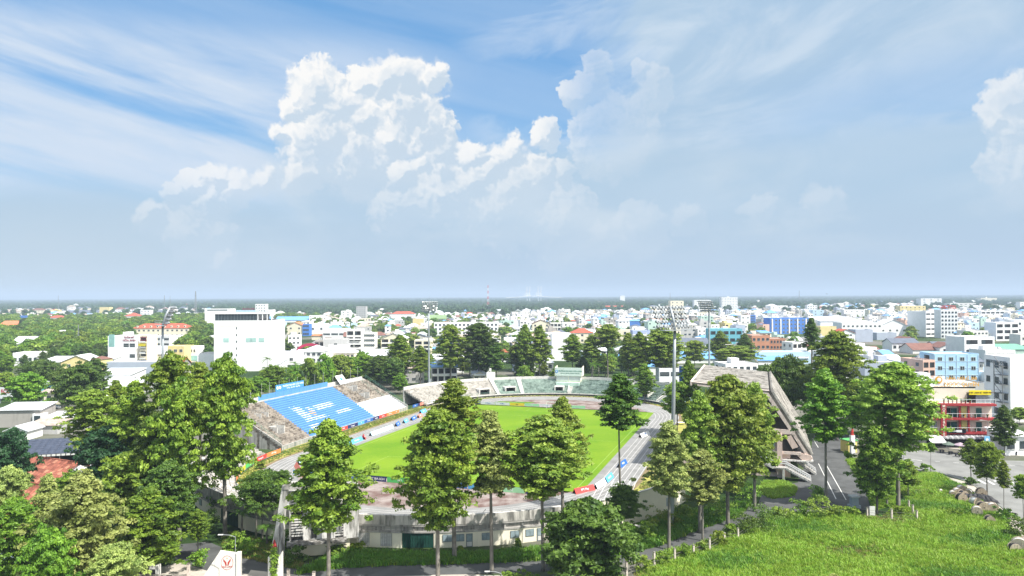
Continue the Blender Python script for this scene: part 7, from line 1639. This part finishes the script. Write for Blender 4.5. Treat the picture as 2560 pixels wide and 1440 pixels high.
x, y = G(2338,1124); m = MB(); m.sweep([[(-2,-1.2,1.9),(-2,1.6,3.2),(-2,1.6,3.26),(-2,-1.2,1.96)],[(2,-1.2,1.9),(2,1.6,3.2),(2,1.6,3.26),(2,-1.2,1.96)]], SIGNW); m.bar((-1.9,-1.1,0),(-1.9,-1.1,1.9),.06,.06,STEEL); m.bar((1.9,-1.1,0),(1.9,-1.1,1.9),.06,.06,STEEL); one(m, 'awning', 'white sloping awning at the left corner of the cafe', 'awning', None, (x,y,.12))
for i,(px,py) in enumerate(((2350,1132),(2372,1136),(2402,1138),(2420,1139))):
    x, y = G(px, py); t = thing('cafe_table', ['cafe table under the white awning','cafe table under the dark green parasol','cafe table under the mauve parasol','cafe table beside the grey parasol'][i], 'table', (x,y,.12), 0, 'cafe tables'); m = MB(); m.box((0,0,.72),(.9,.9,.05), CABLE); m.build('top', t)
    for a in (-.35,.35): m = MB(); m.bar((a,0,0),(a,0,.7),.06,.5,CABLE); m.build('leg', t)
for i,(px,py,r) in enumerate(((2388,1140,.5),(2397,1141,.6),(2535,1137,1.2))): scooter(*G(px,py), r, ['dark scooter parked before the mauve parasol','second dark scooter in the parked pair','scooter standing at the roadside house'][i], MATS['scooter_dark'], .12)
for i,(px,py,c) in enumerate(((2408,1135,(.1,.1,.14)),(2553,1136,(.6,.6,.6)))): person(*G(px,py), .5, ['person in dark clothes standing under the cafe awning','person in a white shirt beside the roadside house'][i], c, (.03,.03,.05), z=.12)
x, y = G(2463,1152); m = MB(); m.box((0,0,4.6),(1.3,.12,2.9), mat('flag_blue',(.16,.40,.62),.7)); m.tube([(0,-.08,5.2),(0,-.1,5.2)],.35,SIGNW,12); one(m, 'pole_banner', 'light blue banner hanging on the lamp post before the motel', 'banner', None, (x,y,0))
# masts, pylons and the far bridge
def mast(px, top, Y, w, label, red=False):
    x, y = GD(px, Y); h = ZT(px, top, Y); mb = MB(); n = 9; RW_ = (BC['red'], SIGNW)
    for i in range(n):
        z0, z1 = h*i/n, h*(i+1)/n; r0, r1 = w*(1-.8*i/n), w*(1-.8*(i+1)/n); mt = RW_[i % 2] if red else LAMPG
        for a in (0,1,2,3):
            c, s = math.cos(a*PI/2+.7), math.sin(a*PI/2+.7); c2, s2 = math.cos((a+1)*PI/2+.7), math.sin((a+1)*PI/2+.7)
            mb.bar((c*r0,s*r0,z0),(c*r1,s*r1,z1),w*.12,w*.12,mt); mb.bar((c*r0,s*r0,z0),(c2*r1,s2*r1,z1),w*.07,w*.07,mt)
    one(mb, 'lattice_mast', label, 'mast', 'radio masts over the town', (x,y,0))
mast(489,728,1500,3.2,'grey lattice mast behind the square white block'); mast(1220,713,2200,4.2,'tallest red and white mast on the skyline',True); mast(411,738,1700,1.6,'thin mast left of the grey lattice mast'); mast(1212,780,900,1.4,'short mast over the long school'); mast(1998,726,3600,3.5,'faint mast on the far right skyline'); mast(196,812,560,.9,'power pole in the left woods'); mast(825,783,800,1.1,'lattice pole left of the grey tower block'); mast(2170,760,1500,1.3,'mast over the far right houses'); mast(1363,760,2300,1.4,'thin mast in the centre forest'); mast(146,738,2400,1.3,'thin white mast over the far left town')
def bridge():
    Y = 4300; t = thing('cable_stayed_bridge', 'far pale cable stayed bridge on the horizon', 'bridge', (*GD(1335, Y), 0)); bw = mat('bridge_white', (.75,.76,.78), .6); k = Y/FPX; zd = ZT(1335, 742, Y)
    m = MB(); pts = [(-70,-2),(-45,-.8),(-20,1.2),(0,2),(20,1.2),(45,-.8),(70,-2)]
    for a, b in zip(pts[:-1], pts[1:]): m.bar((a[0]*k,0,zd+a[1]*k),(b[0]*k,0,zd+b[1]*k),18,3.0,bw)
    m.build('deck', t)
    for px in (-14, 14):
        for dx in (-3.6, 3.6):
            m = MB(); m.bar((px*k+dx*k*.9,0,0),(px*k+dx*k,0,zd+26*k),3.6,3.6,bw); m.build('pylon', t)
            m = MB()
            for i in range(1, 9):
                for s_ in (-1,): m.bar((px*k+dx*k,0,zd+(25-i*1.2)*k),(px*k+dx*k+s_*i*1.35*k,0,zd+1*k),.55,.55,bw)
            m.build('stay_cable', t)
bridge()
m = MB(); m.face([(-.9,0,.35),(-.1,.1,0),(0,-.1,.0)], CABLE); m.face([(.9,0,.3),(.1,.1,0),(0,-.1,0)], CABLE); m.tube([(0,-.3,0),(0,.3,0)],[.05,.08],CABLE,5); one(m, 'bird', 'small dark bird in the air above the right skyline', 'bird', None, (*GD(2068,300), ZT(2068,735,300)))
# ------------------------------------------------------------------ generated streets of the town
TG = random.Random(21)
def zone(px, Y):
    "built-up share of the ground at this bearing and distance, read off the photograph"
    if Y < 330: return 0
    if px < 530:
        if Y < 420: return .25
        if Y < 640: return .12
        if Y < 1350: return .05
        return .80 if Y < 2300 else (.10 if Y < 2700 else .02)
    if px < 800: return .35 if Y < 420 else (.62 if Y < 1150 else (.14 if Y < 1700 else .03))
    if px < 1280: return .4 if Y < 400 else (.74 if Y < 1500 else (.12 if Y < 2000 else .025))
    if px < 1640: return .3 if Y < 420 else (.78 if Y < 1750 else (.08 if Y < 2300 else .03))
    if px < 2000: return .3 if Y < 420 else (.80 if Y < 2100 else (.16 if Y < 3000 else .05))
    return .2 if Y < 330 else (.84 if Y < 2500 else (.35 if Y < 3600 else .08))
PARK = [gpoly([(2105,858),(2330,880),(2335,925),(2200,905),(2150,880)]), gpoly([(1990,840),(2045,850),(2045,880),(1990,878)])]
def blocked(x, y, r):
    for a, b, c in PLACED:
        if (x-a)**2+(y-b)**2 < (r*.8+c*.85)**2: return True
    if -120 < x < 125 and y < 352: return True
    if 130 < x < 260 and y < 300: return True
    px = 1280+FPX*x/y
    if any(a-r*900/y < px < b+r*900/y and Y_*.80 < y < Y_+6 for a, b, Y_ in CLEAR): return True
    P_ = np.array([[x, y]])
    return any(inpoly(P_, q)[0] for q in PARK)
WCH = ['white']*14+['off white']*7+['cream']*4+['pale blue','blue grey','blue grey','grey','grey','grey','yellow','mint','pink','concrete','concrete','concrete']
WFAR = ['white']*12+['off white']*9+['cream']*3+['grey']*4+['blue grey','concrete']
far_mb = {}; NEARH = []; gt = .14; ca, sa = math.cos(gt), math.sin(gt)
TREEPTS = []
fmb = MB()
def far_house(x, y, w, d, h, wall, roof, rk, rg):
    wl = WALL[wall]; fmb.box((x,y,h/2),(w,d,h), wl, gt)
    c, s = math.cos(gt), math.sin(gt)
    def T(a, b, z): return (x+a*c-b*s, y+a*s+b*c, z)
    if roof == 'flat':
        fmb.box((x,y,h+.02),(w-.6,d-.6,.1), ROOF['flat'], gt); 
        if rg.random() < .35: fmb.box(T(w*.25,-d*.1,h+1.2),(1.1,1.1,1.6), LAMPG, gt)
        if rg.random() < .6: fmb.box(T(0,d*.2,h+1.3),(min(4,w*.5),min(5,d*.4),2.6), wl, gt)
        for a_ in (-1,1): fmb.box(T(a_*(w/2-.1),0,h+.35),(.2,d,.7), wl, gt)
        fmb.box(T(0,-d/2+.1,h+.35),(w,.2,.7), wl, gt)
    else:
        M_ = ROOF[rk]; W2, D2 = w/2+.4, d/2+.4; hh = min(w,d)*.24
        fmb.face([T(-W2,-D2,h),T(W2,-D2,h),T(W2*.3,0,h+hh),T(-W2*.3,0,h+hh)],M_); fmb.face([T(W2,D2,h),T(-W2,D2,h),T(-W2*.3,0,h+hh),T(W2*.3,0,h+hh)],M_); fmb.face([T(W2,-D2,h),T(W2,D2,h),T(W2*.3,0,h+hh)],M_); fmb.face([T(-W2,D2,h),T(-W2,-D2,h),T(-W2*.3,0,h+hh)],M_)
    if y < 2200:
        ns = max(1, int(h/3.3)); nc = max(1, int(w/3.4))
        for i in range(ns):
            for j in range(nc):
                if rg.random() < .3: continue
                a = -w/2+w*(j+.5)/nc; z = h*(i+.35)/ns; ww = rg.choice((.55,.7,1.1)); fmb.face([T(a-ww,-d/2-.06,z),T(a+ww,-d/2-.06,z),T(a+ww,-d/2-.06,z+1.4),T(a-ww,-d/2-.06,z+1.4)], GLASS)
        sg = -1 if x > 0 else 1
        for i in range(ns):
            if rg.random() < .5: a = rg.uniform(-.3,.3)*d; z = h*(i+.35)/ns; fmb.face([T(sg*(w/2+.06),a-.6,z),T(sg*(w/2+.06),a+.6,z),T(sg*(w/2+.06),a+.6,z+1.3),T(sg*(w/2+.06),a-.6,z+1.3)][::sg], GLASS)
cand = []
gy = 330.0
while gy < 5200:
    far_ = gy > 1500; cw_ = 13 if not far_ else 26; rd = 19 if not far_ else 34 + (gy-1500)*.02
    gx = -.80*gy-40
    while gx < .80*gy+40:
        w = TG.choice((6,7,8,9,12,16)) if gy < 1500 else TG.uniform(9,22)
        xw, yw = (gx+w/2)*ca-gy*sa*0, gy+(gx+w/2)*sa*.35
        px = 1280+FPX*xw/yw
        if -60 < px < 2620:
            z = zone(px, yw)
            if TG.random() < z*.86: cand.append((xw, yw, w, px))
            elif TG.random() < (.55 if z > .3 else .0): TREEPTS.append((xw+TG.uniform(-4,4), yw+TG.uniform(-6,6)))
        gx += w+TG.choice((.3,.3,.5,3.5)) if gy < 1500 else w+TG.uniform(1,16)
    gy += rd*TG.uniform(.95,1.15)+ (9 if int(gy/rd) % 2 else 0)
near_n = 0
for xw, yw, w, px in cand:
    d = TG.uniform(10,16) if yw < 1500 else TG.uniform(10,24)
    if blocked(xw, yw, max(w, d)*.55): continue
    wall = TG.choice(WCH); st = TG.choice((1,1,1,1,2,2,2,2,3,3,4)) if px > 1280 else TG.choice((1,1,1,1,1,2,2,2,3)); h = st*3.4+TG.uniform(0,1)
    if yw > 1000 and TG.random() < .85: wall = TG.choice(WFAR)
    if yw > 1500: h = TG.choice((4,4,5,6,7,9))*(1.0 if TG.random() < .95 else 1.9)
    roof = TG.choice(('flat','flat','shed','gable','hip','gablex','gablex')) if st < 3 else TG.choice(('flat','flat','flat','shed')); rk = TG.choice(('tin','tin','tin','tin','tin','tin','slate','slate','red tile','brown tile','brown tile','blue tin','rusty tin','rusty tin','rusty tin') if roof != 'shed' else ('tin','tin','rusty tin','blue tin'))
    if yw < 640 and near_n < 250:
        k = TG.choice(('win','dark','loggia','win')); cols = max(1, int(w/3)); dirw = (k, st, cols)
        NEARH.append((xw, yw, w, d, h, wall, roof, rk, dirw, st, TG.choice((1,1,2,3,3,2,4,5,7)))); near_n += 1; PLACED.append((xw, yw, w*.5))
    else:
        far_house(xw, yw, w, d, h, wall, 'flat' if roof == 'flat' else 'hip', rk, TG)
RN = {'flat':'flat roofed','shed':'lean-to roofed','gable':'gabled','hip':'hip roofed','gablex':'pitched roof'}; SN = ['','single storey','two storey','three storey','four storey','five storey']
tmp = {}
for a in NEARH:
    x, y, w, d, h, wall, roof, rk, wn, st, ex = a
    nm, lx, ly = min(LAND, key=lambda q: (q[1]-x)**2+(q[2]-y)**2)
    dx, dy = x-lx, y-ly; rel = ('right of' if dx > 0 else 'left of') if abs(dx) > abs(dy) else ('behind' if dy > 0 else 'in front of')
    rc = RN[roof] if roof == 'flat' else (rk+' '+{'shed':'lean-to','gable':'gabled','hip':'hipped','gablex':'pitched'}[roof]+' roof')
    lb = f"{SN[st]} {wall} house, {rc}, {rel} the {nm}"; tmp.setdefault(lb, []).append(a)
for lb, L_ in tmp.items():
    L_.sort(key=lambda a: a[0]/a[1])
    for i, a in enumerate(L_):
        x, y, w, d, h, wall, roof, rk, wn, st, ex = a; l2 = lb
        if len(L_) > 1: l2 = lb.replace(', '+RN.get(roof,'~')+',', ',') if False else lb+', '+(ordinal(i) or 'last')+' from left'
        if len(l2.split()) > 16: l2 = l2.replace(' storey','-storey').replace(' from left','')
        house(x, y, w, d, h, gt+TG.uniform(-.03,.03), wall, roof, rk, wn, ('dark', st, 2) if st > 1 and y < 520 else None, l2, 'house', 'house', 'houses of the town', ex, TG)
o = fmb.build('distant_houses'); o['kind'] = 'stuff'; tag(o, 'mass of small far off white and coloured houses towards the horizon', 'houses')
# ------------------------------------------------------------------ trees of the town and the far woods
def lowcrown(seed, H_, R_, nb, per, leaf, kind, shape='round'):
    me = crown_mesh(kind, shape, seed, H_, R_, nb, per, leaf, (1.3,2.2)); 
    co = np.empty(len(me.vertices)*3, 'f'); me.vertices.foreach_get('co', co); co = co.reshape(-1,3); co[:,2] += 1.5; me.vertices.foreach_set('co', co.ravel())
    return D.objects.new('tree_crown', me)
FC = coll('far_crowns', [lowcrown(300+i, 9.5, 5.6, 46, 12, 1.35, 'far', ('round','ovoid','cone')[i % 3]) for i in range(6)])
MC_ = coll('town_crowns', [lowcrown(400+i, 8.5, 4.6, 80, 20, .85, ('mid','dark','olive','dark','bright','mid')[i], ('round','ovoid','umbrella','round','round','cone')[i]) for i in range(6)])
rng = np.random.default_rng(77)
mid_pts, far_pts = [], []
def px_of(x, y): return 1280+FPX*x/y
Y = 360.0
while Y < 15000:
    half = .80*Y; step = 7.5 if Y < 1400 else (10 if Y < 4000 else 14); n = int(2*half/step)
    xs = -half+np.arange(n)*step+rng.uniform(-step*.6, step*.6, n); ys = Y+rng.uniform(-.5,.5,n)*(12 if Y < 1400 else .05*Y)
    for x, y in zip(xs, ys):
        z = zone(px_of(x, y), y); pr = (1-z)**1.6*(.95 if z < .3 else .62)
        if -80 < px_of(x,y) < 2640 and rng.random() < pr and not (y < 1500 and blocked(x, y, 2.5)): (mid_pts if y < 1500 else far_pts).append((x, y, 0))
    Y += 9.5 if Y < 700 else (14 if Y < 1500 else Y*.045)
mid_pts += [(x, y, 0) for x, y in TREEPTS if y < 1500 and not blocked(x, y, 2)]; far_pts += [(x, y, 0) for x, y in TREEPTS if y >= 1500]
# the nearest become trees of their own
mid_pts.sort(key=lambda p: p[1]); near_t = [p for p in mid_pts if p[1] < 470][:130]; rest = mid_pts[len(near_t):]
tl = {}
for i, p in enumerate(near_t):
    x, y, _ = p; kd = ('mid','dark','bright','mid','olive','dark')[rng.integers(0,6)]; shp = ('round','ovoid','cone','round','umbrella')[rng.integers(0,5)]
    nm, lx, ly = min(LAND, key=lambda q: (q[1]-x)**2+(q[2]-y)**2); rel = ('right of' if x > lx else 'left of') if abs(x-lx) > abs(y-ly) else ('behind' if y > ly else 'in front of')
    hh = rng.uniform(7.5, 12.5); rr = rng.uniform(3.2, 5.0)*(1.3 if shp == 'umbrella' else 1)
    tl.setdefault(f"{dict(mid='mid green',dark='dark green',bright='bright green',olive='olive')[kd]} {dict(round='round',ovoid='egg shaped',cone='pointed',umbrella='spreading')[shp]} tree {rel} the {nm}", []).append((x, y, kd, shp, hh, rr))
TM = MB(); TM.tube([(0,0,0),(.1,0,.5),(0,0,1)], [.26,.2,.12], BARK, 6); TM = TM.mesh('trunk', True)
for lb, L_ in tl.items():
    L_.sort(key=lambda a: a[0]/a[1])
    for i, (x, y, kd, shp, hh, rr) in enumerate(L_):
        o = thing('town_tree', lb+('' if len(L_) == 1 else ', '+(ordinal(i) or 'last')+' from left'), 'tree', (x, y, 0), rng.uniform(0,6.28), 'trees of the town'); H_, R_ = SHP[shp]
        c = obj('crown', proto(kd, shp, 0), o, (0,0,hh*.22)); c.scale = (rr/R_, rr/R_, hh*.78/H_); t = obj('trunk', TM, o); t.scale = (1,1,hh*.6)
rest = np.array(rest); far_pts = np.array(far_pts)
scatter('town_trees', rest, rng.uniform(.65,1.15,len(rest))*np.where(np.array([px_of(a,b) for a,b,_ in rest]) < 540, 1.15, .9), MC_, 'dense mixed trees between the houses of the town', 'trees')
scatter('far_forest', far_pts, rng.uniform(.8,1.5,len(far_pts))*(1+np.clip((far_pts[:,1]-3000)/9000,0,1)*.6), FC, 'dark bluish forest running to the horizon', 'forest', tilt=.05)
print('counts', len(NEARH), len(near_t), len(rest), len(far_pts), len(cand))
# ------------------------------------------------------------------ haze
hz = MB(); hm = D.materials.new('haze'); hm.use_nodes = True; hm.node_tree.nodes.clear(); vo = hm.node_tree.nodes.new('ShaderNodeVolumePrincipled'); ho = hm.node_tree.nodes.new('ShaderNodeOutputMaterial')
vo.inputs['Color'].default_value = (.60,.74,.92,1); vo.inputs['Density'].default_value = HAZE_D; vo.inputs['Anisotropy'].default_value = 0.0; hm.node_tree.links.new(vo.outputs[0], ho.inputs['Volume'])
hz.box((0,9500,72),(30000,20600,146), hm); o = hz.build('haze'); o['kind'] = 'stuff'; tag(o, 'thin pale haze over the whole landscape', 'haze')
# ------------------------------------------------------------------ lettering as meshes
bpy.context.view_layer.update(); dg = bpy.context.evaluated_depsgraph_get()
for o in [o for o in COL.objects if o.type == 'FONT']:
    me = D.meshes.new_from_object(o.evaluated_get(dg)); n = o.name; cs = [(k, o[k]) for k in o.keys()]
    o2 = D.objects.new('tmp', me); COL.objects.link(o2); o2.parent = o.parent; o2.location = o.location; o2.rotation_euler = o.rotation_euler; o2.scale = o.scale
    D.objects.remove(o); o2.name = n; me.name = 'lettering'
